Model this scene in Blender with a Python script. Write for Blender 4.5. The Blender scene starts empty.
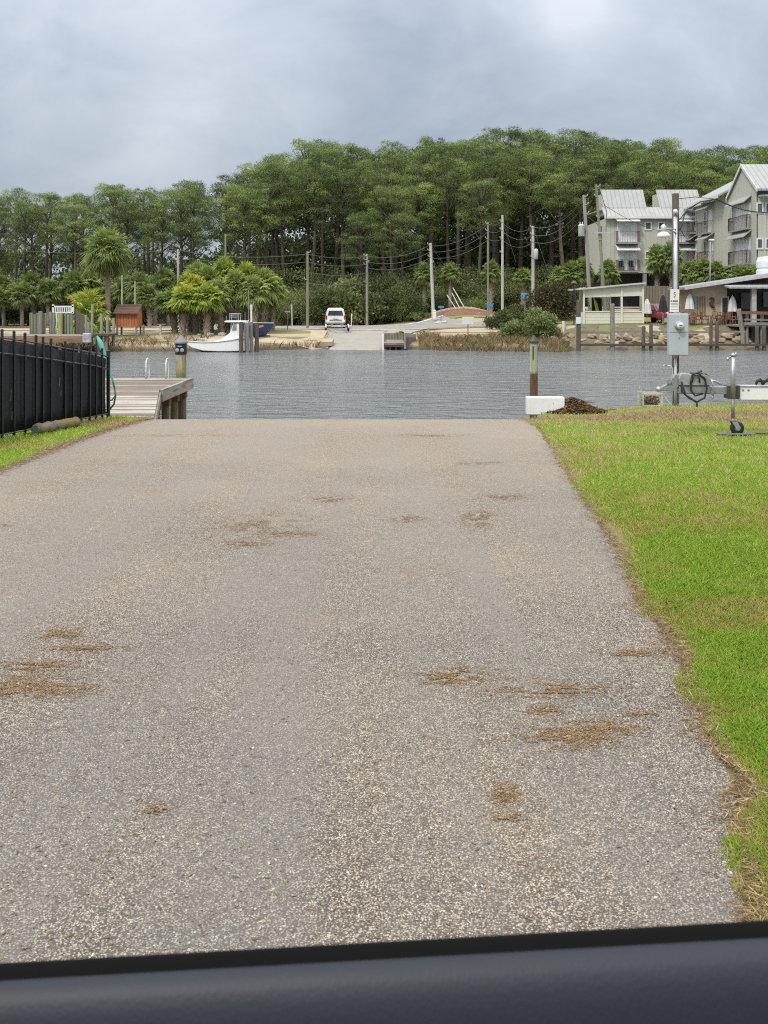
import bpy, math, random
import numpy as np
from mathutils import Vector, Matrix, noise as mnoise

# ------------------------------------------------------------------ camera, sky, sun, exposure
sc = bpy.context.scene
COL = sc.collection
EYE = 1.65          # eye height above the near paving
HOR = 304.0         # pixel row of the horizon
F = 1000.0          # focal length in pixels

cd = bpy.data.cameras.new("camera")
cam = bpy.data.objects.new("camera", cd)
COL.objects.link(cam)
cam.location = (0, 0, EYE)
cam.rotation_euler = (math.radians(90), 0, 0)
cd.sensor_width = 36.0
cd.lens = 36.0 * F / 1024.0
cd.shift_y = -(512 - HOR) / 1024.0
cd.clip_start = 0.05
cd.clip_end = 3000
cd.dof.use_dof = True
cd.dof.focus_distance = 14.0
cd.dof.aperture_fstop = 16.0
sc.camera = cam

SUN_EL, SUN_AZ = 52.0, 215.0      # degrees; azimuth from +Y, clockwise: the sun is behind and to the left
w = bpy.data.worlds.new("World")
sc.world = w
w.use_nodes = True
nt = w.node_tree
for n in list(nt.nodes):
    nt.nodes.remove(n)
N = nt.nodes.new
L = nt.links.new
out = N('ShaderNodeOutputWorld')
bg = N('ShaderNodeBackground')
sky = N('ShaderNodeTexSky')
sky.sky_type = 'NISHITA'
sky.sun_disc = False
sky.sun_elevation = math.radians(SUN_EL)
sky.sun_rotation = math.radians(SUN_AZ)
tc = N('ShaderNodeTexCoord')
sep = N('ShaderNodeSeparateXYZ')
L(tc.outputs['Generated'], sep.inputs[0])


def wmath(op, a, b=None, c=None, clamp=False):
    m = N('ShaderNodeMath')
    m.operation = op
    m.use_clamp = clamp
    for i, q in enumerate((a, b, c)):
        if q is None:
            continue
        if isinstance(q, (int, float)):
            m.inputs[i].default_value = q
        else:
            L(q, m.inputs[i])
    return m.outputs[0]


zc = wmath('MAXIMUM', sep.outputs['Z'], 0.0)
den = wmath('ADD', zc, 0.45)
cx = wmath('DIVIDE', sep.outputs['X'], den)
cy = wmath('DIVIDE', sep.outputs['Y'], den)
cmb = N('ShaderNodeCombineXYZ')
L(cx, cmb.inputs[0]); L(cy, cmb.inputs[1])
cmb.inputs[2].default_value = 3.7
n1 = N('ShaderNodeTexNoise'); n1.inputs['Scale'].default_value = 3.4
n1.inputs['Detail'].default_value = 9; n1.inputs['Roughness'].default_value = 0.58
n1.inputs['Distortion'].default_value = 0.35
L(cmb.outputs[0], n1.inputs['Vector'])
n2 = N('ShaderNodeTexNoise'); n2.inputs['Scale'].default_value = 1.3
n2.inputs['Detail'].default_value = 3
L(cmb.outputs[0], n2.inputs['Vector'])


def cloud_glow(d, wide, amount):
    """a thinner, brighter place in the cloud deck around direction d"""
    vm = N('ShaderNodeVectorMath'); vm.operation = 'DISTANCE'
    L(tc.outputs['Generated'], vm.inputs[0])
    v = Vector(d).normalized()
    vm.inputs[1].default_value = v
    f = wmath('DIVIDE', vm.outputs['Value'], wide)
    f = wmath('SUBTRACT', 1.0, f, clamp=True)
    f = wmath('POWER', f, 1.5)
    return wmath('MULTIPLY', f, amount)


mixn = wmath('ADD', wmath('MULTIPLY', n1.outputs['Fac'], 0.55), wmath('MULTIPLY', n2.outputs['Fac'], 0.45))
mixn = wmath('ADD', mixn, cloud_glow((-0.22, 1, 0.15), 0.20, 0.16))
mixn = wmath('ADD', mixn, cloud_glow((0.185, 1, 0.295), 0.08, 0.30))
mixn = wmath('SUBTRACT', mixn, cloud_glow((0.02, 1, 0.25), 0.22, 0.07))
cr = N('ShaderNodeValToRGB')
cr.color_ramp.elements[0].position = 0.36
cr.color_ramp.elements[0].color = (0.235, 0.275, 0.335, 1)
cr.color_ramp.elements[1].position = 0.70
cr.color_ramp.elements[1].color = (0.46, 0.495, 0.54, 1)
L(mixn, cr.inputs[0])
# an overcast sky grows brighter towards the zenith
up = wmath('MULTIPLY_ADD', wmath('POWER', zc, 1.9), 3.3, 0.87)
cs = N('ShaderNodeVectorMath'); cs.operation = 'SCALE'
warm = N('ShaderNodeMix'); warm.data_type = 'RGBA'      # thick cloud overhead is whiter than the blue-grey deck low down
L(wmath('MULTIPLY', wmath('SUBTRACT', zc, 0.30), 2.5, clamp=True), warm.inputs['Factor'])
L(cr.outputs[0], warm.inputs[6]); warm.inputs[7].default_value = (0.475, 0.465, 0.45, 1)
L(warm.outputs[2], cs.inputs[0]); L(up, cs.inputs['Scale'])
ns = N('ShaderNodeVectorMath'); ns.operation = 'SCALE'
L(sky.outputs[0], ns.inputs[0]); ns.inputs['Scale'].default_value = 0.11
mx = N('ShaderNodeMix'); mx.data_type = 'RGBA'
mx.inputs['Factor'].default_value = 0.92
L(ns.outputs[0], mx.inputs[6]); L(cs.outputs[0], mx.inputs[7])
# strength 0.1 on the background, cloud radiance written in units of it
sc10 = N('ShaderNodeVectorMath'); sc10.operation = 'SCALE'
L(mx.outputs[2], sc10.inputs[0]); sc10.inputs['Scale'].default_value = 10.0
L(sc10.outputs[0], bg.inputs['Color'])
bg.inputs['Strength'].default_value = 0.1
L(bg.outputs[0], out.inputs[0])

sd = bpy.data.lights.new("sun", 'SUN')
sun = bpy.data.objects.new("sun", sd)
COL.objects.link(sun)
sd.energy = 1.5
sd.angle = math.radians(10)
sd.color = (1.0, 0.94, 0.84)
_e, _a = math.radians(SUN_EL), math.radians(SUN_AZ)
_dir = Vector((math.sin(_a) * math.cos(_e), math.cos(_a) * math.cos(_e), math.sin(_e)))
sun.rotation_euler = _dir.to_track_quat('Z', 'Y').to_euler()

sc.view_settings.view_transform = 'Standard'
sc.view_settings.look = 'None'
sc.view_settings.gamma = 1.0
sc.view_settings.exposure = 0.62
sc.view_settings.use_curve_mapping = False
sc.cycles.max_bounces = 6
sc.cycles.diffuse_bounces = 3
sc.cycles.transparent_max_bounces = 8
sc.cycles.use_denoising = False
sc.cycles.filter_width = 1.15
sc.cycles.sample_clamp_indirect = 3.0
sc.cycles.sample_clamp_direct = 6.0

rng = np.random.default_rng(7)
R = random.Random(11)


# ------------------------------------------------------------------ helpers
def at(px, py, D):
    """the point of the place seen at pixel (px, py) at distance D"""
    return Vector(((px - 384.0) / F * D, D, EYE - (py - HOR) / F * D))


class MB:
    """collects shapes, builds ONE mesh object"""
    def __init__(self):
        self.v = []; self.f = []; self.m = []; self.mi = 0

    def add(self, vs, fs):
        o = len(self.v)
        self.v += [tuple(p) for p in vs]
        self.f += [tuple(i + o for i in f) for f in fs]
        self.m += [self.mi] * len(fs)
        return self

    def box(self, c, s, rz=0.0, rx=0.0, ry=0.0, bev=0.0):
        hx, hy, hz = s[0] / 2, s[1] / 2, s[2] / 2
        M = Matrix.Rotation(rz, 3, 'Z') @ Matrix.Rotation(ry, 3, 'Y') @ Matrix.Rotation(rx, 3, 'X')
        c = Vector(c)
        if bev <= 0:
            vs = [c + M @ Vector((x * hx, y * hy, z * hz)) for z in (-1, 1) for x, y in ((-1, -1), (1, -1), (1, 1), (-1, 1))]
            return self.add(vs, [(3, 2, 1, 0), (4, 5, 6, 7), (0, 1, 5, 4), (1, 2, 6, 5), (2, 3, 7, 6), (3, 0, 4, 7)])
        b = min(bev, hx * .9, hy * .9, hz * .9)
        vs = []
        for (z, ins) in ((-hz, b), (-hz + b, 0), (hz - b, 0), (hz, b)):
            x0, y0 = hx - ins, hy - ins
            q = b if ins == 0 else b * 0.6
            for x, y in ((-x0 + q, -y0), (x0 - q, -y0), (x0, -y0 + q), (x0, y0 - q), (x0 - q, y0), (-x0 + q, y0), (-x0, y0 - q), (-x0, -y0 + q)):
                vs.append(c + M @ Vector((x, y, z)))
        fs = [tuple(range(7, -1, -1)), tuple(range(24, 32))]
        for k in range(3):
            for i in range(8):
                j = (i + 1) % 8
                fs.append((k * 8 + i, k * 8 + j, (k + 1) * 8 + j, (k + 1) * 8 + i))
        return self.add(vs, fs)

    def bx(self, x0, x1, y0, y1, z0, z1, bev=0):
        return self.box(((x0 + x1) / 2, (y0 + y1) / 2, (z0 + z1) / 2), (abs(x1 - x0), abs(y1 - y0), abs(z1 - z0)), bev=bev)

    def tube(self, pts, rad, n=8, cap=True, closed=False):
        pts = [Vector(p) for p in pts]
        if not hasattr(rad, '__len__'):
            rad = [rad] * len(pts)
        vs, fs = [], []
        prev = None
        m = len(pts)
        for i, p in enumerate(pts):
            if closed:
                t = pts[(i + 1) % m] - pts[i - 1]
            else:
                t = pts[min(i + 1, m - 1)] - pts[max(i - 1, 0)]
            if t.length < 1e-9:
                t = Vector((0, 0, 1))
            t.normalize()
            a = prev if prev is not None else (Vector((1, 0, 0)) if abs(t.x) < .8 else Vector((0, 1, 0)))
            a = a - t * a.dot(t)
            if a.length < 1e-5:
                a = t.orthogonal()
            a.normalize()
            prev = a
            b = t.cross(a)
            for k in range(n):
                th = 2 * math.pi * k / n
                vs.append(p + a * (math.cos(th) * rad[i]) + b * (math.sin(th) * rad[i]))
        for i in range(m if closed else m - 1):
            for k in range(n):
                q = (k + 1) % n
                i2 = (i + 1) % m
                fs.append((i * n + k, i * n + q, i2 * n + q, i2 * n + k))
        if cap and not closed:
            fs.append(tuple(range(n - 1, -1, -1)))
            fs.append(tuple((m - 1) * n + k for k in range(n)))
        return self.add(vs, fs)

    def prism(self, poly, d, axis='Y', o=0.0):
        """poly: 2-D outline; axis Y -> poly in XZ from y=o to o+d; X -> poly in YZ; Z -> poly in XY"""
        def P(a, b, c):
            return {'Y': (a, c, b), 'X': (c, a, b), 'Z': (a, b, c)}[axis]
        n = len(poly)
        vs = [P(a, b, o) for a, b in poly] + [P(a, b, o + d) for a, b in poly]
        fs = [tuple(range(n)), tuple(range(2 * n - 1, n - 1, -1))]
        for i in range(n):
            j = (i + 1) % n
            fs.append((j, i, n + i, n + j))
        return self.add(vs, fs)

    def lathe(self, c, prof, n=14, axis='Z'):
        vs, fs = [], []
        c = Vector(c)
        for r, z in prof:
            for k in range(n):
                th = 2 * math.pi * k / n
                p = (r * math.cos(th), r * math.sin(th), z)
                if axis == 'Y':
                    p = (p[0], p[2], p[1])
                elif axis == 'X':
                    p = (p[2], p[0], p[1])
                vs.append(c + Vector(p))
        for i in range(len(prof) - 1):
            for k in range(n):
                q = (k + 1) % n
                fs.append((i * n + k, i * n + q, (i + 1) * n + q, (i + 1) * n + k))
        fs.append(tuple(range(n - 1, -1, -1)))
        fs.append(tuple((len(prof) - 1) * n + k for k in range(n)))
        return self.add(vs, fs)

    def quad(self, a, b, c, d):
        return self.add([a, b, c, d], [(0, 1, 2, 3)])

    def blob(self, c, s, seed=0, rough=0.25, nu=12, nv=8):
        c = Vector(c)
        vs, fs = [], []
        for j in range(nv + 1):
            ph = math.pi * j / nv
            for i in range(nu):
                th = 2 * math.pi * i / nu
                d = Vector((math.sin(ph) * math.cos(th), math.sin(ph) * math.sin(th), math.cos(ph)))
                k = 1 + rough * mnoise.noise(d * 1.6 + Vector((seed * 3.1, seed * 1.7, 0))) * 1.6
                vs.append(c + Vector((d.x * s[0] * k, d.y * s[1] * k, d.z * s[2] * k)))
        for j in range(nv):
            for i in range(nu):
                q = (i + 1) % nu
                fs.append((j * nu + i, (j + 1) * nu + i, (j + 1) * nu + q, j * nu + q))
        return self.add(vs, fs)

    def build(self, name, mat, parent=None, smooth=False, world=True, bevel=0):
        """vertices are given in world space (world=True: the parent's location is taken off) or in the parent's space"""
        off = Vector((0, 0, 0))
        if world and parent is not None:
            p = parent
            while p is not None:
                off += p.location
                p = p.parent
        me = bpy.data.meshes.new(name)
        vv = [(a - off.x, b - off.y, c - off.z) for a, b, c in self.v]
        loc = Vector((0, 0, 0))
        if parent is None and vv:          # a one-mesh thing gets its origin at its own base
            A = np.array(vv)
            loc = Vector(((A[:, 0].min() + A[:, 0].max()) / 2, (A[:, 1].min() + A[:, 1].max()) / 2, A[:, 2].min()))
            vv = [(a - loc.x, b - loc.y, c - loc.z) for a, b, c in vv]
        me.from_pydata(vv, [], self.f)
        mats = mat if isinstance(mat, (list, tuple)) else [mat]
        for m in mats:
            me.materials.append(m)
        if len(mats) > 1:
            me.polygons.foreach_set('material_index', self.m)
        if smooth:
            me.shade_smooth()
        me.update()
        import bmesh
        bm = bmesh.new(); bm.from_mesh(me)
        bmesh.ops.recalc_face_normals(bm, faces=bm.faces)
        bm.to_mesh(me); bm.free()
        o = bpy.data.objects.new(name, me)
        o.location = loc
        COL.objects.link(o)
        o.parent = parent
        if bevel:
            b = o.modifiers.new('bevel', 'BEVEL'); b.width = bevel; b.segments = 2; b.limit_method = 'ANGLE'
            o.modifiers.new('wn', 'WEIGHTED_NORMAL')
        return o


def thing(name, label, cat, loc=(0, 0, 0), rz=0.0, group=None):
    o = bpy.data.objects.new(name, None)
    o.empty_display_size = 0.3
    COL.objects.link(o)
    o.location = loc
    o.rotation_euler = (0, 0, rz)
    o['label'] = label; o['category'] = cat
    if group:
        o['group'] = group
    return o


def tag(o, label=None, cat=None, group=None, kind=None):
    if label: o['label'] = label
    if cat: o['category'] = cat
    if group: o['group'] = group
    if kind: o['kind'] = kind
    return o


def dup(root, loc, rz=0.0, label=None, group=None, scale=None):
    r = root.copy(); COL.objects.link(r)
    r.location = loc; r.rotation_euler = (0, 0, rz)
    if scale is not None:
        r.scale = scale if hasattr(scale, '__len__') else (scale,) * 3
    if label: r['label'] = label
    if group: r['group'] = group
    for ch in list(root.children):
        c = ch.copy(); COL.objects.link(c); c.parent = r
        for g in ch.children:
            d = g.copy(); COL.objects.link(d); d.parent = c
    return r


def np_mesh(name, V, mat, parent=None, tint=None, smooth=False):
    """V: (n, k, 3) -> n separate k-gons, quickly; tint (n,) goes to the point attribute 'tint'"""
    n, k, _ = V.shape
    me = bpy.data.meshes.new(name)
    me.vertices.add(n * k); me.loops.add(n * k); me.polygons.add(n)
    me.vertices.foreach_set('co', V.reshape(-1).astype(np.float32))
    me.loops.foreach_set('vertex_index', np.arange(n * k, dtype=np.int32))
    me.polygons.foreach_set('loop_start', np.arange(0, n * k, k, dtype=np.int32))
    me.polygons.foreach_set('loop_total', np.full(n, k, dtype=np.int32))
    if tint is not None:
        a = me.attributes.new('tint', 'FLOAT', 'POINT')
        a.data.foreach_set('value', np.repeat(tint, k).astype(np.float32))
    me.materials.append(mat)
    me.update(calc_edges=True)
    o = bpy.data.objects.new(name, me)
    COL.objects.link(o)
    o.parent = parent
    return o


# ------------------------------------------------------------------ materials
MATS = {}


class NB:
    def __init__(self, name):
        self.mat = bpy.data.materials.new(name)
        self.mat.use_nodes = True
        self.t = self.mat.node_tree
        for n in list(self.t.nodes):
            self.t.nodes.remove(n)
        self.out = self.n('ShaderNodeOutputMaterial')
        self.tc = self.n('ShaderNodeTexCoord')
        self.b = self.n('ShaderNodeBsdfPrincipled')
        self.l(self.b.outputs[0], self.out.inputs[0])

    def n(self, ty):
        return self.t.nodes.new(ty)

    def l(self, a, b):
        self.t.links.new(a, b)

    def set(self, sock, v):
        if isinstance(v, (int, float)):
            sock.default_value = v
        elif isinstance(v, (tuple, list)):
            sock.default_value = tuple(v) + ((1,) if len(v) == 3 and len(sock.default_value) == 4 else ())
        else:
            self.l(v, sock)

    def coord(self, kind='Object', scale=(1, 1, 1), rot=(0, 0, 0)):
        m = self.n('ShaderNodeMapping')
        self.l(self.tc.outputs[kind], m.inputs[0])
        m.inputs['Scale'].default_value = scale
        m.inputs['Rotation'].default_value = rot
        return m.outputs[0]

    def geo(self):
        return self.n('ShaderNodeNewGeometry').outputs['Position']

    def noise(self, scale, detail=4, rough=0.55, vec=None, dist=0.0):
        x = self.n('ShaderNodeTexNoise')
        x.inputs['Scale'].default_value = scale
        x.inputs['Detail'].default_value = detail
        x.inputs['Roughness'].default_value = rough
        x.inputs['Distortion'].default_value = dist
        self.l(vec if vec is not None else self.tc.outputs['Object'], x.inputs['Vector'])
        return x.outputs['Fac']

    def voro(self, scale, vec=None, feat='F1', out='Distance'):
        x = self.n('ShaderNodeTexVoronoi')
        x.feature = feat
        x.inputs['Scale'].default_value = scale
        self.l(vec if vec is not None else self.tc.outputs['Object'], x.inputs['Vector'])
        return x.outputs[out]

    def math(self, op, a, b=0.0, c=None, clamp=False):
        m = self.n('ShaderNodeMath'); m.operation = op; m.use_clamp = clamp
        self.set(m.inputs[0], a); self.set(m.inputs[1], b)
        if c is not None:
            self.set(m.inputs[2], c)
        return m.outputs[0]

    def ramp(self, fac, stops):
        r = self.n('ShaderNodeValToRGB')
        e = r.color_ramp.elements
        while len(e) < len(stops):
            e.new(0.5)
        for i, (p, c) in enumerate(stops):
            e[i].position = p
            if isinstance(c, (int, float)):
                c = (c, c, c)
            e[i].color = tuple(c) + (1,)
        self.l(fac, r.inputs[0])
        return r.outputs[0]

    def mix(self, fac, a, b, blend='MIX'):
        m = self.n('ShaderNodeMix'); m.data_type = 'RGBA'; m.blend_type = blend
        self.set(m.inputs['Factor'], fac)
        for s, v in ((m.inputs[6], a), (m.inputs[7], b)):
            self.set(s, v)
        return m.outputs[2]

    def bump(self, h, strength=0.3, dist=0.01):
        b = self.n('ShaderNodeBump')
        b.inputs['Strength'].default_value = strength
        b.inputs['Distance'].default_value = dist
        self.l(h, b.inputs['Height'])
        self.l(b.outputs[0], self.b.inputs['Normal'])
        return b

    def base(self, c):
        self.set(self.b.inputs['Base Color'], c)

    def rough(self, r):
        self.set(self.b.inputs['Roughness'], r)


def dk(c, k):
    return tuple(x * k for x in c)


def plain(name, c, rough=0.6, var=0.25, scale=3.0, metallic=0.0, grime=0.0, bump=0.0, fine=40.0):
    """painted or moulded surface with uneven wear"""
    if name in MATS:
        return MATS[name]
    b = NB(name)
    f = b.noise(scale, 5, 0.6)
    colr = b.ramp(f, [(0.3, dk(c, 1 - var)), (0.7, tuple(min(1, x * (1 + var * .5)) for x in c))])
    if grime:
        g = b.noise(scale * 2.3, 6, 0.7, dist=0.6)
        gm = b.ramp(g, [(0.52, 0.0), (0.72, grime)])
        colr = b.mix(gm, colr, (0.16, 0.12, 0.085))
    b.base(colr)
    r = b.noise(scale * 4, 3)
    b.rough(b.ramp(r, [(0.3, max(0.05, rough - .1)), (0.7, min(1, rough + .1))]))
    b.b.inputs['Metallic'].default_value = metallic
    if bump:
        b.bump(b.noise(fine, 4), bump, 0.01)
    MATS[name] = b.mat
    return b.mat


def wood(name, c, c2, axis='Z', moss=None, stretch=12.0, scale=6.0, rust=None, rough=0.85):
    """weathered timber, grain along the given axis of the object"""
    if name in MATS:
        return MATS[name]
    b = NB(name)
    s = {'X': (1 / stretch, 1, 1), 'Y': (1, 1 / stretch, 1), 'Z': (1, 1, 1 / stretch)}[axis]
    v = b.coord('Object', s)
    g = b.noise(scale * 4, 8, 0.65, v, 0.4)
    big = b.noise(scale * 0.35, 3, 0.5)
    colr = b.ramp(g, [(0.3, c2), (0.5, c), (0.72, tuple(min(1, x * 1.35) for x in c))])
    colr = b.mix(b.math('MULTIPLY', big, 0.45), colr, dk(c, 0.5))
    if moss:
        m = b.noise(scale * 0.5, 5, 0.6)
        colr = b.mix(b.ramp(m, [(0.42, 0), (0.6, 0.85)]), colr, moss)
    b.base(colr)
    b.rough(rough)
    b.bump(g, 0.5, 0.01)
    MATS[name] = b.mat
    return b.mat


def planks(name, c, c2, axis='Z', across='X', pitch=0.15, gap=0.06, rough=0.85, objc='Object', contrast=0.35):
    """boards side by side: own tone per board, dark gaps, grain"""
    if name in MATS:
        return MATS[name]
    b = NB(name)
    sp = b.n('ShaderNodeSeparateXYZ'); b.l(b.tc.outputs[objc], sp.inputs[0])
    u = b.math('DIVIDE', sp.outputs[across], pitch)
    idx = b.math('FLOOR', u)
    fr = b.math('FRACT', u)
    wn = b.n('ShaderNodeTexWhiteNoise'); wn.noise_dimensions = '1D'; b.l(idx, wn.inputs['W'])
    s = {'X': (0.08, 1, 1), 'Y': (1, 0.08, 1), 'Z': (1, 1, 0.08)}[axis]
    g = b.noise(22, 7, 0.65, b.coord(objc, s), 0.3)
    colr = b.ramp(g, [(0.3, c2), (0.7, c)])
    colr = b.mix(b.math('MULTIPLY', wn.outputs[0], contrast), colr, dk(c2, 0.7))
    edge = b.math('LESS_THAN', b.math('ABSOLUTE', b.math('SUBTRACT', fr, 0.5)), 0.5 - gap / 2)
    colr = b.mix(edge, dk(c2, 0.25), colr)
    b.base(colr)
    b.rough(rough)
    b.bump(b.math('ADD', edge, b.math('MULTIPLY', g, 0.2)), 0.5, 0.012)
    MATS[name] = b.mat
    return b.mat


def seams(name, c, across='X', pitch=0.45, rough=0.4, metallic=0.3, lo=0.93):
    """standing-seam sheet metal"""
    if name in MATS:
        return MATS[name]
    b = NB(name)
    sp = b.n('ShaderNodeSeparateXYZ'); b.l(b.tc.outputs['Object'], sp.inputs[0])
    fr = b.math('FRACT', b.math('DIVIDE', sp.outputs[across], pitch))
    rib = b.math('LESS_THAN', fr, 0.13)
    n = b.noise(1.3, 5, 0.6)
    colr = b.ramp(n, [(0.3, dk(c, .82)), (0.7, c)])
    colr = b.mix(rib, colr, dk(c, 0.62))
    b.base(colr); b.rough(rough); b.b.inputs['Metallic'].default_value = metallic
    b.bump(rib, 0.6, 0.03)
    MATS[name] = b.mat
    return b.mat


def glass(name, c=(0.03, 0.04, 0.045), rough=0.08):
    if name in MATS:
        return MATS[name]
    b = NB(name)
    n = b.noise(0.8, 2)
    b.base(b.ramp(n, [(0.4, c), (0.6, dk(c, 1.8))])); b.rough(rough)
    b.b.inputs['Specular IOR Level'].default_value = 0.8
    MATS[name] = b.mat
    return b.mat


def foliage(name, stops, trans=0.3, rnd=0.25, rough=0.55):
    """leaf colour from the per-clump tint, shifted a little from plant to plant"""
    b = NB(name)
    at_ = b.n('ShaderNodeAttribute'); at_.attribute_name = 'tint'
    oi = b.n('ShaderNodeObjectInfo')
    f = b.math('ADD', at_.outputs['Fac'], b.math('MULTIPLY', b.math('SUBTRACT', oi.outputs['Random'], 0.5), rnd), clamp=True)
    colr = b.ramp(f, stops)
    b.base(colr); b.rough(rough)
    b.b.inputs['Specular IOR Level'].default_value = 0.25
    tr = b.n('ShaderNodeBsdfTranslucent')
    b.l(colr, tr.inputs['Color'])
    mxs = b.n('ShaderNodeMixShader')
    mxs.inputs[0].default_value = trans
    b.l(b.b.outputs[0], mxs.inputs[1]); b.l(tr.outputs[0], mxs.inputs[2])
    b.l(mxs.outputs[0], b.out.inputs[0])
    MATS[name] = b.mat
    return b.mat


# ------------------------------------------------------------------ the lie of the land
WATER = -1.70


def smooth(a, b, x):
    t = np.clip((x - a) / (b - a), 0, 1)
    return t * t * (3 - 2 * t)


LAWN_EDGE = [(-0.55, 0.80), (1.0, 0.86), (2.0, 0.93), (2.77, 1.01), (3.14, 1.11), (3.47, 1.22), (3.78, 1.21), (4.1, 1.28), (4.77, 1.39), (5.57, 1.42), (6.45, 1.53), (7.6, 1.62), (8.87, 1.70), (11.3, 1.89), (13.1, 2.03), (13.7, 2.02), (14.25, 1.93), (30, 2.1)]


def lawn_x(y):
    return np.interp(y, [a for a, _ in LAWN_EDGE], [b for _, b in LAWN_EDGE])


def left_x(y):
    return np.interp(y, [-5, 9.9, 12.0, 13.2, 14.3, 30], [-4.2, -3.82, -3.72, -3.62, -3.42, -3.3])


def near_edge(x):
    """y where the near bank drops to the water"""
    return np.interp(x, [-40, -8, -3.5, -3.3, 2.0, 2.4, 3.4, 6.4, 9, 40], [15.5, 15.2, 14.6, 14.25, 14.25, 15.0, 15.7, 16.75, 17.3, 19])


def shore_y(x):
    """y of the far water's edge"""
    b = np.interp(x, [-90, -26, -20, -14, -9, -5, 3, 7, 12, 14, 40, 90], [66, 69, 70, 71, 72.5, 74, 73, 71, 70, 72.4, 73.0, 78])
    return b + 0.35 * np.sin(x * 0.9) + 0.2 * np.sin(x * 2.3 + 1)


def land(x, y):
    x = np.asarray(x, float); y = np.asarray(y, float)
    # near bank
    e = near_edge(x)
    onroad = (smooth(-3.75, -3.35, x) * (1 - smooth(2.05, 2.35, x)))
    ramp = -0.15 * np.clip(y - 14.25, 0, 30)
    bank = -2.6 * smooth(0.0, 0.7, y - e)
    zn = onroad * ramp + (1 - onroad) * bank
    zn = np.maximum(zn, -3.2)
    # far bank
    s = shore_y(x)
    d = y - s
    rampz = np.interp(d, [-20, 0, 16, 30], [-3.0, WATER, -0.62, -0.6])
    lowb = np.interp(d, [-8, -1.0, 0, 1.2, 5, 16], [-3.2, -2.0, WATER, -1.30, -0.95, -0.62])
    highb = np.interp(d, [-8, -0.3, 0.0, 3.2, 4.2, 6], [-3.2, -2.0, WATER, -.35, 0.0, 0.1])
    kr = smooth(-4.6, -4.0, x) * (1 - smooth(-0.4, 0.2, x))
    kh = smooth(12.0, 15.0, x)
    zf = lowb * (1 - kr) + rampz * kr
    zf = zf * (1 - kh) + highb * kh
    # low mound beside the road, then the wooded rise
    zf = zf + 2.0 * np.exp(-(((x - 8.5) / 6.0) ** 2 + ((y - 107.5) / 6.0) ** 2) * 1.2) * (1 - kh)
    zf = zf + smooth(112, 175, y) * (3.0 + 2.0 * smooth(-30, 10, x)) * 1.0
    zf = zf + smooth(84, 100, y) * kh * 1.2
    k = smooth(30, 55, y)
    return zn * (1 - k) + zf * k


def lz(x, y):
    return float(land(x, y))


def grid_mesh(name, xs, ys, zoff, mat, keep=None, zfun=None):
    X, Y = np.meshgrid(xs, ys)
    Z = (zfun or land)(X, Y) + zoff
    nx, ny = len(xs), len(ys)
    V = np.stack([X, Y, Z], -1).reshape(-1, 3)
    idx = np.arange(nx * ny).reshape(ny, nx)
    Fq = np.stack([idx[:-1, :-1], idx[:-1, 1:], idx[1:, 1:], idx[1:, :-1]], -1).reshape(-1, 4)
    if keep is not None:
        cx_ = V[Fq].mean(1)
        Fq = Fq[keep(cx_[:, 0], cx_[:, 1])]
    me = bpy.data.meshes.new(name)
    n = len(Fq)
    me.vertices.add(len(V)); me.loops.add(n * 4); me.polygons.add(n)
    me.vertices.foreach_set('co', V.reshape(-1).astype(np.float32))
    me.loops.foreach_set('vertex_index', Fq.reshape(-1).astype(np.int32))
    me.polygons.foreach_set('loop_start', np.arange(0, n * 4, 4, dtype=np.int32))
    me.polygons.foreach_set('loop_total', np.full(n, 4, dtype=np.int32))
    me.update(calc_edges=True)
    me.validate()
    me.shade_smooth()
    me.materials.append(mat)
    o = bpy.data.objects.new(name, me)
    COL.objects.link(o)
    return o


def sheet(name, rows, mat, zoff=0.02, sub=6, zabs=None):
    """a strip draped on the land: rows of (left point, right point)"""
    mb = MB()
    vs = []
    for (a, b) in rows:
        for k in range(sub + 1):
            t = k / sub
            x = a[0] * (1 - t) + b[0] * t; y = a[1] * (1 - t) + b[1] * t
            vs.append((x, y, lz(x, y) + zoff))
    fs = []
    for i in range(len(rows) - 1):
        for k in range(sub):
            fs.append((i * (sub + 1) + k, i * (sub + 1) + k + 1, (i + 1) * (sub + 1) + k + 1, (i + 1) * (sub + 1) + k))
    me = bpy.data.meshes.new(name); me.from_pydata(vs, [], fs); me.materials.append(mat); me.shade_smooth(); me.update()
    o = bpy.data.objects.new(name, me); COL.objects.link(o)
    return o


# --- ground
b = NB('soil_and_turf')
pos = b.geo()
spx = b.n('ShaderNodeSeparateXYZ'); b.l(pos, spx.inputs[0])
nA = b.noise(0.35, 5, 0.6, pos); nB = b.noise(2.2, 6, 0.65, pos); nC = b.noise(30, 5, 0.7, pos)
nearg = b.ramp(nB, [(0.30, (0.22, 0.155, 0.09)), (0.45, (0.20, 0.17, 0.075)), (0.6, (0.17, 0.18, 0.06)), (0.75, (0.25, 0.22, 0.11))])
farsand = b.ramp(nB, [(0.3, (0.33, 0.27, 0.18)), (0.6, (0.46, 0.385, 0.28)), (0.8, (0.27, 0.23, 0.13))])
fargrass = b.ramp(nB, [(0.3, (0.21, 0.18, 0.085)), (0.5, (0.15, 0.17, 0.05)), (0.75, (0.24, 0.22, 0.10))])
farg = b.mix(b.ramp(nA, [(0.44, 0.0), (0.54, 1.0)]), fargrass, farsand)
mud = (0.07, 0.055, 0.04)
farg = b.mix(b.ramp(b.math('ADD', spx.outputs['Z'], 1.55), [(0.0, 1.0), (0.25, 0.0)]), farg, mud)
forest = b.ramp(nB, [(0.3, (0.035, 0.03, 0.018)), (0.7, (0.075, 0.055, 0.03))])
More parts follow.
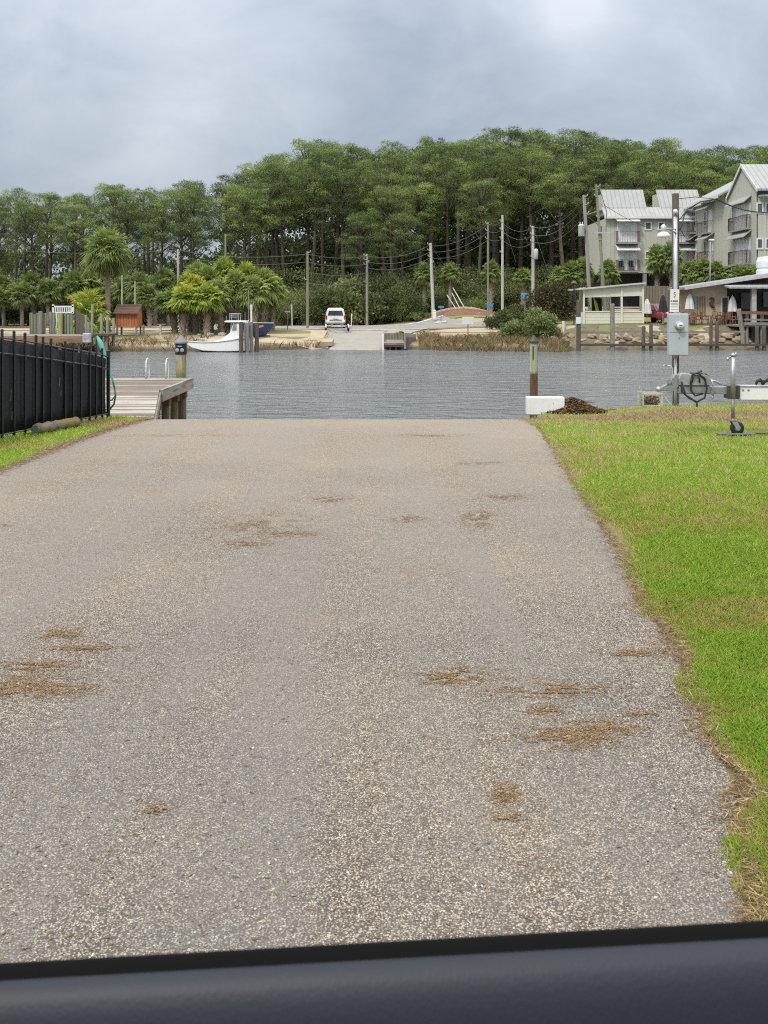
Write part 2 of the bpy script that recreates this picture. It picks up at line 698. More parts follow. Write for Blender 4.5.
farg = b.mix(b.math('GREATER_THAN', spx.outputs['Y'], 112.0), farg, forest)
colr = b.mix(b.math('GREATER_THAN', spx.outputs['Y'], 40.0), nearg, farg)
colr = b.mix(b.math('MULTIPLY', nC, 0.5), colr, (0.09, 0.075, 0.04))
b.base(colr); b.rough(0.95); b.bump(nC, 0.6, 0.02)
GROUND = b.mat
xs = np.unique(np.concatenate([np.linspace(-700, -80, 16), np.arange(-80, -8, 1.5), np.arange(-8, 10, 0.2), np.arange(10, 80, 1.5), np.linspace(80, 700, 16)]))
ys = np.unique(np.concatenate([np.linspace(-200, -4, 12), np.arange(-4, 13.8, 0.6), np.arange(13.8, 20, 0.15), np.arange(20, 64, 2), np.arange(64, 86, 0.4), np.arange(86, 130, 1.2), np.linspace(130, 1500, 30)]))
g = grid_mesh('ground', xs, ys, 0.0, GROUND)
tag(g, kind='structure')

# --- water
b = NB('canal_water')
pos = b.geo()
mp = b.n('ShaderNodeMapping'); b.l(pos, mp.inputs[0]); mp.inputs['Scale'].default_value = (0.42, 1.0, 1.0)
w1 = b.noise(1.3, 3, 0.55, mp.outputs[0], 0.6)
w2 = b.noise(4.5, 4, 0.6, mp.outputs[0], 0.3)
big = b.noise(0.09, 3, 0.5, pos)
spw = b.n('ShaderNodeSeparateXYZ'); b.l(pos, spw.inputs[0])
lee = b.ramp(b.math('DIVIDE', spw.outputs['Y'], 100.0), [(0.58, 1.0), (0.67, 0.16)])      # calmer water in the lee of the far bank
h = b.math('ADD', b.math('MULTIPLY', w1, 1.0), b.math('MULTIPLY', w2, b.math('MULTIPLY_ADD', big, 0.35, 0.08)))
b.base((0.145, 0.165, 0.18))
b.rough(b.ramp(b.noise(0.05, 2, .5, pos), [(0.4, 0.12), (0.6, 0.20)]))
b.b.inputs['IOR'].default_value = 1.333
b.b.inputs['Specular IOR Level'].default_value = 0.9
b.bump(b.math('MULTIPLY', h, lee), 1.0, 0.75)
WATERM = b.mat
mb = MB(); mb.quad((-700, 14.0, WATER), (700, 14.0, WATER), (700, 90, WATER), (-700, 90, WATER))
wo = mb.build('water', WATERM); tag(wo, kind='structure')

# --- near paving: exposed aggregate, worn tan, blown straw stains
b = NB('exposed_aggregate_paving')
pos = b.geo()
sp = b.n('ShaderNodeSeparateXYZ'); b.l(pos, sp.inputs[0])
v = b.n('ShaderNodeTexVoronoi'); v.inputs['Scale'].default_value = 170; b.l(pos, v.inputs['Vector'])
stone = b.ramp(v.outputs['Color'], [(0.0, (0.06, 0.053, 0.048)), (0.22, (0.20, 0.175, 0.15)), (0.5, (0.375, 0.33, 0.275)), (0.75, (0.52, 0.47, 0.395)), (0.93, (0.72, 0.685, 0.62))])
gap = b.ramp(v.outputs['Distance'], [(0.34, 0.0), (0.56, 1.0)])
binder = (0.03, 0.028, 0.027)
colr = b.mix(gap, stone, binder)
v3 = b.n('ShaderNodeTexVoronoi'); v3.inputs['Scale'].default_value = 75; b.l(pos, v3.inputs['Vector'])
pat = b.ramp(v3.outputs['Color'], [(0.2, (0.66, 0.64, 0.62)), (0.5, (1.0, 1.0, 1.0)), (0.85, (1.30, 1.27, 1.22))])
colr = b.mix(0.5, colr, pat, 'MULTIPLY')
pat2 = b.ramp(b.noise(26.0, 5, 0.8, pos), [(0.32, (0.50, 0.50, 0.50)), (0.68, (1.46, 1.46, 1.45))])
colr = b.mix(0.8, colr, pat2, 'MULTIPLY')
v2 = b.n('ShaderNodeTexVoronoi'); v2.inputs['Scale'].default_value = 62; b.l(pos, v2.inputs['Vector'])
big_st = b.math('MULTIPLY', b.ramp(v2.outputs['Distance'], [(0.22, 1.0), (0.34, 0.0)]), b.ramp(b.math('FRACT', b.math('MULTIPLY', v2.outputs['Color'], 7.0)), [(0.62, 0.0), (0.7, 1.0)]))
colr = b.mix(b.math('MULTIPLY', big_st, 0.35), colr, (0.46, 0.40, 0.33))
wear = b.noise(0.45, 5, 0.6, pos)
mp = b.n('ShaderNodeMapping'); b.l(pos, mp.inputs[0]); mp.inputs['Scale'].default_value = (2.3, 0.16, 1)
track = b.noise(0.8, 4, 0.6, mp.outputs[0])
colr = b.mix(b.ramp(wear, [(0.35, 0.0), (0.62, 0.26)]), colr, (0.36, 0.30, 0.235))
colr = b.mix(b.ramp(track, [(0.40, 0.0), (0.60, 0.50)]), colr, (0.165, 0.162, 0.158))
mid = b.noise(7.0, 5, 0.65, pos)
colr = b.mix(b.ramp(mid, [(0.42, 0.0), (0.75, 0.30)]), colr, (0.15, 0.13, 0.115))
# the top of the ramp is washed paler and sandier than the paving near the car
colr = b.mix(b.ramp(b.math('DIVIDE', sp.outputs['Y'], 15.0), [(0.25, 0.0), (0.95, 0.32)]), colr, (0.42, 0.35, 0.28))
# dry leaf stain along both verges
st = b.noise(1.3, 6, 0.7, pos, 0.5)
colr = b.mix(b.ramp(st, [(0.60, 0.0), (0.72, 0.5)]), colr, (0.21, 0.135, 0.07))
b.base(colr); b.rough(0.82)
b.b.inputs['Specular IOR Level'].default_value = 0.35
b.bump(b.math('SUBTRACT', 1.0, v.outputs['Distance']), 0.55, 0.006)
ASPH = b.mat
ysr = np.concatenate([np.arange(-8, 2, 0.5), np.arange(2, 14.25, 0.05), [14.25], np.arange(14.4, 28, 0.4)])
rows_v = []
SUB = 24
for y in ysr:
    rag = 0.035 * mnoise.noise(Vector((y * 2.1, 0, 3))) + 0.028 * mnoise.noise(Vector((y * 7.3, 5, 0))) + 0.012 * mnoise.noise(Vector((y * 21, 9, 0)))
    rag2 = 0.05 * mnoise.noise(Vector((y * 1.3, 8, 0))) + 0.03 * mnoise.noise(Vector((y * 5.3, 4, 4)))
    xl = float(left_x(y)) + rag2; xr = float(lawn_x(y)) + rag * 1.3
    for k in range(SUB + 1):
        t = k / SUB
        x = xl * (1 - t) + xr * t
        z = 0.006 - 0.15 * max(0, y - 14.25)
        rows_v.append((x, y, z))
fs = []
for i in range(len(ysr) - 1):
    for k in range(SUB):
        fs.append((i * (SUB + 1) + k, i * (SUB + 1) + k + 1, (i + 1) * (SUB + 1) + k + 1, (i + 1) * (SUB + 1) + k))
me = bpy.data.meshes.new('road'); me.from_pydata(rows_v, [], fs); me.materials.append(ASPH); me.update()
ro = bpy.data.objects.new('road', me); COL.objects.link(ro); tag(ro, kind='structure')

# ------------------------------------------------------------------ far road, ramp and sandy lot
b = NB('far_asphalt'); pos = b.geo()
n = b.noise(0.8, 6, 0.65, pos); n_ = b.noise(9, 4, 0.6, pos)
c_ = b.ramp(n, [(0.3, (0.20, 0.195, 0.19)), (0.7, (0.32, 0.305, 0.29))]); c_ = b.mix(b.math('MULTIPLY', n_, .3), c_, (0.12, 0.115, 0.11))
b.base(c_); b.rough(0.85); FARROAD = b.mat
b = NB('far_concrete'); pos = b.geo()
n = b.noise(0.7, 6, 0.65, pos)
b.base(b.ramp(n, [(0.3, (0.235, 0.222, 0.205)), (0.55, (0.29, 0.27, 0.245)), (0.75, (0.20, 0.165, 0.14))])); b.rough(0.9); FARCONC = b.mat
b = NB('pale_sand'); pos = b.geo()
n = b.noise(0.6, 6, 0.65, pos)
b.base(b.ramp(n, [(0.3, (0.28, 0.23, 0.16)), (0.6, (0.40, 0.335, 0.25)), (0.8, (0.21, 0.19, 0.11))])); b.rough(0.95); SAND = b.mat
b = NB('pine_bark_mulch'); pos = b.geo()
n = b.noise(5, 6, 0.7, pos); n_ = b.noise(0.5, 3, 0.5, pos)
c_ = b.ramp(n, [(0.3, (0.12, 0.055, 0.038)), (0.7, (0.25, 0.125, 0.085))]); c_ = b.mix(b.ramp(n_, [(.55, 0.0), (.7, .4)]), c_, (0.17, 0.13, 0.06))
b.base(c_); b.rough(0.95); MULCH = b.mat
b = NB('far_turf'); pos = b.geo()
n = b.noise(1.3, 6, 0.7, pos)
b.base(b.ramp(n, [(0.3, (0.26, 0.21, 0.10)), (0.55, (0.15, 0.18, 0.05)), (0.75, (0.22, 0.25, 0.08))])); b.rough(0.95); FTURF = b.mat
WHITE_LINE = plain('road_paint', (0.75, 0.74, 0.70), 0.7, 0.25, 2.0)

# sandy lot left of the ramp, sandy verge right of it
tag(sheet('sandy_path', [((-17.5, 73.5), (-4.2, 74.3)), ((-14, 76), (-4.2, 76)), ((-12, 80), (-4.3, 80)), ((-13, 88), (-4.4, 88)), ((-30, 93), (-4.5, 92))], SAND, 0.03, 12), kind='structure')
tag(sheet('sand_verge', [((3.0, 84), (9.5, 83)), ((5.2, 88), (13.5, 86)), ((7.0, 92), (15.0, 91)), ((8.5, 94), (15.5, 94))], SAND, 0.035, 10), kind='structure')
tag(sheet('sandy_track', [((-60, 86), (-60, 92)), ((-24, 85), (-24, 91)), ((-14, 86), (-14, 92))], SAND, 0.045, 8), kind='structure')
tag(sheet('ramp', [((-4.35, 70), (0.9, 70)), ((-4.35, 73), (0.9, 73)), ((-4.4, 78), (1.3, 78)), ((-4.6, 84), (2.4, 84)), ((-4.8, 88), (3.5, 88)), ((-5, 90), (4.2, 90))], FARCONC, 0.05, 12), kind='structure')
# the road: comes from the left behind the lot, curves away to the right
road_rows = [((-80, 95), (-80, 101)), ((-30, 94), (-30, 100)), ((-12, 92), (-13, 100)), ((-5, 88.6), (-7, 100)), ((0, 87.6), (-2, 100.5)), ((4, 88.8), (2, 101)), ((7, 92), (3.6, 102.5)), ((9, 95), (6, 104)), ((12, 96.5), (11, 104)), ((20, 97), (20, 104)), ((60, 98), (60, 104))]
tag(sheet('far_road', road_rows, FARROAD, 0.07, 10), kind='structure')
mb_rows = [((p[0], p[1]), (p[0] + 0.02, p[1] + 0.28)) for p, q in road_rows[2:9]]
tag(sheet('road_edge_line', mb_rows, WHITE_LINE, 0.085, 1), kind='structure')
mb_rows = [((q[0], q[1] - 0.6), (q[0], q[1] - 0.3)) for p, q in road_rows[1:9]]
tag(sheet('road_far_line', mb_rows, WHITE_LINE, 0.085, 1), kind='structure')
# kerb on the inside of the bend, seen as a pale arc beside the ramp
mb = MB()
mb.tube([(px_, py_, lz(px_, py_) + 0.08) for px_, py_ in [(3.9, 88.0), (5.2, 89.0), (6.6, 90.6), (7.9, 92.8), (8.6, 94.4), (10, 95.6), (14, 96.2)]], 0.13, 6)
kb = mb.build('kerb', FARCONC); tag(kb, kind='structure')
mb = MB()
mb.box((-5.4, 80.5, lz(-5.4, 80.5) - 0.08), (1.3, 8.0, 0.30), rx=math.radians(3.9))
mb.box((-4.5, 76.4, lz(-4.5, 76.4) - 0.02), (1.2, 2.6, 0.30), rx=math.radians(4))
kb = mb.build('ramp_kerb', SAND); tag(kb, kind='structure')
tag(sheet('mulch_bed', [((3.2, 103.0), (13.5, 103.6)), ((3.4, 105.5), (15, 105.5)), ((3.6, 110), (16, 110)), ((5, 113), (17, 113))], MULCH, 0.06, 14), kind='structure')
tag(sheet('far_grass', [((6.0, 102.2), (13, 103.0)), ((4.0, 102.9), (13, 103.6))], FTURF, 0.065, 10), kind='structure')
tag(sheet('grass_patch', [((-10.2, 81.5), (-5.7, 83.2)), ((-10.5, 84), (-6.5, 86)), ((-11, 88), (-8, 88))], FTURF, 0.055, 6), kind='structure')
b = NB('dark_bank_soil'); pos = b.geo(); n = b.noise(3, 6, 0.7, pos)
b.base(b.ramp(n, [(0.3, (0.055, 0.045, 0.032)), (0.5, (0.13, 0.11, 0.07)), (0.7, (0.12, 0.14, 0.05))])); b.rough(0.95); SOIL = b.mat
tag(sheet('bank_soil', [((13.6, 71.5), (60, 72.0))] + [((13.6, q), (60, q + .3)) for q in (72.5, 73.2, 74, 75, 76, 77, 77.9)], SOIL, 0.04, 30), kind='structure')
tag(sheet('yard_grass', [((14.5, 78.0), (40, 78.3)), ((14.5, 82), (40, 82)), ((13, 94), (40, 94))], FTURF, 0.05, 12), kind='structure')

# ------------------------------------------------------------------ vegetation kit
PINE = foliage('pine_needles', [(0.0, (0.038, 0.056, 0.024)), (0.35, (0.098, 0.145, 0.046)), (0.65, (0.180, 0.255, 0.072)), (1.0, (0.30, 0.37, 0.11))], 0.33, 0.40)
PALMF = foliage('palm_leaf', [(0.0, (0.20, 0.14, 0.06)), (0.15, (0.10, 0.135, 0.045)), (0.5, (0.23, 0.31, 0.095)), (0.8, (0.40, 0.46, 0.14)), (1.0, (0.56, 0.52, 0.17))], 0.25, 0.12)
PALMY = foliage('yellowing_palm_leaf', [(0.0, (0.16, 0.11, 0.05)), (0.15, (0.10, 0.16, 0.04)), (0.5, (0.26, 0.37, 0.07)), (0.8, (0.46, 0.48, 0.09)), (1.0, (0.62, 0.46, 0.09))], 0.25, 0.25)
SHRUB = foliage('shrub_leaf', [(0.0, (0.035, 0.052, 0.020)), (0.4, (0.095, 0.118, 0.046)), (0.7, (0.17, 0.205, 0.075)), (1.0, (0.28, 0.29, 0.13))], 0.25, 0.6)
SHRUBL = foliage('light_shrub_leaf', [(0.0, (0.08, 0.11, 0.04)), (0.5, (0.18, 0.24, 0.085)), (1.0, (0.30, 0.36, 0.14))], 0.3, 0.2)
SHRUBR = foliage('rusty_shrub_leaf', [(0.0, (0.03, 0.028, 0.014)), (0.5, (0.07, 0.062, 0.028)), (0.8, (0.12, 0.09, 0.04)), (1.0, (0.20, 0.10, 0.05))], 0.2, 0.2)
MARSH = foliage('dry_marsh_grass', [(0.0, (0.17, 0.095, 0.055)), (0.4, (0.28, 0.195, 0.115)), (0.7, (0.38, 0.30, 0.17)), (1.0, (0.20, 0.24, 0.09))], 0.3, 0.0)
BARK = wood('pine_bark', (0.115, 0.085, 0.068), (0.035, 0.027, 0.022), 'Z', stretch=5, scale=1.6)
PBARK = wood('palm_bark', (0.30, 0.245, 0.19), (0.10, 0.075, 0.058), 'Z', stretch=1.5, scale=3.0)


def rand_unit(n, g):
    a = g.normal(size=(n, 3)); return a / np.linalg.norm(a, axis=1, keepdims=True)


def diamonds(c, a, b_, Ls, Ws):
    """leaf-like diamonds: centre, long axis, cross axis"""
    return np.stack([c + a * Ls[:, None] / 2, c + b_ * Ws[:, None] / 2, c - a * Ls[:, None] / 2, c - b_ * Ws[:, None] / 2], 1)


def perp(a, g):
    r = g.normal(size=a.shape); r -= a * (r * a).sum(1, keepdims=True)
    return r / np.linalg.norm(r, axis=1, keepdims=True)


def leaf_cloud(clumps, per, size, g, flat=0.6, aspect=0.35, shell=0.45, facing=0.0):
    """clumps: (x, y, z, r, tint). Faces sit mostly on each clump's outside and point outwards."""
    Vs, Ts = [], []
    for (x, y, z, r, t) in clumps:
        n = max(8, int(per * (r ** 1.6)))
        d = rand_unit(n, g)
        if facing:
            low = (d[:, 2] < -0.25) & (g.random(n) < 0.75)
            d[low, 2] *= -1
        rad = r * (shell + (1 - shell) * g.random(n) ** 0.5) * (1 + 0.25 * g.normal(size=n).clip(-1, 1.6))
        c = np.array([x, y, z]) + d * rad[:, None] * np.array([1, 1, flat])
        a = d * 0.8 + rand_unit(n, g) * 0.9 + np.array([0, 0, 0.35])
        a /= np.linalg.norm(a, axis=1, keepdims=True)
        Lh = size * g.uniform(0.6, 1.35, n)
        cr_b = perp(a, g)
        if facing:
            nn = d * 1.0 + np.array([0, 0, 0.55]) + g.normal(size=(n, 3)) * 0.45
            nn /= np.linalg.norm(nn, axis=1, keepdims=True)
            a2 = perp(nn, g); b2 = np.cross(nn, a2)
            sel = (g.random(n) < facing)[:, None]
            a = np.where(sel, a2, a); cr_b = np.where(sel, b2, cr_b)
        Vs.append(diamonds(c, a, cr_b, Lh, Lh * aspect))
        Ts.append(np.clip(t + g.normal(size=n) * 0.10, 0, 1))
    return np.concatenate(Vs), np.concatenate(Ts)


def make_pine(seed, H, crown_from, Rc, nclump, dead=4, style=0):
    g = np.random.default_rng(seed)
    t = thing('pine_tree', 'pine', 'tree')
    bend = g.normal(size=2) * 0.5
    tr = MB()
    pts, rad = [], []
    for k in range(9):
        u = k / 8
        pts.append((bend[0] * math.sin(u * 2.2) * 0.8, bend[1] * math.sin(u * 1.8) * 0.8, H * 0.95 * u - 0.3))
        rad.append(0.27 * (1 - u) ** 0.8 + 0.05)
    tr.tube(pts, rad, 8)

    def on(u):
        u = min(max(u, 0), 0.999) * 8; i = int(u); f = u - i
        return Vector(pts[i]) * (1 - f) + Vector(pts[i + 1]) * f
    clumps = []
    for i in range(nclump):
        v_ = (i + g.random()) / nclump
        prof = math.sin(math.pi * min(1, (0.18 + 0.82 * v_)) ** (1.05 if style == 0 else 0.85))
        prof = max(prof, 0.20) ** 0.5
        rr = Rc * prof * (0.35 + 0.65 * math.sqrt(g.random()))
        th = i * 2.399 + g.normal() * 0.4
        u = crown_from + (1 - crown_from) * v_
        base = on(u * 0.97)
        cpt = Vector((base.x + rr * math.cos(th), base.y + rr * math.sin(th), H * u + rr * 0.10 + g.normal() * 0.25 - 0.4))
        cr_ = g.uniform(0.50, 1.10) * (1.08 if style else 1.0)
        clumps.append((cpt.x, cpt.y, cpt.z, cr_, 0.48 + 0.22 * g.normal()))
        if i % 2 == 0 and rr > 0.8:
            st_ = on(max(0.1, u * 0.97 - 0.05))
            midp = st_.lerp(cpt, 0.5) + Vector((0, 0, -0.15))
            tr.tube([st_, midp, cpt], [0.09, 0.06, 0.025], 5)
    for i in range(dead):
        u = g.uniform(0.3, crown_from); st_ = on(u); th = g.uniform(0, 6.28); l_ = g.uniform(0.8, 2.2)
        tr.tube([st_, st_ + Vector((math.cos(th) * l_, math.sin(th) * l_, g.uniform(-.2, .6)))], [0.05, 0.015], 4)
    tr.build('trunk', BARK, t, smooth=True)
    V, T = leaf_cloud(clumps, 330, 0.21, g, 0.66, 0.32, 0.72, 0.70)
    np_mesh('crown', V, PINE, t, T)
    return t


def fan(g, stem0, direction, stem, rad, nseg, droop, V, T, tint, wid=0.036):
    nseg = int(nseg * 1.5)
    """one costapalmate frond: a stalk and a folded fan of strips"""
    d = direction / np.linalg.norm(direction)
    hub = stem0 + d * stem
    side = np.cross(d, np.array([0, 0, 1.0])); nrm = np.linalg.norm(side)
    side = side / nrm if nrm > 1e-3 else np.array([1.0, 0, 0])
    up_ = np.cross(side, d)
    s2 = side * 0.03
    V.append(np.array([stem0 - s2, stem0 + s2, hub + s2, hub - s2])); T.append(tint * 0.9)
    for k in range(nseg):
        a = (k / (nseg - 1) - 0.5) * 3.9
        v_ = d * math.cos(a) + side * math.sin(a) + up_ * g.normal() * 0.10
        v_ /= np.linalg.norm(v_)
        Lk = rad * (0.75 + 0.25 * math.cos(a)) * g.uniform(0.85, 1.1)
        wv = np.cross(v_, up_); wv = wv / np.linalg.norm(wv) * wid
        wv2 = wv + up_ * g.normal() * 0.03
        m_ = hub + v_ * Lk * 0.55 - np.array([0, 0, droop * 0.10 * Lk])
        e_ = hub + v_ * Lk - np.array([0, 0, droop * 0.55 * Lk])
        V.append(np.array([hub, m_ - wv2, e_, m_ + wv2])); T.append(tint + g.normal() * 0.06)


def make_palm(seed, H, Rf=1.0, fronds=34, mat=None, tr0=0.17, boots=False, dead=6, tint=0.5, lean=0.0, skirt=0.0):
    g = np.random.default_rng(seed)
    fronds = int(fronds * 1.35)
    t = thing('palm_tree', 'palm', 'palm')
    top = np.array([lean, 0, H])
    mbt = MB()
    pts = [(lean * (k / 6) ** 1.6, 0, H * k / 6 - 0.15 * (k == 0)) for k in range(7)]
    mbt.tube(pts, [tr0 * (1.15 if k == 0 else 1.0 if k < 5 else 1.12) for k in range(7)], 9)
    if boots:
        for k in range(int(H * 16)):
            z = 0.15 + (H - 0.2) * (k / (H * 16)); th = k * 2.4
            cxx = lean * (z / H) ** 1.6
            p = Vector((cxx + math.cos(th) * tr0 * 0.9, math.sin(th) * tr0 * 0.9, z))
            q = p + Vector((math.cos(th) * 0.13, math.sin(th) * 0.13, 0.26))
            mbt.tube([p, q], [0.05, 0.022], 4)
    mbt.build('trunk', PBARK, t, smooth=not boots)
    V, T = [], []
    for k in range(fronds):
        v_ = (k + 0.5) / fronds
        el = math.radians(85 - 125 * v_ ** 0.85)
        th = k * 2.399 + g.normal() * 0.2
        d = np.array([math.cos(th) * math.cos(el), math.sin(th) * math.cos(el), math.sin(el)])
        tt = tint + 0.22 * (0.5 - v_) + g.normal() * 0.10
        fan(g, top + np.array([0, 0, 0.05 - 0.25 * v_]), d, Rf * g.uniform(0.42, 0.85), Rf * g.uniform(0.55, 0.75), 15, 0.35 + 0.7 * v_, V, T, min(1, max(0.16, tt)))
    for k in range(dead):
        th = k * 2.1 + g.random()
        d = np.array([math.cos(th) * 0.45, math.sin(th) * 0.45, -0.9])
        fan(g, top + np.array([0, 0, -0.3]), d, Rf * 0.4, Rf * 0.7, 9, 0.8, V, T, 0.0)
    np_mesh('crown', np.array(V), mat or PALMF, t, np.array(T))
    return t


def make_shrub(seed, Rx, Rz, mat, n=26, leaf=0.22, per=150, name='shrub'):
    g = np.random.default_rng(seed)
    t = thing(name, 'shrub', 'shrub')
    cl = []
    st = MB()
    for i in range(n):
        th = g.uniform(0, 6.28); rr = Rx * math.sqrt(g.random()) * 0.8
        top = Rz * math.sqrt(max(0.05, 1 - (rr / Rx) ** 2))
        z = top * g.uniform(0.35, 0.92)
        cl.append((rr * math.cos(th), rr * math.sin(th), z, g.uniform(0.28, 0.5) * min(Rx, Rz * 1.2) * 0.9, 0.45 + 0.17 * g.normal()))
        if i < 7:
            st.tube([(rr * .2 * math.cos(th), rr * .2 * math.sin(th), -0.1), (rr * .6 * math.cos(th), rr * .6 * math.sin(th), z * .6), (rr * math.cos(th), rr * math.sin(th), z)], [0.05, 0.035, 0.012], 5)
    st.build('stem', BARK, t, smooth=True)
    rm = np.mean([c[3] for c in cl])
    V, T = leaf_cloud(cl, per / rm ** 1.6 * 0.9, leaf, g, 0.8, 0.55, 0.3)
    np_mesh('foliage', V, mat, t, T)
    return t


def first_or_dup(pool, i, loc, rz, label, group, scale):
    """uses the master itself the first time, copies of it after that"""
    m = pool[i]
    if not m.get('_used'):
        m['_used'] = 1
        m.location = loc; m.rotation_euler = (0, 0, rz)
        m.scale = scale if hasattr(scale, '__len__') else (scale,) * 3
        m['label'] = label
        if group: m['group'] = group
        return m
    r = dup(m, loc, rz, label, group, scale)
    return r

#%%FOREST
TOPY = [(-60, 190), (0, 186), (15, 180), (35, 190), (60, 188), (100, 180), (125, 174), (150, 186), (180, 176), (215, 168), (250, 160), (280, 146), (310, 132), (350, 138), (380, 141), (430, 128), (480, 127), (510, 121), (560, 123), (600, 130), (640, 131), (680, 134), (720, 143), (768, 139), (840, 140)]
pines = [make_pine(100 + i, 20.0, cf, rc, nc, style=s) for i, (cf, rc, nc, s) in enumerate([(0.60, 3.5, 58, 0), (0.55, 3.2, 60, 1), (0.66, 3.8, 52, 0), (0.52, 3.0, 60, 1), (0.69, 3.3, 44, 0), (0.59, 3.8, 64, 1), (0.50, 3.0, 60, 1), (0.58, 3.5, 50, 0), (0.73, 3.0, 32, 0)])]
zones = [(-999, 250, 'tall bare-trunked pine among those left of the yellow-green palms', 'pines at the left end of the wood'),
         (250, 420, 'tall round-topped pine rising behind the white vehicle', 'pines behind the far ramp'),
         (420, 580, 'tall dense pine rising behind the row of utility poles', 'pines behind the utility poles'),
         (580, 999, 'tall dense pine rising behind the grey-roofed apartments', 'pines behind the apartments')]
rp = random.Random(5)
count = 0
placed = []
for row, (Y0, hk, step) in enumerate([(116, 0.66, 6.2), (121, 0.78, 5.0), (127, 0.88, 4.7), (134, 0.95, 4.6), (142, 1.0, 4.6), (151, 1.0, 5.0)]):
    xmax = 0.44 * Y0
    x = -xmax + rp.uniform(0, 3)
    while x < xmax:
        yy = Y0 + rp.uniform(-2.2, 2.2)
        px = 384 + x / yy * F
        keep = True
        if px < 250:
            keep = row in (1, 2, 3, 4) and rp.random() < (0.9 if row < 3 else 0.75)
        if px > 600 and row < 2:
            keep = False
        if px >= 250 and row == 0 and rp.random() > 0.22:
            keep = False
        if px >= 250 and row == 1 and rp.random() > 0.68:
            keep = False
        if keep:
            ty = np.interp(px, [a for a, _ in TOPY], [c for _, c in TOPY])
            zt = EYE + (HOR - ty) / F * yy
            z0 = lz(x, yy)
            k_ = hk * 0.975 if px >= 250 else min(0.985, 0.80 + 0.06 * row + 0.03 * (px > 150))
            Hh = (zt - z0) * (k_ + rp.uniform(-0.055, 0.005))
            i = rp.randrange(len(pines))
            s_ = Hh / 20.0
            wd = s_ ** 0.5 * rp.uniform(0.95, 1.2)
            if px < 250:
                wd *= 0.9
            placed.append((px, row, (x, yy, z0), rp.uniform(0, 6.28), (wd, wd, s_), i))
            count += 1
        x += step * rp.uniform(0.75, 1.25)
MARKS = [(-60, 'beyond the left picture edge'), (0, 'the left picture edge'), (22, 'the left end of the black fence'), (41, 'the weathered board enclosure'), (63, 'the white slatted railing'), (88, 'the bright bushy palm'), (108, 'the tall lone palm'), (126, 'the red shed'), (152, 'the low rail fence'), (181, 'the dock corner piling'), (204, 'the yellow palms'), (225, 'the pole top over the palm clump'), (240, 'the white boat tower'), (262, 'the blue boat bow'), (288, 'the white crosspiece post'), (307, 'the bare greenish pole'), (337, 'the white vehicle'), (367, 'the pole with side insulators'), (398, 'the finger dock'), (430, 'the leaning bank pole'), (450, 'the propped bank palm'), (468, 'the white rectangular sign'), (488, 'the thin greenish pole'), (502, 'the tall white pole'), (520, 'the bright blue sign'), (533, 'the short white pole'), (556, 'the wide rusty bush'), (584, 'the transformer pole'), (600, 'the crossarm pole'), (625, 'the left roof panel of the far block'), (650, 'the gap between the roof panels'), (677, 'the meter pole'), (712, 'the brown balconies'), (742, 'the gable of the near block'), (775, 'the right picture edge'), (830, 'beyond the right picture edge')]
ROWW = ['lowest front', 'front', 'second-row', 'middle-row', 'rear', 'rearmost skyline']
seen = {}
for (px, row, loc, rz, scl, i) in sorted(placed, key=lambda q: q[0]):
    mk = min(MARKS, key=lambda q: abs(q[0] - px))
    d_ = px - mk[0]
    side_ = 'straight above' if abs(d_) < 5 else ('just left of' if d_ < 0 else 'just right of')
    if 'edge' in mk[1]:
        side_ = 'near'
    if mk[1].startswith('beyond'):
        side_ = 'standing'
    lab = '%s pine %s %s' % (ROWW[row], side_, mk[1])
    if seen.get(lab):
        lab = 'another ' + lab
    seen[lab] = 1
    first_or_dup(pines, i, loc, rz, lab, next(z for z in zones if z[0] <= px < z[1])[3], scl)
print('pines', count)

# the wood goes on behind the trees one can tell apart
g = np.random.default_rng(77)
cl = []
for i in range(2600):
    px = g.uniform(225, 860); yy = g.uniform(158, 190)
    if px < 330 and g.random() < 0.4: continue
    ty = np.interp(px, [a for a, _ in TOPY], [c for _, c in TOPY])
    py = g.uniform(ty + 26, 300) if i < 1900 else g.uniform(245, 292)
    cl.append(((px - 384) / F * yy, yy, EYE - (py - HOR) / F * yy, g.uniform(1.6, 2.8), 0.30 + 0.12 * g.normal()))
for i in range(560):
    px = g.uniform(-330, 260); yy = g.uniform(150, 180)
    cl.append(((px - 384) / F * yy, yy, EYE - (g.uniform(255, 302) - HOR) / F * yy, g.uniform(1.5, 2.4), 0.33 + 0.12 * g.normal()))
V, T = leaf_cloud(cl, 34, 0.62, g, 0.7, 0.6, 0.2)
tag(np_mesh('distant_woods', V, PINE, None, T), 'dark dense wood going on behind the front pines', 'woods', kind='stuff')
cl = []
for i in range(1000):
    px = g.uniform(-90, 860); yy = g.uniform(113, 124)
    py = g.uniform(270 if px > 250 else 287, 322)
    cl.append(((px - 384) / F * yy, yy, max(lz((px - 384) / F * yy, yy), EYE - (py - HOR) / F * yy), g.uniform(0.8, 1.5), 0.36 + 0.16 * g.normal()))
V, T = leaf_cloud(cl, 130, 0.25, g, 0.8, 0.5, 0.2)
tag(np_mesh('undergrowth', V, SHRUB, None, T), 'tangled dark undergrowth beneath the pines', 'undergrowth', kind='stuff')

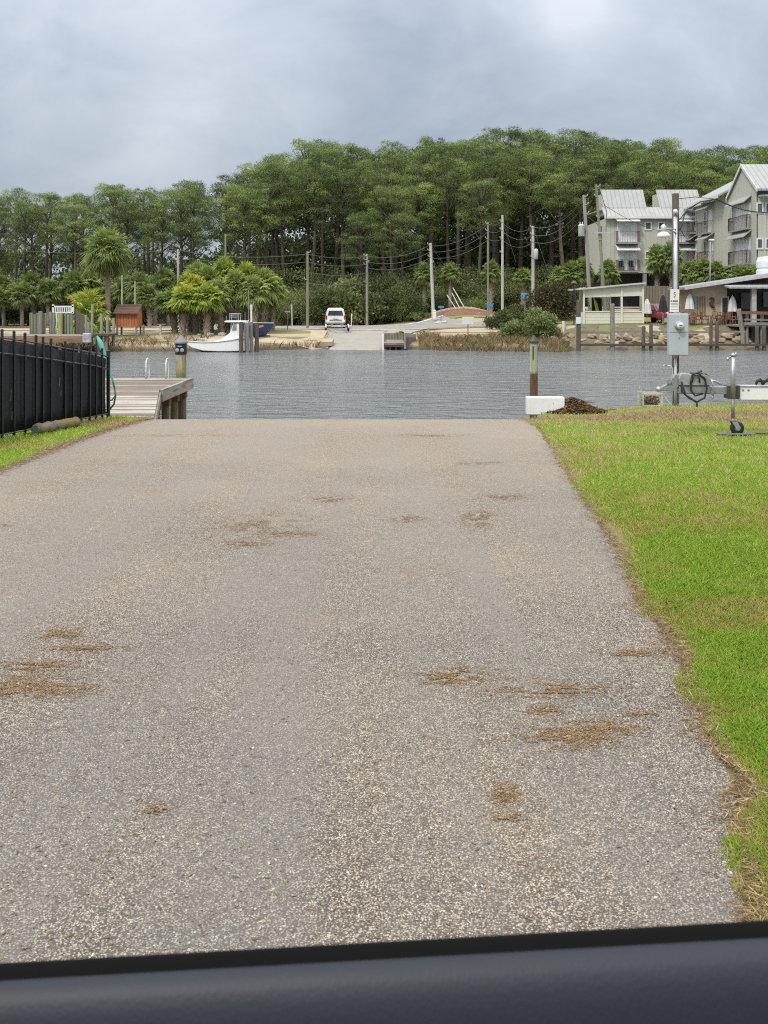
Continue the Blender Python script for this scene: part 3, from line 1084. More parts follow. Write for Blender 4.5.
# shrubs and small trees at the wood's edge
shr = [make_shrub(300 + i, rx, rz, SHRUB, n, 0.15, 420) for i, (rx, rz, n) in enumerate([(2.4, 3.2, 30), (2.0, 2.4, 26), (2.8, 4.2, 34), (1.6, 2.0, 22)])]
for i, (px, pt, yy, lab, grp) in enumerate(
        [(x_, 276 + 8 * math.sin(x_), 106 + 2 * math.sin(x_ * 3), 'dark green bush along the wood edge left of the palm clump', 'bushes left of the palm clump') for x_ in range(-20, 180, 24)] +
        [(x_, 279 + 8 * math.sin(x_ * 1.3), 108 + 2 * math.sin(x_), 'dark green bush at the wood edge behind the white vehicle and ramp', 'bushes behind the far road') for x_ in range(266, 430, 15)] +
        [(x_, 282 + 8 * math.sin(x_ * 1.7), 113.5 + 1.2 * math.sin(x_), 'dark bush at the wood edge behind the utility poles', 'bushes behind the utility poles') for x_ in range(438, 600, 17)]):
    X = (px - 384) / F * yy; z0 = lz(X, yy)
    zt = EYE + (HOR - pt) / F * yy
    k = i % 4
    hh = [3.2, 2.4, 4.2, 2.0][k]
    s_ = (zt - z0) / (hh * 1.12)
    mk = min(MARKS, key=lambda q: abs(q[0] - px)); d_ = px - mk[0]
    lab = 'dark green wood-edge bush %s %s' % ('behind' if abs(d_) < 4 else 'left of' if d_ < 0 else 'right of', mk[1].replace('beyond ', ''))
    first_or_dup(shr, k, (X, yy, z0 - 0.1), i * 1.7, lab, grp, (max(1.0, s_ * 0.9), max(1.0, s_ * 0.9), s_))

# ------------------------------------------------------------------ palms
# tall single cabbage palm on the left shore
p = make_palm(41, 7.0, 1.62, 80, PALMF, 0.19, False, 14, 0.42)
Y_ = 78; X_ = (108 - 384) / F * Y_
p.location = (X_, Y_, lz(X_, Y_)); p['label'] = 'tall round-headed cabbage palm on its own left of the red shed'
zt = EYE + (HOR - 252) / F * Y_; p.scale = (1.0, 1.0, (zt - lz(X_, Y_)) / 7.0)
p.children[0].scale = (1, 1, 1)
for c_ in p.children:
    if c_.name.startswith('crown'):
        c_.scale = (1.0, 1.0, 7.0 / (zt - lz(X_, Y_)))
        c_.location = (0, 0, 7.0 - 7.0 * c_.scale[2])
# the low row behind it and the palm clump
lowp = [make_palm(50 + i, 3.2, 1.05, 40, PALMF, 0.16, i == 0, 7, 0.30, lean=[0.2, -0.3, 0.1][i]) for i in range(3)]
k = 0
for px, py, yy in [(-14, 290, 100), (4, 287, 99), (22, 292, 97), (34, 284, 101), (48, 289, 98), (72, 283, 100), (88, 280, 102), (122, 287, 101), (140, 284, 99), (155, 287, 101), (168, 281, 102), (-4, 297, 96), (150, 294, 96), (100, 296, 100)]:
    X = (px - 384) / F * yy; z0 = lz(X, yy); zt = EYE + (HOR - py) / F * yy
    mk = min(MARKS, key=lambda q: abs(q[0] - px)); d_ = px - mk[0]
    lab = '%s cabbage palm %s %s' % ('stout' if px == -14 else 'squat' if py > 289 else 'short dark', 'behind' if abs(d_) < 4 else 'left of' if d_ < 0 else 'right of', mk[1].replace('beyond ', ''))
    first_or_dup(lowp, k % 3, (X, yy, z0), k * 1.3, lab, 'short palms along the left wood edge', (1.15, 1.15, max(0.5, (zt - z0) / 3.4)))
    k += 1
cl_y = [make_palm(60 + i, 3.0, 0.98, 56, PALMY if i != 1 else PALMF, 0.20, True, 8, tn, lean=[-0.3, 0.3, 0.0][i]) for i, tn in enumerate([0.58, 0.48, 0.50])]
clump = [(183, 298, 80, 0, 'yellowed palm at the left front of the palm clump'),
         (196, 290, 81.5, 0, 'yellow-green palm second from the left in the palm clump'),
         (207, 297, 79.5, 2, 'low yellow-green palm at the front of the palm clump'),
         (211, 282, 84, 1, 'green palm near the middle top of the palm clump'),
         (224, 276, 85, 2, 'highest green palm of the palm clump'),
         (236, 286, 82, 1, 'green palm behind the white boat tower'),
         (247, 280, 84.5, 2, 'green palm right of the highest one in the palm clump'),
         (262, 284, 84, 1, 'green palm with a brown dead skirt at the right of the clump'),
         (272, 289, 86, 2, 'rightmost drooping palm of the palm clump'),
         (221, 293, 81, 1, 'dark palm low at the centre of the palm clump'),
         (190, 287, 84, 2, 'small green palm behind the yellowed left palm of the clump'),
         (201, 279, 86, 1, 'green palm behind the second yellow-green palm of the clump'),
         (254, 290, 81.5, 1, 'low palm just above the mooring posts'),
         (230, 279, 87, 1, 'palm hidden behind the highest palm of the clump'),
         (175, 301, 82, 1, 'lowest leftmost palm of the palm clump')]
for px, py, yy, k, lab in clump:
    X = (px - 384) / F * yy; z0 = lz(X, yy); zt = EYE + (HOR - py) / F * yy
    first_or_dup(cl_y, k, (X, yy, z0), px * 0.7, lab, 'palms in the clump behind the white boat', (1.2, 1.2, (zt - z0) / 3.05))
# right-hand palms
rpal = [make_palm(70 + i, 4.0, 0.95, 40, PALMF, 0.17, i == 1, 6, 0.40) for i in range(2)]
for px, py, yy, k, lab in [(424, 273, 107, 0, 'palm left of the leaning utility pole on the mulch bank'),
                           (450, 272, 108, 0, 'propped palm on the red mulch bank'),
                           (491, 270, 106, 1, 'palm between the two tall utility poles'),
                           (523, 276, 105, 1, 'palm behind the small blue sign'),
                           (572, 272, 90, 1, 'full palm left of the transformer pole'),
                           (583, 269, 91, 0, 'full palm right behind the transformer pole'),
                           (560, 276, 92, 0, 'palm at the left of the pair behind the cream pavilion'),
                           (608, 270, 92, 1, 'narrow palm at the corner of the far apartment block'),
                           (657, 258, 92, 1, 'left palm of the pair in front of the far apartment block'),
                           (672, 256, 91, 1, 'right palm of the pair beside the meter pole'),
                           (690, 272, 88, 0, 'palm left of the street light behind the beige building'),
                           (704, 270, 87, 1, 'palm right below the brown balconies'),
                           (716, 273, 86, 0, 'palm behind the beige building roof near the corner wall'),
                           (741, 276, 83.4, 1, 'low palm below the right-hand balcony doors'),
                           (753, 277, 83.6, 0, 'low palm beside the white roof tank')]:
    X = (px - 384) / F * yy; z0 = lz(X, yy); zt = EYE + (HOR - py) / F * yy
    first_or_dup(rpal, k, (X, yy, z0), px * 0.37, lab, 'palms around the apartments and poles', (1.0, 1.0, (zt - z0) / 4.1))
# leafy young palm behind the weathered enclosure
p = make_palm(90, 1.0, 1.3, 34, PALMY, 0.15, False, 2, 0.45)
p.location = at(88, 318, 77); p.location.z = lz(p.location.x, 77); p.scale = (1.2, 1.2, 1.5)
p['label'] = 'bright green bushy palm between weathered enclosure and tall palm'

# individual bushes on the right
def one_shrub(seed, px, ptop, yy, rx, mat, label, n=26, leaf=0.16):
    X = (px - 384) / F * yy; z0 = lz(X, yy); zt = EYE + (HOR - ptop) / F * yy
    s = make_shrub(seed, rx, (zt - z0) / 1.12, mat, n, leaf, 300)
    s.location = (X, yy, z0 - 0.05); s['label'] = label
    return s
one_shrub(401, 541, 303, 74.5, 1.35, SHRUBL, 'dense mid-green round bush at the water edge', 30)
one_shrub(402, 514, 316, 76, 1.25, SHRUBL, 'low pale green bush left of the dense round bush', 20)
one_shrub(403, 556, 279, 86, 3.0, SHRUBR, 'wide dark bush with rusty leaves left of the cream pavilion', 34, 0.2)
one_shrub(404, 500, 307, 88, 1.4, SHRUB, 'dark bush at the foot of the white utility pole', 20)
one_shrub(405, 520, 300, 92, 1.7, SHRUB, 'dark bush below the small blue sign', 22)
one_shrub(406, 418, 312, 104, 1.3, SHRUBL, 'grey-green grassy clump on the left of the mulch bank', 18)
one_shrub(407, 428, 313, 105, 1.0, SHRUBL, 'grey-green grassy clump beside the mulch bank pole', 18)
one_shrub(408, 472, 297, 111, 2.2, SHRUBL, 'pale hedge-like bush behind the mulch bank', 22)
one_shrub(409, 699, 272, 83.5, 2.0, SHRUB, 'dark bush behind the beige building roof', 22, 0.2)

# marsh grass along the far shore
def blades(n, xf, hmin, hmax, wd, mat, name, label, cat, g, lean=0.35, tintf=None):
    XY = xf(n, g)
    x, y = XY[:, 0], XY[:, 1]
    n = len(x)
    z = land(x, y)
    hgt = g.uniform(hmin, hmax, n)
    th = g.uniform(0, 6.28, n); ln = lean * hgt * g.random(n)
    base = np.stack([x, y, z - 0.02], 1)
    tip = base + np.stack([np.cos(th) * ln, np.sin(th) * ln, hgt], 1)
    midp = base + np.stack([np.cos(th) * ln * .3, np.sin(th) * ln * .3, hgt * .55], 1)
    ph = g.uniform(0, 3.14, n); s_ = np.stack([np.cos(ph), np.sin(ph), 0 * ph], 1) * (wd * g.uniform(.6, 1.3, n))[:, None]
    V = np.stack([base - s_, base + s_, midp + s_ * .8, tip, midp - s_ * .8], 1)
    t_ = g.random(n) if tintf is None else tintf(x, y, g)
    return tag(np_mesh(name, V, mat, None, t_), label, cat, kind='stuff')


def marsh_xy(n, g):
    a = g.uniform(-62, -13.2, int(n * .5)); b1 = g.uniform(2.6, 13.4, int(n * .36)); c1 = g.uniform(-13, -4.8, int(n * .03))
    x = np.concatenate([a, b1, c1]); d = g.uniform(-0.5, 5.0, len(x))
    d = d * (0.55 + 0.9 * np.sin(x * 1.3) ** 2 * np.sin(x * 0.37 + 1) ** 2 + .3)
    kp_ = g.random(len(x)) < 0.35 + 0.65 * np.sin(x * 2.1 + d * 1.7) ** 2
    x, d = x[kp_], d[kp_]
    d = np.where((x > -13.2) & (x < 0), g.uniform(0, 1.0, len(x)), d)
    return np.stack([x, shore_y(x) + d], 1)
blades(34000, marsh_xy, 0.15, 0.62, 0.014, MARSH, 'marsh_grass', 'dry brown marsh grass along the far water edge', 'grass', np.random.default_rng(5), lean=1.1)


# ------------------------------------------------------------------ near side: dock, pilings, fence
GALV = plain('galvanised_steel', (0.42, 0.44, 0.46), 0.42, 0.35, 5, 0.65, 0.25)
ALU = plain('dull_aluminium', (0.55, 0.57, 0.60), 0.38, 0.2, 3, 0.5, 0.12)
BLACKP = plain('black_powder_coat', (0.012, 0.013, 0.016), 0.38, 0.3, 4)
BLACKSCREEN = plain('black_screen_cloth', (0.009, 0.011, 0.016), 0.62, 0.45, 2.5, grime=0.08, bump=0.15, fine=60)
RUBBER = plain('black_rubber', (0.016, 0.016, 0.017), 0.7, 0.3, 6)
WHITEP = plain('white_paint', (0.74, 0.75, 0.74), 0.5, 0.12, 2.0, grime=0.18)
GELCOAT = plain('white_gelcoat', (0.80, 0.81, 0.81), 0.25, 0.06, 1.0, grime=0.08)
DOCKW = wood('dock_board_wood', (0.205, 0.17, 0.14), (0.05, 0.038, 0.03), 'X', stretch=9, scale=3)
DOCKW2 = wood('bleached_dock_board_wood', (0.44, 0.41, 0.37), (0.12, 0.095, 0.075), 'X', stretch=9, scale=3)
BEAMW = wood('dock_beam_wood', (0.33, 0.30, 0.26), (0.10, 0.075, 0.06), 'Y', stretch=12, scale=3)
PILEW = wood('piling_wood', (0.20, 0.14, 0.08), (0.05, 0.032, 0.02), 'Z', moss=(0.10, 0.12, 0.055), stretch=8, scale=5)
DARKPILE = wood('dark_wet_piling_wood', (0.115, 0.092, 0.078), (0.035, 0.028, 0.024), 'Z', stretch=8, scale=4)
GREYPILE = wood('grey_piling_wood', (0.26, 0.235, 0.215), (0.10, 0.085, 0.075), 'Z', stretch=8, scale=3)
GREYRAIL = wood('grey_rail_wood', (0.23, 0.205, 0.185), (0.085, 0.07, 0.06), 'X', stretch=10, scale=3)
DARKRAIL = wood('dark_rail_wood', (0.085, 0.065, 0.055), (0.03, 0.023, 0.02), 'X', stretch=10, scale=3)
RUSTW = wood('rusty_brown_wood', (0.21, 0.10, 0.05), (0.08, 0.038, 0.02), 'Z', stretch=6, scale=5)

dock = thing('wooden_dock', 'weathered plank dock beyond the black fence end with open piles beneath', 'dock', (-5.3, 14.35, 0))
def dock_right(y):
    return np.interp(y, [14.3, 19.45, 22.6], [-3.30, -4.37, -4.37])
y = 14.36; k = 0
while y < 22.5:
    wv = 0.138
    xr = float(dock_right(y + wv / 2)) + R.uniform(-.012, .012)
    m = MB()
    x0, z0 = -6.9, -0.02 + R.uniform(-.003, .003)
    xr2 = float(dock_right(y + wv)); xr1 = float(dock_right(y))
    m.add([(x0, y, z0 - .035), (xr1, y, z0 - .035), (xr2, y + wv, z0 - .035), (x0, y + wv, z0 - .035), (x0, y, z0), (xr1, y, z0), (xr2, y + wv, z0), (x0, y + wv, z0)],
          [(3, 2, 1, 0), (4, 5, 6, 7), (0, 1, 5, 4), (1, 2, 6, 5), (2, 3, 7, 6), (3, 0, 4, 7)])
    m.build('plank', DOCKW2 if R.random() < (0.62 if 14.8 < y < 18.2 else 0.15) else DOCKW, dock)
    y += wv + 0.016; k += 1
m = MB()
m.box((-4.335, 21.03, -0.135), (0.06, 3.16, 0.235))
m.build('fascia', BEAMW, dock)
m = MB(); m.add([(-3.29, 14.36, -.26), (-4.335, 19.42, -.26), (-4.335, 19.42, -.058), (-3.29, 14.36, -.058), (-3.34, 14.36, -.26), (-4.385, 19.42, -.26), (-4.385, 19.42, -.058), (-3.34, 14.36, -.058)],
      [(0, 1, 2, 3), (7, 6, 5, 4), (0, 4, 5, 1), (3, 2, 6, 7), (0, 3, 7, 4), (1, 5, 6, 2)])
m.build('fascia', BEAMW, dock)
m = MB(); m.box((-5.6, 22.56, -0.14), (2.55, 0.06, 0.23)); m.build('fascia', BEAMW, dock)
for y in (19.75, 20.6, 21.45, 22.3):
    for x in (-4.50, -6.6):
        pl = MB(); pl.tube([(x, y, -3.2), (x, y, -0.28)], 0.085, 12)
        pl.build('pile', PILEW, dock, smooth=False)
    m = MB(); m.box((-4.50, y, -0.33), (0.20, 0.19, 0.22), bev=.01); m.build('pile_collar', RUSTW, dock)
for y in (15.6, 17.6):
    for x in (-4.6, -6.6):
        pl = MB(); pl.tube([(x, y, -3.0), (x, y, -0.06)], 0.085, 12); pl.build('pile', PILEW, dock)

def handrail(px, lab):
    m = MB()
    p = at(px, 378, 22.35)
    m.tube([(p.x - .02, 22.75, -1.6), (p.x - .02, 22.75, 0.12), (p.x - .01, 22.70, 0.36), (p.x, 22.5, 0.425), (p.x, 22.4, 0.40), (p.x, 22.36, 0.35), (p.x, 22.35, -0.02)], 0.015, 8)
    return m
lad = thing('dock_ladder', 'white tube boarding ladder at the far end of the plank dock', 'ladder', (-5.1, 22.6, 0))
for px in (146, 166):
    handrail(px, '').build('handrail', WHITEP, lad, smooth=True)
xa, xb = at(146, 378, 22.35).x, at(166, 378, 22.35).x
for z in (-0.25, -0.55, -0.85, -1.15):
    m = MB(); m.tube([(xa, 22.75, z), (xb, 22.75, z)], 0.02, 6); m.build('rung', WHITEP, lad)

# dock piling with pointed cap and a lamp band
X_, Y_ = at(181, 378, 22.8).x, 22.8
dp = thing('dock_piling', 'thick dock corner piling with pointed grey cap and black lamp band', 'piling', (X_, Y_, 0))
m = MB(); m.tube([(X_, Y_, -3.2), (X_, Y_, 0.62)], [0.135, 0.12], 16); m.build('post', wood('pale_green_piling_wood', (0.34, 0.31, 0.20), (0.13, 0.12, 0.07), 'Z', moss=(0.13, 0.17, 0.06), stretch=10, scale=6), dp)
m = MB(); m.lathe((X_, Y_, 0.50), [(0.128, 0), (0.132, 0.01), (0.132, 0.245), (0.128, 0.25)], 16)
bandm = m.build('lamp_band', BLACKP, dp)
m = MB(); m.lathe((X_, Y_, 0.75), [(0.125, 0), (0.155, 0.002), (0.155, 0.03), (0.145, 0.045), (0.02, 0.19), (0.004, 0.2)], 16)
m.build('cap', plain('grey_plastic_cap', (0.17, 0.18, 0.20), 0.5, .2), dp)
for sx in (-1, 1):
    m = MB(); m.lathe((X_ + sx * 0.055, Y_ - 0.125, 0.60), [(0.042, 0.0), (0.046, -0.02), (0.03, -0.035), (0.004, -0.037)], 12, axis='Y')
    m.build('lamp', plain('lamp_lens', (0.30, 0.33, 0.36), 0.15, .2), bandm)
m = MB(); m.box((X_, Y_ - 0.136, 0.69), (0.10, 0.012, 0.028), bev=.004); m.build('solar_cell', plain('pale_cell', (0.35, 0.37, 0.42), 0.2), bandm)

# black metal fence with screen cloth
fence = thing('metal_fence', 'black picket metal fence lined with black screen cloth on the left', 'fence', (-4.65, 12.1, 0))
def fence_pt(px):
    if px >= 0:
        q = px / F - 0.384
        Yf = -7.917 / (q - 0.27); return (q * Yf, Yf)
    t = -px / 100.0
    return (-4.65 - 0.55 * t, 12.1 - 2.4 * t)
def fence_top(px):
    return float(np.interp(px, [-300, -100, 0, 25, 65, 96, 108.5], [1.35, 1.345, 1.325, 1.265, 1.13, 1.03, 0.955]))
fpx = [-100, -90, -80, -70, -60, -50, -40, -30, -20, -10, 2, 14, 25, 36, 43, 51, 65, 73, 81, 89.5, 96, 102, 108.3]
for px in fpx:
    x, y = fence_pt(px); zt = fence_top(px)
    big_ = px in (-40, 108.3)
    m = MB(); s_ = 0.040 if big_ else 0.026
    m.box((x, y, zt / 2), (s_, s_, zt), rz=-0.26)
    po = m.build('post' if big_ else 'picket', BLACKP, fence)
    m = MB(); m.lathe((x, y, zt), [(s_ * .8, 0), (s_ * .8, .012), (s_ * .6, .022), (0.004, .028)], 4); m.build('finial', BLACKP, po)
for dz in (0.075, 0.255, 9):
    m = MB(); pts = []
    for px in [-100, -50, 0, 25, 45, 65, 80, 96, 108]:
        x, y = fence_pt(px)
        pts.append((x, y, 0.06 if dz == 9 else fence_top(px) - dz * (1.0 if px > 40 else 1.05)))
    m.tube(pts, 0.011, 4); m.build('rail', plain('highlit_black_rail', (0.085, 0.09, 0.10), 0.35, .3), fence)  # rails paler than the pickets: their highlights are put into the colour
m = MB(); vs = []; fs = []
pxs = np.linspace(-100, 108, 84)
for i, px in enumerate(pxs):
    x, y = fence_pt(px)
    off = 0.018 * math.sin(px * 0.55) + 0.010 * math.sin(px * 1.7)
    nx_, ny_ = -0.97, 0.26
    for j in range(6):
        z = 0.05 + (fence_top(px) - 0.10 - 0.05) * j / 5
        o_ = 0.035 + off * math.sin(math.pi * j / 5)
        vs.append((x + nx_ * o_, y + ny_ * o_, z))
for i in range(len(pxs) - 1):
    for j in range(5):
        a = i * 6 + j; fs.append((a, a + 6, a + 7, a + 1))
m.add(vs, fs)
scr = m.build('screen_cloth', BLACKSCREEN, fence, smooth=True)
for (px, z0_, z1_, w_) in ((10.5, .46, .60, .004), (11.5, .22, .32, .005), (59, .56, .68, .005), (60.5, .42, .50, .004)):
    x, y = fence_pt(px); m = MB(); m.box((x + .012, y - .018, (z0_ + z1_) / 2), (w_, .004, z1_ - z0_), rz=-.26, ry=.05); m.build('scuff', plain('pale_scuff', (.20, .21, .22), .7), fence)
sm_ = scr.modifiers.new('thick', 'SOLIDIFY'); sm_.thickness = 0.004

# teal strap and hose behind the fence's end post
m = MB()
m.tube([at(97, 336, 14.9), at(100, 342, 14.9), at(104, 353, 14.85), at(108, 365, 14.8), at(112, 378, 14.75), at(114.5, 388, 14.75)], [0.012, 0.04, 0.034, 0.020, 0.016, 0.014], 8)
hs = thing('garden_hose', 'teal green hose hanging behind the end post of the black fence', 'hose', at(112, 418, 14.75))
m.build('strap', plain('teal_webbing', (0.10, 0.36, 0.30), 0.6, .3), hs, smooth=True)
m = MB(); m.tube([at(114.5, 388, 14.75), at(115.5, 396, 14.7), at(114, 404, 14.7), at(110, 409, 14.7), at(106, 413, 14.75)], 0.014, 8)
m.tube([at(107, 402, 14.8), at(112, 400, 14.7), at(115, 396, 14.72)], 0.010, 6)
m.build('hose', plain('dark_green_hose', (0.03, 0.055, 0.05), 0.4, .3), hs, smooth=True)

# old piling lying in the grass against the fence
lg = thing('fallen_log', 'old grey round timber lying in the grass along the fence', 'log', at(56, 433, 12.8))
A, B_ = at(36, 432, 12.55), at(76, 423, 13.35)
A.z = 0.075; B_.z = 0.075
m = MB(); n_ = 14
m.tube([A.lerp(B_, i / n_) + Vector((0, 0, 0.006 * math.sin(i * 2.2))) for i in range(n_ + 1)], [0.068 + 0.007 * math.sin(i * 1.9) for i in range(n_ + 1)], 14)
m.build('trunk', wood('mossy_log_wood', (0.20, 0.185, 0.165), (0.07, 0.06, 0.05), 'Y', moss=(0.22, 0.17, 0.06), stretch=4, scale=6), lg, smooth=True)
m = MB(); d_ = (A - B_).normalized(); m.tube([A + d_ * 0.001, A + d_ * 0.02], [0.066, 0.058], 14); m.build('cut_end', plain('grey_green_end_grain', (0.15, 0.17, 0.15), .8), lg)

# right-hand mooring piling
X_, Y_ = at(533.5, 395, 19.5).x, 19.5
mp_ = thing('mooring_piling', 'slim pale green mooring piling with pointed cap, rusty at its foot', 'piling', (X_, Y_, -1.2))
b = NB('lichen_piling_wood')
sp = b.n('ShaderNodeSeparateXYZ'); b.l(b.geo(), sp.inputs[0])
g_ = b.noise(20, 6, .65, b.coord('Object', (1, 1, .1)))
up_ = b.ramp(g_, [(0.3, (0.20, 0.24, 0.15)), (0.7, (0.42, 0.45, 0.34))])
lo_ = b.ramp(g_, [(0.3, (0.05, 0.03, 0.018)), (0.7, (0.19, 0.095, 0.045))])
f_ = b.math('ADD', sp.outputs['Z'], b.math('MULTIPLY', b.noise(9, 4), 0.35))
b.base(b.mix(b.ramp(f_, [(0.42, 0), (0.52, 1)]), lo_, up_)); b.rough(0.9); b.bump(g_, 0.5, 0.01)
m = MB(); m.tube([(X_, Y_, -3.2), (X_ + .005, Y_, 0.9)], [0.085, 0.075], 14); m.build('post', b.mat, mp_)
m = MB(); m.lathe((X_ + .005, Y_, 0.895), [(0.078, 0), (0.098, 0.0), (0.098, 0.03), (0.02, 0.14), (0.004, 0.15)], 14); m.build('cap', plain('dark_cap', (0.045, 0.045, 0.05), .5), mp_)
m = MB(); m.box((X_ - .02, Y_ - .078, 0.70), (0.02, 0.01, 0.26), rz=0.1); m.build('crack', plain('dark_split', (0.03, 0.025, 0.02), .9), mp_)

# white block at the lawn's corner
wb = MB()
c0 = at(546, 413, 15.1)
wb.box((c0.x, 15.2, c0.z + 0.105), (0.56, 0.26, 0.26), rz=-0.03, bev=0.008)
wbo = wb.build('foam_block', plain('white_foam', (0.72, 0.73, 0.74), 0.85, .12, 3, grime=0.15, bump=.2, fine=60))
tag(wbo, 'white rectangular float block at the lawn corner beside the slim piling', 'block')
# brush heap
g = np.random.default_rng(21)
hp = thing('brush_heap', 'low brown heap of dead leaves and twigs beside the white block', 'heap', at(572, 412, 15.25))
n = 9000
u = g.random(n); th = g.uniform(0, 6.28, n)
rx = 0.52 * np.sqrt(u); xx = rx * np.cos(th); yy_ = 0.6 * rx * np.sin(th)
prof = np.exp(-((xx + 0.0) / 0.26) ** 2) * 0.215 + 0.03 * np.exp(-((xx - .3) / .25) ** 2)
zz = prof * g.uniform(0.2, 1.0, n) * np.exp(-(yy_ / .3) ** 2) + 0.005
c = np.stack([xx, yy_, zz], 1); a = rand_unit(n, g); a[:, 2] *= 0.35; a /= np.linalg.norm(a, axis=1, keepdims=True)
Lh = g.uniform(0.03, 0.10, n)
DEAD = foliage('dead_leaves', [(0.0, (0.05, 0.027, 0.015)), (0.5, (0.14, 0.08, 0.042)), (1.0, (0.27, 0.18, 0.10))], 0.1, 0.0, 0.8)
hpz = hp.location.z; hp.location.z = 0.0
np_mesh('dead_leaves', diamonds(c, a, perp(a, g), Lh, Lh * 0.3), DEAD, hp, g.random(n))
m = MB()
for i in range(26):
    th = R.uniform(0, 6.28); r0 = R.uniform(0, .3)
    p = Vector((r0 * math.cos(th), r0 * .5 * math.sin(th), R.uniform(.02, .16))); q = p + Vector((R.uniform(-.3, .35), R.uniform(-.2, .2), R.uniform(-.02, .08)))
    m.tube([p, p.lerp(q, .5) + Vector((0, 0, .02)), q], [.008, .006, .003], 4)
m.tube([(.3, -.05, .03), (.5, -.05, .035), (.68, -.02, .05)], [.014, .011, .005], 5)
m.build('twigs', BARK, hp, world=False)
# small timber frame on the bank
fr = thing('wooden_crate', 'small pale green open timber crate frame on the bank left of the meter pole', 'crate', at(650, 406, 16.6))
GW = wood('pale_green_wood', (0.50, 0.50, 0.38), (0.26, 0.26, 0.18), 'X', stretch=8, scale=5)
x0, x1 = at(641.5, 0, 16.6).x, at(660, 0, 16.6).x
zb = -0.06; zt_ = EYE - (393 - HOR) / F * 16.6
for x in (x0, x1):
    for yb in (16.5, 16.8):
        m = MB(); m.box((x, yb, (zb + zt_) / 2), (0.028, 0.028, zt_ - zb)); m.build('leg', GW, fr)
for z in (zt_, zb + 0.03):
    for yb in (16.5, 16.8):
        m = MB(); m.box(((x0 + x1) / 2, yb - .002, z), (x1 - x0 + .03, 0.03, 0.028)); m.build('rail', GW, fr)
m = MB(); m.tube([(x1 + .01, 16.5, zt_ - .01), (x1 + 0.17, 16.5, zb + .01)], 0.011, 5); m.build('brace', GW, fr)
n = 900; c = np.stack([g.uniform(x0 + .03, x1 - .02, n), g.uniform(16.52, 16.78, n), zb + g.random(n) ** 1.5 * (zt_ - zb) * .75], 1) - np.array(fr.location)
a = rand_unit(n, g)
np_mesh('leaf_fill', diamonds(c, a, perp(a, g), np.full(n, .04), np.full(n, .015)), DEAD, fr, g.random(n))

# ------------------------------------------------------------------ meter pole
Yp = 17.0
xc = at(676, 0, Yp).x
mpole = thing('meter_pole', 'slim utility pole with grey electric meter box at the lawn edge', 'utility pole', (xc, Yp, 0))
ztop = EYE + (HOR - 193) / F * Yp
m = MB(); m.box((xc + .01, Yp + .06, ztop / 2 - 0.2), (0.10, 0.085, ztop + 0.4), bev=.008); m.build('post', wood('dark_post_wood', (0.135, 0.115, 0.10), (0.05, 0.042, 0.038), 'Z', stretch=12, scale=5), mpole)
m = MB(); m.tube([(xc - .012, Yp - .01, 0.72), (xc - .012, Yp - .01, ztop - 0.40)], 0.034, 12)
m.tube([(xc - .012, Yp - .01, ztop - 0.40), (xc - .012, Yp - .02, ztop - 0.33), (xc - .03, Yp - .05, ztop - 0.30)], [0.036, 0.044, 0.036], 12)
m.tube([(xc - .012, Yp - .01, -0.1), (xc - .012, Yp - .01, 0.81)], 0.026, 10)
m.build('conduit', plain('grey_conduit', (0.56, 0.58, 0.60), 0.35, .12, 3, 0.25), mpole, smooth=True)
m = MB(); m.tube([(xc - .052, Yp + .02, -.1), (xc - .052, Yp + .02, 0.55), (xc - .1, Yp, 0.60), (xc - .16, Yp, 0.60)], 0.013, 8); m.build('water_pipe', WHITEP, mpole, smooth=True)
m = MB(); m.box((xc - .17, Yp, 0.615), (.05, .03, .03), bev=.006); m.tube([(xc - .19, Yp, .61), (xc - .215, Yp, .60)], .012, 6); m.build('tap', GALV, mpole)
z0_, z1_ = EYE - (355 - HOR) / F * Yp, EYE - (313.5 - HOR) / F * Yp
xbx0, xbx1 = at(666.3, 0, Yp).x, at(685.3, 0, Yp).x
bm_ = MB(); bm_.box(((xbx0 + xbx1) / 2, Yp - .115, (z0_ + z1_) / 2), (xbx1 - xbx0, .15, z1_ - z0_), bev=0.012)
mbox = bm_.build('meter_box', plain('pale_blue_grey_enamel', (0.42, 0.485, 0.52), 0.4, .08, 2, 0.1, grime=0.08), mpole)
mzc = EYE - (325.5 - HOR) / F * Yp
mxc = at(675.8, 0, Yp).x
m = MB(); m.lathe((mxc, Yp - .192, mzc), [(0.074, 0.0), (0.076, -0.02), (0.066, -0.03)], 20, axis='Y'); m.build('meter_ring', GALV, mbox)
m = MB(); m.lathe((mxc, Yp - .222, mzc), [(0.060, 0.0), (0.058, -0.05), (0.045, -0.07), (0.004, -0.075)], 20, axis='Y'); m.build('meter_glass', plain('meter_dome', (0.60, 0.64, 0.66), 0.12, .1), mbox, smooth=True)
m = MB(); m.box((mxc, Yp - .299, mzc + .012), (.05, .004, .014)); m.box((mxc - .01, Yp - .299, mzc - .02), (.03, .004, .008)); m.build('dial', plain('dial_dark', (.08, .08, .09), .4), mbox)
m = MB(); m.box(((xbx0 + xbx1) / 2, Yp - .192, mzc - 0.105), (xbx1 - xbx0 - .01, .006, .007)); m.build('cover_seam', plain('seam_grey', (.20, .24, .26), .5), mbox)
m = MB(); m.box((mxc, Yp - .195, mzc - .115), (.022, .012, .028), bev=.003); m.box((mxc, Yp - .20, mzc - .20), (.010, .012, .03)); m.build('latch', GALV, mbox)
# conduit hub on the box
m = MB(); m.lathe((xc - .012, Yp - .03, z1_ - .005), [(.05, 0), (.05, .03), (.038, .04)], 12); m.build('hub', GALV, mbox)
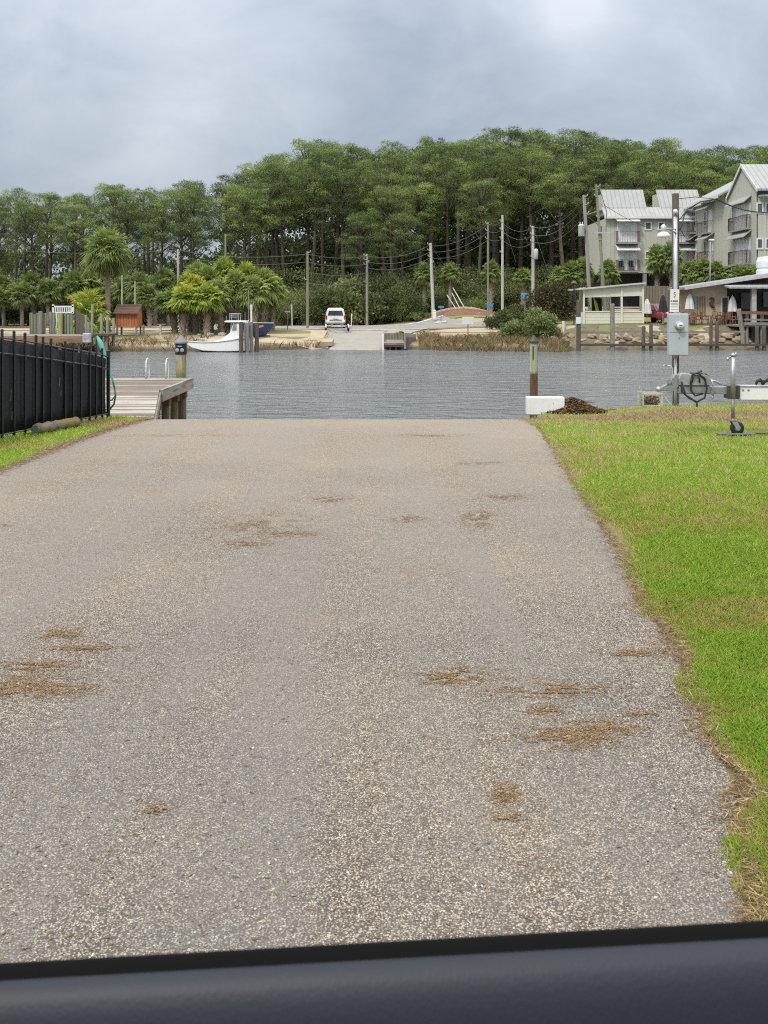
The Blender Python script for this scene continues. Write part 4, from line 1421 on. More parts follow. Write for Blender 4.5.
# small printed sign above the box
sx0, sx1 = at(669, 0, Yp).x, at(678, 0, Yp).x
sz0, sz1 = EYE - (312 - HOR) / F * Yp, EYE - (289.5 - HOR) / F * Yp
sgn = thing('notice_sign', 'small white upright notice with black print above the meter box', 'sign', ((sx0 + sx1) / 2, Yp - .065, sz0))
m = MB(); m.box(((sx0 + sx1) / 2, Yp - .062, (sz0 + sz1) / 2), (sx1 - sx0, .008, sz1 - sz0), ry=0.03, bev=.002); m.build('board', plain('sign_white', (.72, .73, .74), .5, .08, 4, grime=.12), sgn)
INK = plain('black_ink', (.03, .03, .035), .6)
GINK = plain('faded_ink', (.30, .31, .33), .6)
sxm = (sx0 + sx1) / 2
def zz_(py): return EYE - (py - HOR) / F * Yp
m = MB()
m.tube([(sxm + .018, Yp - .069, zz_(292.3)), (sxm - .008, Yp - .069, zz_(292.5)), (sxm - .014, Yp - .069, zz_(293.6)), (sxm + .012, Yp - .069, zz_(294.6)), (sxm + .016, Yp - .069, zz_(295.6)), (sxm, Yp - .069, zz_(296.6)), (sxm - .014, Yp - .069, zz_(296.3))], .0045, 5)
m.box((sxm, Yp - .069, zz_(297.8)), (.012, .004, .007))
for i, (u, wd_) in enumerate([(-.055, .014), (-.022, .016), (0.0, .018), (.022, .018), (.044, .016)]):
    m.box((sxm + u, Yp - .069, zz_(301)), (wd_, .004, .021))
m.build('print', INK, sgn)
for py in (303.4, 304.6, 306.6, 309.3):
    m = MB()
    for i in range(5):
        m.box((sxm - .048 + i * .024, Yp - .069, zz_(py)), (.019, .003, .007))
    m.build('fine_print', GINK, sgn)
# yard lamp on an arm
lamp = thing('yard_light', 'white bowl yard light on a short arm high on the meter pole', 'lamp', at(664, 238, Yp))
m = MB()
lx = at(663.5, 0, Yp - .35).x; lzc = EYE + (HOR - 233) / F * (Yp - .35)
m.lathe((lx, Yp - .35, lzc - .07), [(0.105, 0), (0.115, .008), (0.10, .05), (0.055, .085), (0.03, .095)], 18)
m.build('lamp_shade', plain('frosted_shade', (.74, .76, .78), .3, .06), lamp, smooth=True)
m = MB(); m.lathe((lx, Yp - .35, lzc + .022), [(.045, 0), (.05, .02), (.048, .09), (.03, .11), (.012, .125)], 14); m.build('housing', ALU, lamp, smooth=True)
m = MB(); m.tube([(lx + .03, Yp - .34, lzc + .06), (lx + .12, Yp - .22, lzc + .075), (xc - .01, Yp - .03, lzc + .02)], .014, 8); m.tube([(lx + .13, Yp - .2, lzc + .075), (xc - .01, Yp - .03, lzc + .09)], .01, 6); m.build('arm', GALV, lamp, smooth=True)
# service drop
WIRE = plain('black_cable', (.012, .012, .013), .5)
def sag(a, b_, s, n=14):
    a = Vector(a); b_ = Vector(b_)
    return [a.lerp(b_, i / n) - Vector((0, 0, s * 4 * (i / n) * (1 - i / n))) for i in range(n + 1)]
cb = thing('service_cable', 'thick black service cable looping from the meter pole and off to the right', 'cable', (xc, Yp, ztop))
top_ = Vector((xc - .03, Yp - .06, ztop - .36))
m = MB(); m.tube([top_, top_ + Vector((.06, -.05, -.10)), top_ + Vector((.14, -.04, .0)), at(688, 209, 17.1), at(700, 202, 17.3), at(716, 199, 17.6)], .012, 6)
m.tube(sag(at(716, 199, 17.6), at(800, 203, 22), .22), .014, 6); m.build('cable', WIRE, cb, smooth=True)
m = MB(); m.tube([Vector((xc + .01, Yp + .02, ztop - .1)), at(695, 197, 17.2), at(716, 199, 17.6)], .006, 5)
m.tube([at(688, 209, 17.1), at(684, 216, 17.05), at(682, 226, 17.0), at(679.5, 230, 16.95)], .010, 6)
m.tube([at(679.5, 226, 16.95), at(684, 236, 16.9), at(688, 239, 17), at(694, 236, 17.05)], .006, 5)
m.build('tail', WIRE, cb, smooth=True)

# ------------------------------------------------------------------ boat trailer at the right
trl = thing('boat_trailer', 'galvanised boat trailer tongue with white beam standing on the lawn', 'trailer', at(733, 437, 12.5))
yt = 12.7
def tz(py, D=12.7): return EYE - (py - HOR) / F * D
def tx(px, D=12.7): return (px - 384) / F * D
TG = plain('worn_grey_steel', (.33, .355, .37), .42, .3, 8, .5, grime=.3)
m = MB(); m.bx(tx(739), tx(739) + 3.2, yt - .03, yt + .07, tz(400), tz(386.5), bev=.008)
m.build('frame_beam', plain('white_enamel_beam', (.78, .79, .80), .35, .06, 3, grime=.1), trl)
m = MB(); m.bx(tx(739), tx(739) + 3.2, yt - .045, yt + .085, tz(386.5) + .001, tz(385.2), bev=.003); m.build('beam_cap', ALU, trl)
m = MB()
for px in (742, 747.5):
    m.lathe((tx(px), yt - .031, tz(389.5)), [(.014, 0), (.014, -.008), (.004, -.012)], 8, axis='Y')
m.build('bolt', GALV, trl)
m = MB(); m.bx(tx(726), tx(738.5), yt - .06, yt + .10, tz(398.5), tz(385), bev=.01); m.build('clamp', plain('dark_bracket', (.07, .07, .075), .5, .3), trl)
m = MB(); m.bx(tx(698), tx(727), yt - .03, yt + .05, tz(394), tz(386.5), bev=.006); m.build('tongue', TG, trl)
# winch and actuator housings
m = MB(); m.bx(tx(678), tx(709), yt - .06, yt + .07, tz(393.5), tz(385.2), bev=.012); m.build('actuator_body', TG, trl)
m = MB(); m.prism([(tx(678), tz(385)), (tx(709), tz(385)), (tx(708.5), tz(376.5)), (tx(704), tz(374.5)), (tx(692), tz(374)), (tx(680), tz(373)), (tx(677), tz(378))], .15, 'Y', yt - .075); m.build('actuator_cover', plain('grey_cover', (.36, .39, .405), .4, .25, 6, .3, grime=.2), trl, bevel=.006)
m = MB(); m.prism([(tx(660), tz(390)), (tx(672), tz(391.5)), (tx(678), tz(386)), (tx(678.5), tz(375)), (tx(674.5), tz(374)), (tx(668), tz(383)), (tx(661), tz(386.5))], .09, 'Y', yt - .045); m.build('coupler', TG, trl, bevel=.006)
m = MB(); m.lathe((tx(658.5), yt, tz(391.5)), [(.022, 0), (.036, .015), (.036, .045), (.02, .06), (.004, .064)], 14); m.build('coupler_socket', GALV, trl, smooth=True)
m = MB(); m.tube([(tx(666), yt - .05, tz(384)), (tx(668), yt - .05, tz(378)), (tx(671), yt - .05, tz(377.5)), (tx(671), yt - .05, tz(384))], .009, 6); m.lathe((tx(668), yt - .05, tz(381)), [(.03, 0), (.03, -.015)], 10, axis='Y'); m.build('latch', TG, trl)
m = MB(); m.tube([(tx(695), yt - .03, tz(374)), (tx(698), yt - .03, tz(371.8)), (tx(701), yt - .04, tz(370.5))], .014, 8); m.tube([(tx(690), yt, tz(373.5)), (tx(706), yt, tz(374.5)), (tx(709), yt, tz(378))], .018, 8); m.build('winch_handle', plain('dark_handle', (.05, .05, .055), .5), trl, smooth=True)
m = MB(); m.tube([(tx(709), yt - .06, tz(378)), (tx(711), yt - .075, tz(384)), (tx(712.5), yt - .07, tz(391)), (tx(711), yt - .06, tz(396))], .010, 6); m.tube([(tx(709), yt, tz(380)), (tx(716), yt, tz(381.5)), (tx(722), yt, tz(385))], .016, 6); m.lathe((tx(711), yt - .06, tz(398)), [(.016, 0), (.016, .02), (.004, .03)], 8); m.build('safety_hook', GALV, trl, smooth=True)
m = MB()
cxh, czh = tx(694), tz(386)
m.tube([(cxh - .18, yt - .09, tz(381)), (cxh - .18, yt - .10, tz(391)), (cxh - .10, yt - .11, tz(397)), (cxh, yt - .12, tz(401)), (cxh + .10, yt - .11, tz(397)), (cxh + .13, yt - .10, tz(388)), (cxh + .11, yt - .09, tz(378)), (cxh + .02, yt - .09, tz(372.5)), (cxh - .05, yt - .095, tz(374)), (cxh - .07, yt - .10, tz(382)), (cxh - .07, yt - .10, tz(390)), (cxh - .02, yt - .11, tz(395)), (cxh + .08, yt - .10, tz(393))], .012, 8)
m.tube([(cxh - .17, yt - .095, tz(385)), (cxh - .14, yt - .11, tz(394)), (cxh - .05, yt - .12, tz(399)), (cxh + .0, yt - .12, tz(402)), (cxh + .0, yt - .12, tz(406))], .011, 8)
m.tube([(cxh - .06, yt - .09, tz(383)), (cxh - .03, yt - .10, tz(374.5)), (cxh + .03, yt - .10, tz(374.5)), (cxh + .04, yt - .1, tz(382))], .011, 8)
m.build('brake_hose', RUBBER, trl, smooth=True)
jk = MB(); yj = 12.52
jx = tx(733, yj)
jk.tube([(jx, yj, tz(398, yj)), (jx, yj, tz(356, yj))], .029, 12); jack = jk.build('jack_tube', GALV, trl, smooth=True)
m = MB(); m.tube([(jx, yj, tz(421, yj)), (jx, yj, tz(397, yj))], .021, 12); m.tube([(jx - .0, yj, tz(422, yj)), (jx, yj, tz(418.5, yj))], .028, 12); m.build('jack_leg', plain('brownish_steel', (.23, .21, .19), .5, .4, 9, .4, grime=.5), jack, smooth=True)
m = MB(); m.lathe((jx, yj, tz(356.5, yj)), [(.034, 0), (.034, .025), (.012, .045)], 12); m.tube([(jx - .065, yj, tz(358.5, yj)), (jx - .01, yj, tz(356, yj)), (jx + .04, yj, tz(354, yj))], .011, 8); m.tube([(jx + .035, yj, tz(356.5, yj)), (jx + .035, yj, tz(352.5, yj))], .012, 8); m.tube([(jx - .066, yj - .002, tz(360.5, yj)), (jx - .066, yj, tz(357.5, yj))], .018, 8); m.build('jack_crank', GALV, jack, smooth=True)
wx, wz = tx(737, yj), tz(428, yj)
m = MB(); m.lathe((wx, yj - .03, wz), [(.055, 0), (.082, .006), (.085, .03), (.082, .054), (.055, .06)], 22, axis='Y'); whl = m.build('wheel', RUBBER, jack, smooth=True)
m = MB(); m.lathe((wx, yj - .034, wz), [(.034, 0), (.036, .003), (.036, .066), (.034, .068)], 16, axis='Y'); m.build('hub', GALV, jack)
m = MB()
for sy in (-.042, .042):
    m.prism([(jx - .035, tz(420.5, yj)), (jx + .035, tz(420.5, yj)), (wx + .03, wz + .01), (wx + .012, wz - .02), (wx - .02, wz - .012)], .006, 'Y', yj + sy - .003)
m.bx(jx - .036, jx + .036, yj - .045, yj + .045, tz(421, yj), tz(420, yj))
m.build('wheel_fork', GALV, jack)
m = MB()
m.box((jx + .03, yj + .0, .026), (.46, .16, .022), rz=.06, bev=.006)
bb = m.build('wheel_block', wood('grey_block_wood', (.16, .15, .14), (.06, .055, .05), 'X', stretch=8, scale=6)); tag(bb, 'flat grey board lying under the trailer jack wheel', 'board')
m = MB(); m.box((jx + .34, yj + .0, .03), (.34, .03, .02), rz=-.08, bev=.004); tag(m.build('loose_bar', plain('dark_bar', (.05, .05, .055), .5)), 'thin dark bar on the grass right of the jack wheel', 'bar')
# roller bunks further along the beam, seen as dark shapes on its top edge
for i, px in enumerate((760, 767.5)):
    m = MB(); x_ = tx(px)
    m.tube([(x_ - .045, yt + .02, tz(384.8)), (x_ - .03, yt + .02, tz(381.5)), (x_ + .01, yt + .02, tz(380)), (x_ + .035, yt + .02, tz(382)), (x_ + .04, yt + .02, tz(385.2))], [.012, .022, .026, .022, .012], 8)
    m.build('roller', RUBBER, trl, smooth=True)

#%%FAR
# ------------------------------------------------------------------ far shore helpers
def gz(px, D): return lz((px - 384) / F * D, D)


def upole(px, ptop, pbase, D, r, mat, label, lean=0, group='utility poles across the water', arms=(), name='utility_pole'):
    """arms: list of (py, half width px, offset px, kind)"""
    X0 = (px + lean - 384) / F * D
    zb = min(EYE - (pbase - HOR) / F * D, gz(px + lean, D))
    t = thing(name, label, 'utility pole' if name == 'utility_pole' else 'pole', (X0, D, zb), 0, group)
    tp = at(px, ptop, D)
    m = MB(); m.tube([(X0, D, zb - .3), ((X0 + tp.x) / 2, D, (zb + tp.z) / 2), (tp.x, D, tp.z)], [r * 1.15, r, r * .85], 10)
    m.build('post', mat, t)
    for (py, hw, ox, kind) in arms:
        f = (py - ptop) / max(1, (pbase - ptop)); xx = px + lean * f
        p = at(xx + ox, py, D)
        if kind == 'arm':
            m = MB(); m.box((p.x, D - r - .06, p.z), (2 * hw / F * D, .10, .12)); m.build('crossarm', ALU, t)
        elif kind == 'ins':
            m = MB()
            sgn_ = 1 if hw > 0 else -1
            pc = at(xx, py, D)
            m.tube([(pc.x, D - r, pc.z), (pc.x + hw / F * D * .6, D - r, pc.z + .05), (pc.x + hw / F * D, D - r, pc.z + .12)], .035, 5)
            e_ = Vector((pc.x + hw / F * D, D - r, pc.z + .10))
            m.lathe(e_, [(.03, 0), (.055, .03), (.03, .06), (.055, .09), (.02, .14)], 8)
            m.build('insulator', plain('pale_porcelain', (.36, .36, .35), .4, .1), t)
        elif kind == 'can':
            m = MB(); hh = .95
            m.lathe((p.x, D - .3, p.z - hh / 2), [(.22, 0), (.27, .03), (.27, hh - .08), (.29, hh - .06), (.29, hh), (.12, hh + .08)], 16)
            m.tube([(p.x - .1, D - .3, p.z + hh / 2), (p.x - .1, D - .3, p.z + hh / 2 + .28)], [.05, .03], 8); m.tube([(p.x + .1, D - .3, p.z + hh / 2), (p.x + .1, D - .3, p.z + hh / 2 + .28)], [.05, .03], 8)
            m.build('transformer', plain('pale_grey_tank', (.60, .64, .68), .35, .1, 1.5), t, smooth=True)
    return t, tp

PW = wood('utility_pole_wood', (0.31, 0.29, 0.265), (0.13, 0.12, 0.11), 'Z', stretch=20, scale=1.2)
PWG = wood('greenish_pole_wood', (0.24, 0.245, 0.18), (0.10, 0.10, 0.07), 'Z', stretch=20, scale=1.2)
PWW = wood('pale_pole', (0.52, 0.51, 0.48), (0.30, 0.29, 0.27), 'Z', stretch=20, scale=1.2)
T1, t1 = upole(307.5, 251, 329, 92, .12, PWG, 'bare greenish utility pole left of the white vehicle', arms=[(253, 3, 2, 'ins'), (280, -3, 0, 'ins')])
T2, t2 = upole(367, 254, 322, 103, .13, PW, 'utility pole with side insulators right of the white vehicle', arms=[(256, -3, 0, 'ins'), (260, -3, 0, 'ins'), (265, -3, 0, 'ins'), (262.5, 2, 1.5, 'ins'), (283, -2, 0, 'ins')])
T3, t3 = upole(430.5, 243, 319, 103, .16, PWW, 'pale leaning utility pole on the red mulch bank', lean=3, arms=[(245, -3, 0, 'ins'), (251, -3, 0, 'ins'), (257, -3, 0, 'ins'), (263, 2.2, 1, 'ins')])
T4, t4 = upole(488, 222, 316, 101, .10, PWG, 'thinner greenish pole left of the tall white pole', arms=[(224, -2.5, 0, 'ins'), (231, -2.5, 0, 'ins'), (239, -2.5, 0, 'ins')])
T5, t5 = upole(502.5, 215, 316, 96, .12, PWW, 'tall thin white pole right of the greenish pole', arms=[(222, -2.5, 0, 'ins'), (230, -2.5, 0, 'ins'), (239, -2.5, 0, 'ins'), (253, -2.5, 0, 'ins')])
T6, t6 = upole(533, 226, 293, 94, .14, PWW, 'short white pole with small grey can above the rusty bush', arms=[(228, -2.5, 0, 'ins'), (235, -2.5, 0, 'ins'), (242, -2.5, 0, 'ins'), (258, -2, 0, 'ins')])
m = MB(); c = at(536, 254, 93.8); m.lathe((c.x, c.y, c.z - .5), [(.15, 0), (.2, .05), (.2, .9), (.08, 1.0)], 12); m.build('transformer', plain('mid_grey_tank', (.42, .44, .46), .4, .1), T6, smooth=True)
T7, t7 = upole(584, 195, 292, 86, .16, PW, 'leaning grey wooden pole carrying the big white transformer', lean=7, arms=[(197, 3, 0, 'ins'), (205, 3, 0, 'ins'), (214, 3, 0, 'ins'), (231, 0, -6, 'can')])
T8, t8 = upole(596, 184, 288, 86.6, .13, PWG, 'leaning pole with crossarm right of the transformer pole', lean=10, arms=[(187, 3.5, 0, 'ins'), (206, 3, 0, 'ins'), (197, -3, 0, 'ins'), (233, 8, 0, 'arm'), (240, -5, 0, 'ins'), (243, 4, 0, 'ins'), (218, -3, 0, 'ins'), (253, 3, 0, 'ins')])
T9, t9 = upole(601.5, 226, 288, 87, .07, PW, 'thin conduit pole beside the leaning crossarm pole', arms=[])
upole(225.5, 234, 262, 96, .10, PWG, 'pole top sticking out above the palm clump', lean=0, arms=[])[0]
upole(178, 249, 300, 104, .11, PWW, 'thin pale pole at the wood edge left of the palm clump', arms=[(251, 3, 0, 'ins')])
upole(122, 275, 318, 84, .06, PWW, 'thin pale mast above the red shed roof, left one', name='mast', group='thin masts over the red shed')
upole(135, 281, 318, 85, .055, PWW, 'thin pale mast above the red shed roof, right one', name='mast', group='thin masts over the red shed')
# strain wires (guys) and lines
LINE = plain('power_line', (.10, .105, .11), .6)
def line(pts, r, name, label, s=.5, group='overhead lines across the water', mat=None):
    m = MB()
    for a, b_ in pts:
        m.tube(sag(a, b_, s), r, 4, cap=False)
    return tag(m.build(name, mat or LINE), label, 'wire', group)
line([(at(488, 224, 101), at(502, 222, 96)), (at(488, 231, 101), at(502, 230, 96)), (at(488, 239, 101), at(502, 239, 96))], .022, 'power_line', 'short wires joining the thin greenish and white poles', .2)
line([(at(502.5, 223, 96), at(533, 227, 94)), (at(502.5, 231, 96), at(533, 235, 94)), (at(502.5, 240, 96), at(533, 242, 94))], .022, 'power_line', 'wires from tall white pole to the short white pole', .6)
line([(at(533, 227, 94), at(584, 199, 86)), (at(533, 235, 94), at(584, 206, 86)), (at(533, 242, 94), at(584, 216, 86))], .026, 'power_line', 'three wires sagging up to the leaning transformer pole', .9)
line([(at(504, 225, 96), at(516, 262, 97))], .02, 'guy_wire', 'guy wire slanting down right of the tall white pole', .0)
line([(at(535, 233, 94), at(552, 284, 95))], .022, 'guy_wire', 'guy wire slanting down from the short white pole', .0)
line([(at(432, 247, 103), at(444, 265, 106))], .02, 'guy_wire', 'guy wire slanting down from the leaning pole on the bank', .0)
line([(at(368, 262, 103), at(382, 278, 106))], .02, 'guy_wire', 'guy wire slanting down from the pole with side insulators', .0)
line([(at(307.5, 254, 92), at(367, 256, 103)), (at(307.5, 262, 92), at(367, 264, 103)), (at(307.5, 272, 92), at(367, 273, 103)), (at(307.5, 283, 92), at(367, 281, 103))], .022, 'power_line', 'wires running between the two poles above the white vehicle', .3)
line([(at(367, 256, 103), at(430, 245, 103)), (at(367, 262, 103), at(430, 252, 103)), (at(367, 268, 103), at(430, 258, 103))], .020, 'power_line', 'wires from vehicle-side pole to the leaning bank pole', .6)
line([(at(431, 246, 103), at(488, 224, 101)), (at(431, 252, 103), at(488, 232, 101)), (at(431, 258, 103), at(488, 240, 101))], .020, 'power_line', 'wires from the leaning bank pole to the thin greenish pole', .6)
line([(at(178, 250, 104), at(307, 254, 92)), (at(178, 256, 104), at(307, 262, 92)), (at(-20, 247, 104), at(178, 250, 104))], .020, 'power_line', 'long wires over the palm clump to the bare greenish pole', .5)
line([(at(307, 252, 92), at(288, 270, 97)), (at(307, 252, 92), at(275, 276, 98))], .016, 'guy_wire', 'thin wires slanting down left from the bare greenish pole', .1)
for k_, (q, s_) in enumerate([((at(600, 190, 86.6), at(606, 232, 86.7)), 'right'), ((at(592, 200, 86), at(600, 226, 86.6)), 'left')]):
    m = MB(); a, b_ = q; mid_ = a.lerp(b_, .5) + Vector((-1.2 if k_ else .3, 0, 0)); m.tube([a, a.lerp(mid_, .6), mid_, mid_.lerp(b_, .6), b_], .03, 5)
    tag(m.build('jumper_cable', LINE), 'curved jumper cable on the %s side of the leaning poles' % s_, 'wire', 'jumper cables on the leaning poles')
line([(at(604, 205, 86.6), at(690, 236, 92))], .022, 'power_line', 'single wire from the leaning crossarm pole to the apartments', .6)

# ------------------------------------------------------------------ apartments
SIDING = planks('olive_board_siding', (0.47, 0.475, 0.42), (0.42, 0.425, 0.375), 'Z', 'X', 0.40, 0.035, 0.8, contrast=0.08)
SIDINGY = planks('olive_board_siding_side', (0.47, 0.475, 0.42), (0.42, 0.425, 0.375), 'Z', 'Y', 0.40, 0.035, 0.8, contrast=0.08)
ROOFX = seams('standing_seam_roof', (0.34, 0.35, 0.365), 'X', 0.45, .6, 0.0)
ROOFY = seams('standing_seam_roof_side', (0.34, 0.35, 0.365), 'Y', 0.45, .6, 0.0)
TRIM = plain('white_trim', (0.62, 0.63, 0.62), .5, .08)
WGLASS = glass('window_glass', (0.05, 0.06, 0.07))
CURT = plain('pale_curtained_glass', (0.66, 0.70, 0.74), .25, .15, 1.2)
BROWN = plain('brown_balcony', (0.15, 0.105, 0.09), .6, .3, 2)
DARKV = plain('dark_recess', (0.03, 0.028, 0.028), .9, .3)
CONC = plain('grey_concrete', (0.30, 0.29, 0.27), .85, .2)


def window(par, x0, x1, y, z0, z1, wt=.12, face='Y', pane=None, mull=0):
    """framed window on a wall facing -Y (face Y) or -X (face X; then x0,x1 are y values and y is x)"""
    def bx(m, a0, a1, d0, d1, q0, q1):
        if face == 'Y': m.bx(a0, a1, y - d1, y - d0, q0, q1)
        else: m.bx(y - d1, y - d0, a0, a1, q0, q1)
    m = MB()
    bx(m, x0 - wt, x1 + wt, .0, .07, z1, z1 + wt); bx(m, x0 - wt, x1 + wt, .0, .08, z0 - wt, z0)
    bx(m, x0 - wt, x0, .0, .07, z0, z1); bx(m, x1, x1 + wt, .0, .07, z0, z1)
    for k in range(mull):
        a = x0 + (x1 - x0) * (k + 1) / (mull + 1); bx(m, a - .035, a + .035, .01, .06, z0, z1)
    f = m.build('window', TRIM, par)
    m = MB(); bx(m, x0, x1, .004, .03, z0, z1); m.build('pane', pane or WGLASS, f)
    return f


def balcony(par, a0, a1, d, z, hgt, depth, face='Y', mat=None, infill=False):
    mat = mat or BROWN
    def bx(m, p0, p1, d0, d1, q0, q1):
        if face == 'Y': m.bx(p0, p1, d - d1, d - d0, q0, q1)
        else: m.bx(d - d1, d - d0, p0, p1, q0, q1)
    m = MB(); bx(m, a0, a1, .0, depth, z - .14, z); f = m.build('balcony', plain('pale_balcony_deck', (.30, .28, .26), .6), par)
    m = MB()
    bx(m, a0, a1, depth - .05, depth, z + hgt - .05, z + hgt)
    bx(m, a0, a0 + .05, .05, depth - .05, z + hgt - .05, z + hgt); bx(m, a1 - .05, a1, .05, depth - .05, z + hgt - .05, z + hgt)
    for a in (a0, a1 - .06): bx(m, a, a + .06, depth - .06, depth - .001, z, z + hgt - .05)
    n = int((a1 - a0) / .24)
    for k in range(1, n):
        a = a0 + (a1 - a0) * k / n; bx(m, a - .011, a + .011, depth - .04, depth - .015, z, z + hgt - .05)
    for k in range(1, 6):
        q = depth * k / 6
        bx(m, a0 + .01, a0 + .035, q - .011, q + .011, z, z + hgt - .05); bx(m, a1 - .035, a1 - .01, q - .011, q + .011, z, z + hgt - .05)
    m.build('railing', mat, f)
    return f


YA = 102.0
def ax(px, D=YA): return (px - 384) / F * D
def az(py, D=YA): return EYE - (py - HOR) / F * D
apA = thing('apartment_building', 'far olive apartment block with two separate raised grey roof panels', 'building', (ax(650), YA + 4, gz(650, YA)))
xl, xr = ax(607), ax(693)
m = MB(); m.bx(xl, xr, YA, YA + 10, az(273), az(218)); m.build('wall', SIDING, apA)
m = MB(); m.bx(xl + .6, xr, YA + 1.5, YA + 9.5, gz(650, YA) - .5, az(273) - .002); m.build('ground_floor', DARKV, apA)  # solid near-black block: shade of the open parking recess put into its colour
for x in (xl + .15, (xl + xr) / 2 - .6, xr - .3):
    m = MB(); m.box((x + .1, YA + .25, (az(273) + gz(650, YA)) / 2 - .25), (.35, .35, az(273) - gz(650, YA) + .5)); m.build('column', CONC, apA)
def slope(m, x0, x1, ya, za, yb, zb_, th=.14):
    m.add([(x0, ya, za), (x1, ya, za), (x1, yb, zb_), (x0, yb, zb_), (x0, ya, za + th), (x1, ya, za + th), (x1, yb, zb_ + th), (x0, yb, zb_ + th)],
          [(3, 2, 1, 0), (4, 5, 6, 7), (0, 1, 5, 4), (1, 2, 6, 5), (2, 3, 7, 6), (3, 0, 4, 7)])
def az2(py, D): return EYE + (HOR - py) / F * D
m = MB(); slope(m, xl - .35, xr + .2, YA - .5, az2(217.5, YA - .5), YA + .9, az2(208.6, YA + .9)); m.build('roof', ROOFX, apA)
m = MB(); m.bx(xl - .37, xr + .22, YA - .56, YA - .502, az2(218.5, YA - .5), az2(216, YA - .5)); m.build('fascia', TRIM, apA)
for (p0, p1) in ((603.5, 646.5), (660, 702)):
    D1, D2 = YA + .75, YA + 2.3
    m = MB(); slope(m, ax(p0, D1), ax(p1, D1), D1, az2(209, D1), D2, az2(191, D2)); up_ = m.build('upper_roof', ROOFX, apA)
    m = MB(); m.add([(ax(p0, D1) + .3, D1 + .3, az2(208, D1) - .6), (ax(p0, D1) + .3, D2 + 2.5, az2(208, D1) - .6), (ax(p0, D1) + .3, D2 + 2.5, az2(193, D2)), (ax(p0, D1) + .3, D2, az2(193, D2) - .05),
           (ax(p1, D1) - .3, D1 + .3, az2(208, D1) - .6), (ax(p1, D1) - .3, D2 + 2.5, az2(208, D1) - .6), (ax(p1, D1) - .3, D2 + 2.5, az2(193, D2)), (ax(p1, D1) - .3, D2, az2(193, D2) - .05)],
          [(0, 1, 2, 3), (7, 6, 5, 4), (0, 4, 5, 1), (1, 5, 6, 2), (2, 6, 7, 3), (3, 7, 4, 0)])
    m.build('dormer_wall', SIDING, apA)
m = MB(); slope(m, xl - .2, xr, YA + .9, az2(208.6, YA + .9) - .12, YA + 10.2, az2(208.6, YA + .9) + .1, .1); m.build('flat_roof', CONC, apA)
AWN = plain('pale_awning', (.62, .64, .65), .4, .1)
for bay, (p0, p1) in enumerate(((618, 635.5), (674, 691))):
    for (wt_, wb_, at_, ab_, bt) in ((223.5, 241, 218.8, 222.2, 231.5), (252.5, 269, 245, 251, 260)):
        window(apA, ax(p0), ax(p1), YA, az(wb_), az(wt_), .12, 'Y', CURT, 2)
        balcony(apA, ax(p0 - 2.6), ax(p1 + 2.3), YA, az(wb_ + 2), (wb_ + 2 - bt) * .102, 1.0)
        m = MB(); slope(m, ax(p0 - 2.8), ax(p1 + 2.5), YA - 1.0, az(ab_), YA - .02, az(at_), .06); m.build('awning', AWN, apA)
for (p0, p1, q0, q1) in ((645.8, 650.4, 223, 229), (658.8, 663.4, 223, 229), (645.8, 650.4, 252, 258), (658.8, 663.4, 252, 258)):
    window(apA, ax(p0), ax(p1), YA, az(q1), az(q0), .14)
# two chairs on the lower balcony
for i, px in enumerate((621.5, 631.5)):
    c = at(px, 271, YA - .5)
    ch = thing('balcony_chair', 'dark chair at the %s of the lower balcony on the far block' % ('left' if i == 0 else 'right'), 'chair', (c.x, YA - .5, az(271)), 0, 'chairs on the lower balcony')
    m = MB(); m.box((0, 0, .42), (.5, .5, .06)); m.build('seat', BLACKP, ch, world=False)
    m = MB(); m.box((0, .24, .75), (.5, .05, .6)); m.build('backrest', BLACKP, ch, world=False)
    for sx in (-.22, .22):
        for sy in (-.22, .22):
            m = MB(); m.box((sx, sy, .19), (.05, .05, .4)); m.build('leg', BLACKP, ch, world=False)

# near apartment block: its west wall stands along the view
XB = 31.6; Y0, Y1, Y2 = 84.8, 91.4, 102.0; YM = 88.1
def yb(px): return XB * F / (px - 384)
apB = thing('apartment_building', 'near olive apartment block with gabled roof at the right edge', 'building', (XB + 6, 88, gz(740, 84)))
ze = EYE + (HOR - 188) / F * Y0; zpk = EYE + (HOR - 166.5) / F * YM; zbot = az2(264.5, Y0 + .6); zw = EYE + (HOR - 196) / F * Y1
m = MB(); m.prism([(Y0, zbot), (Y1, zbot), (Y1, ze - .0), ((Y0 + Y1) / 2, zpk - .15), (Y0, ze)], 16, 'X', XB); m.build('gable_wall', SIDINGY, apB)
m = MB(); m.bx(XB - .03, XB + 14, Y1 + .002, Y2, zbot, zw); m.build('wall', SIDINGY, apB)
m = MB(); m.bx(XB + .1, XB + 15.8, Y0 - .14, Y0 - .002, zbot, EYE + (HOR - 195.5) / F * (Y0 - .2)); m.build('front_wall', SIDING, apB)
m = MB(); m.bx(XB + 1.0, XB + 15, Y0 + 1, Y2 - .3, gz(740, 84) - .6, zbot - .002); m.build('ground_floor', DARKV, apB)  # again the parking recess's shade, as a near-black block
for y in (85.1, 91, 96.3, 101.6):
    m = MB(); m.box((XB + .2, y, (zbot + gz(740, 84)) / 2 - .3), (.35, .35, zbot - gz(740, 84) + .6)); m.build('column', CONC, apB)
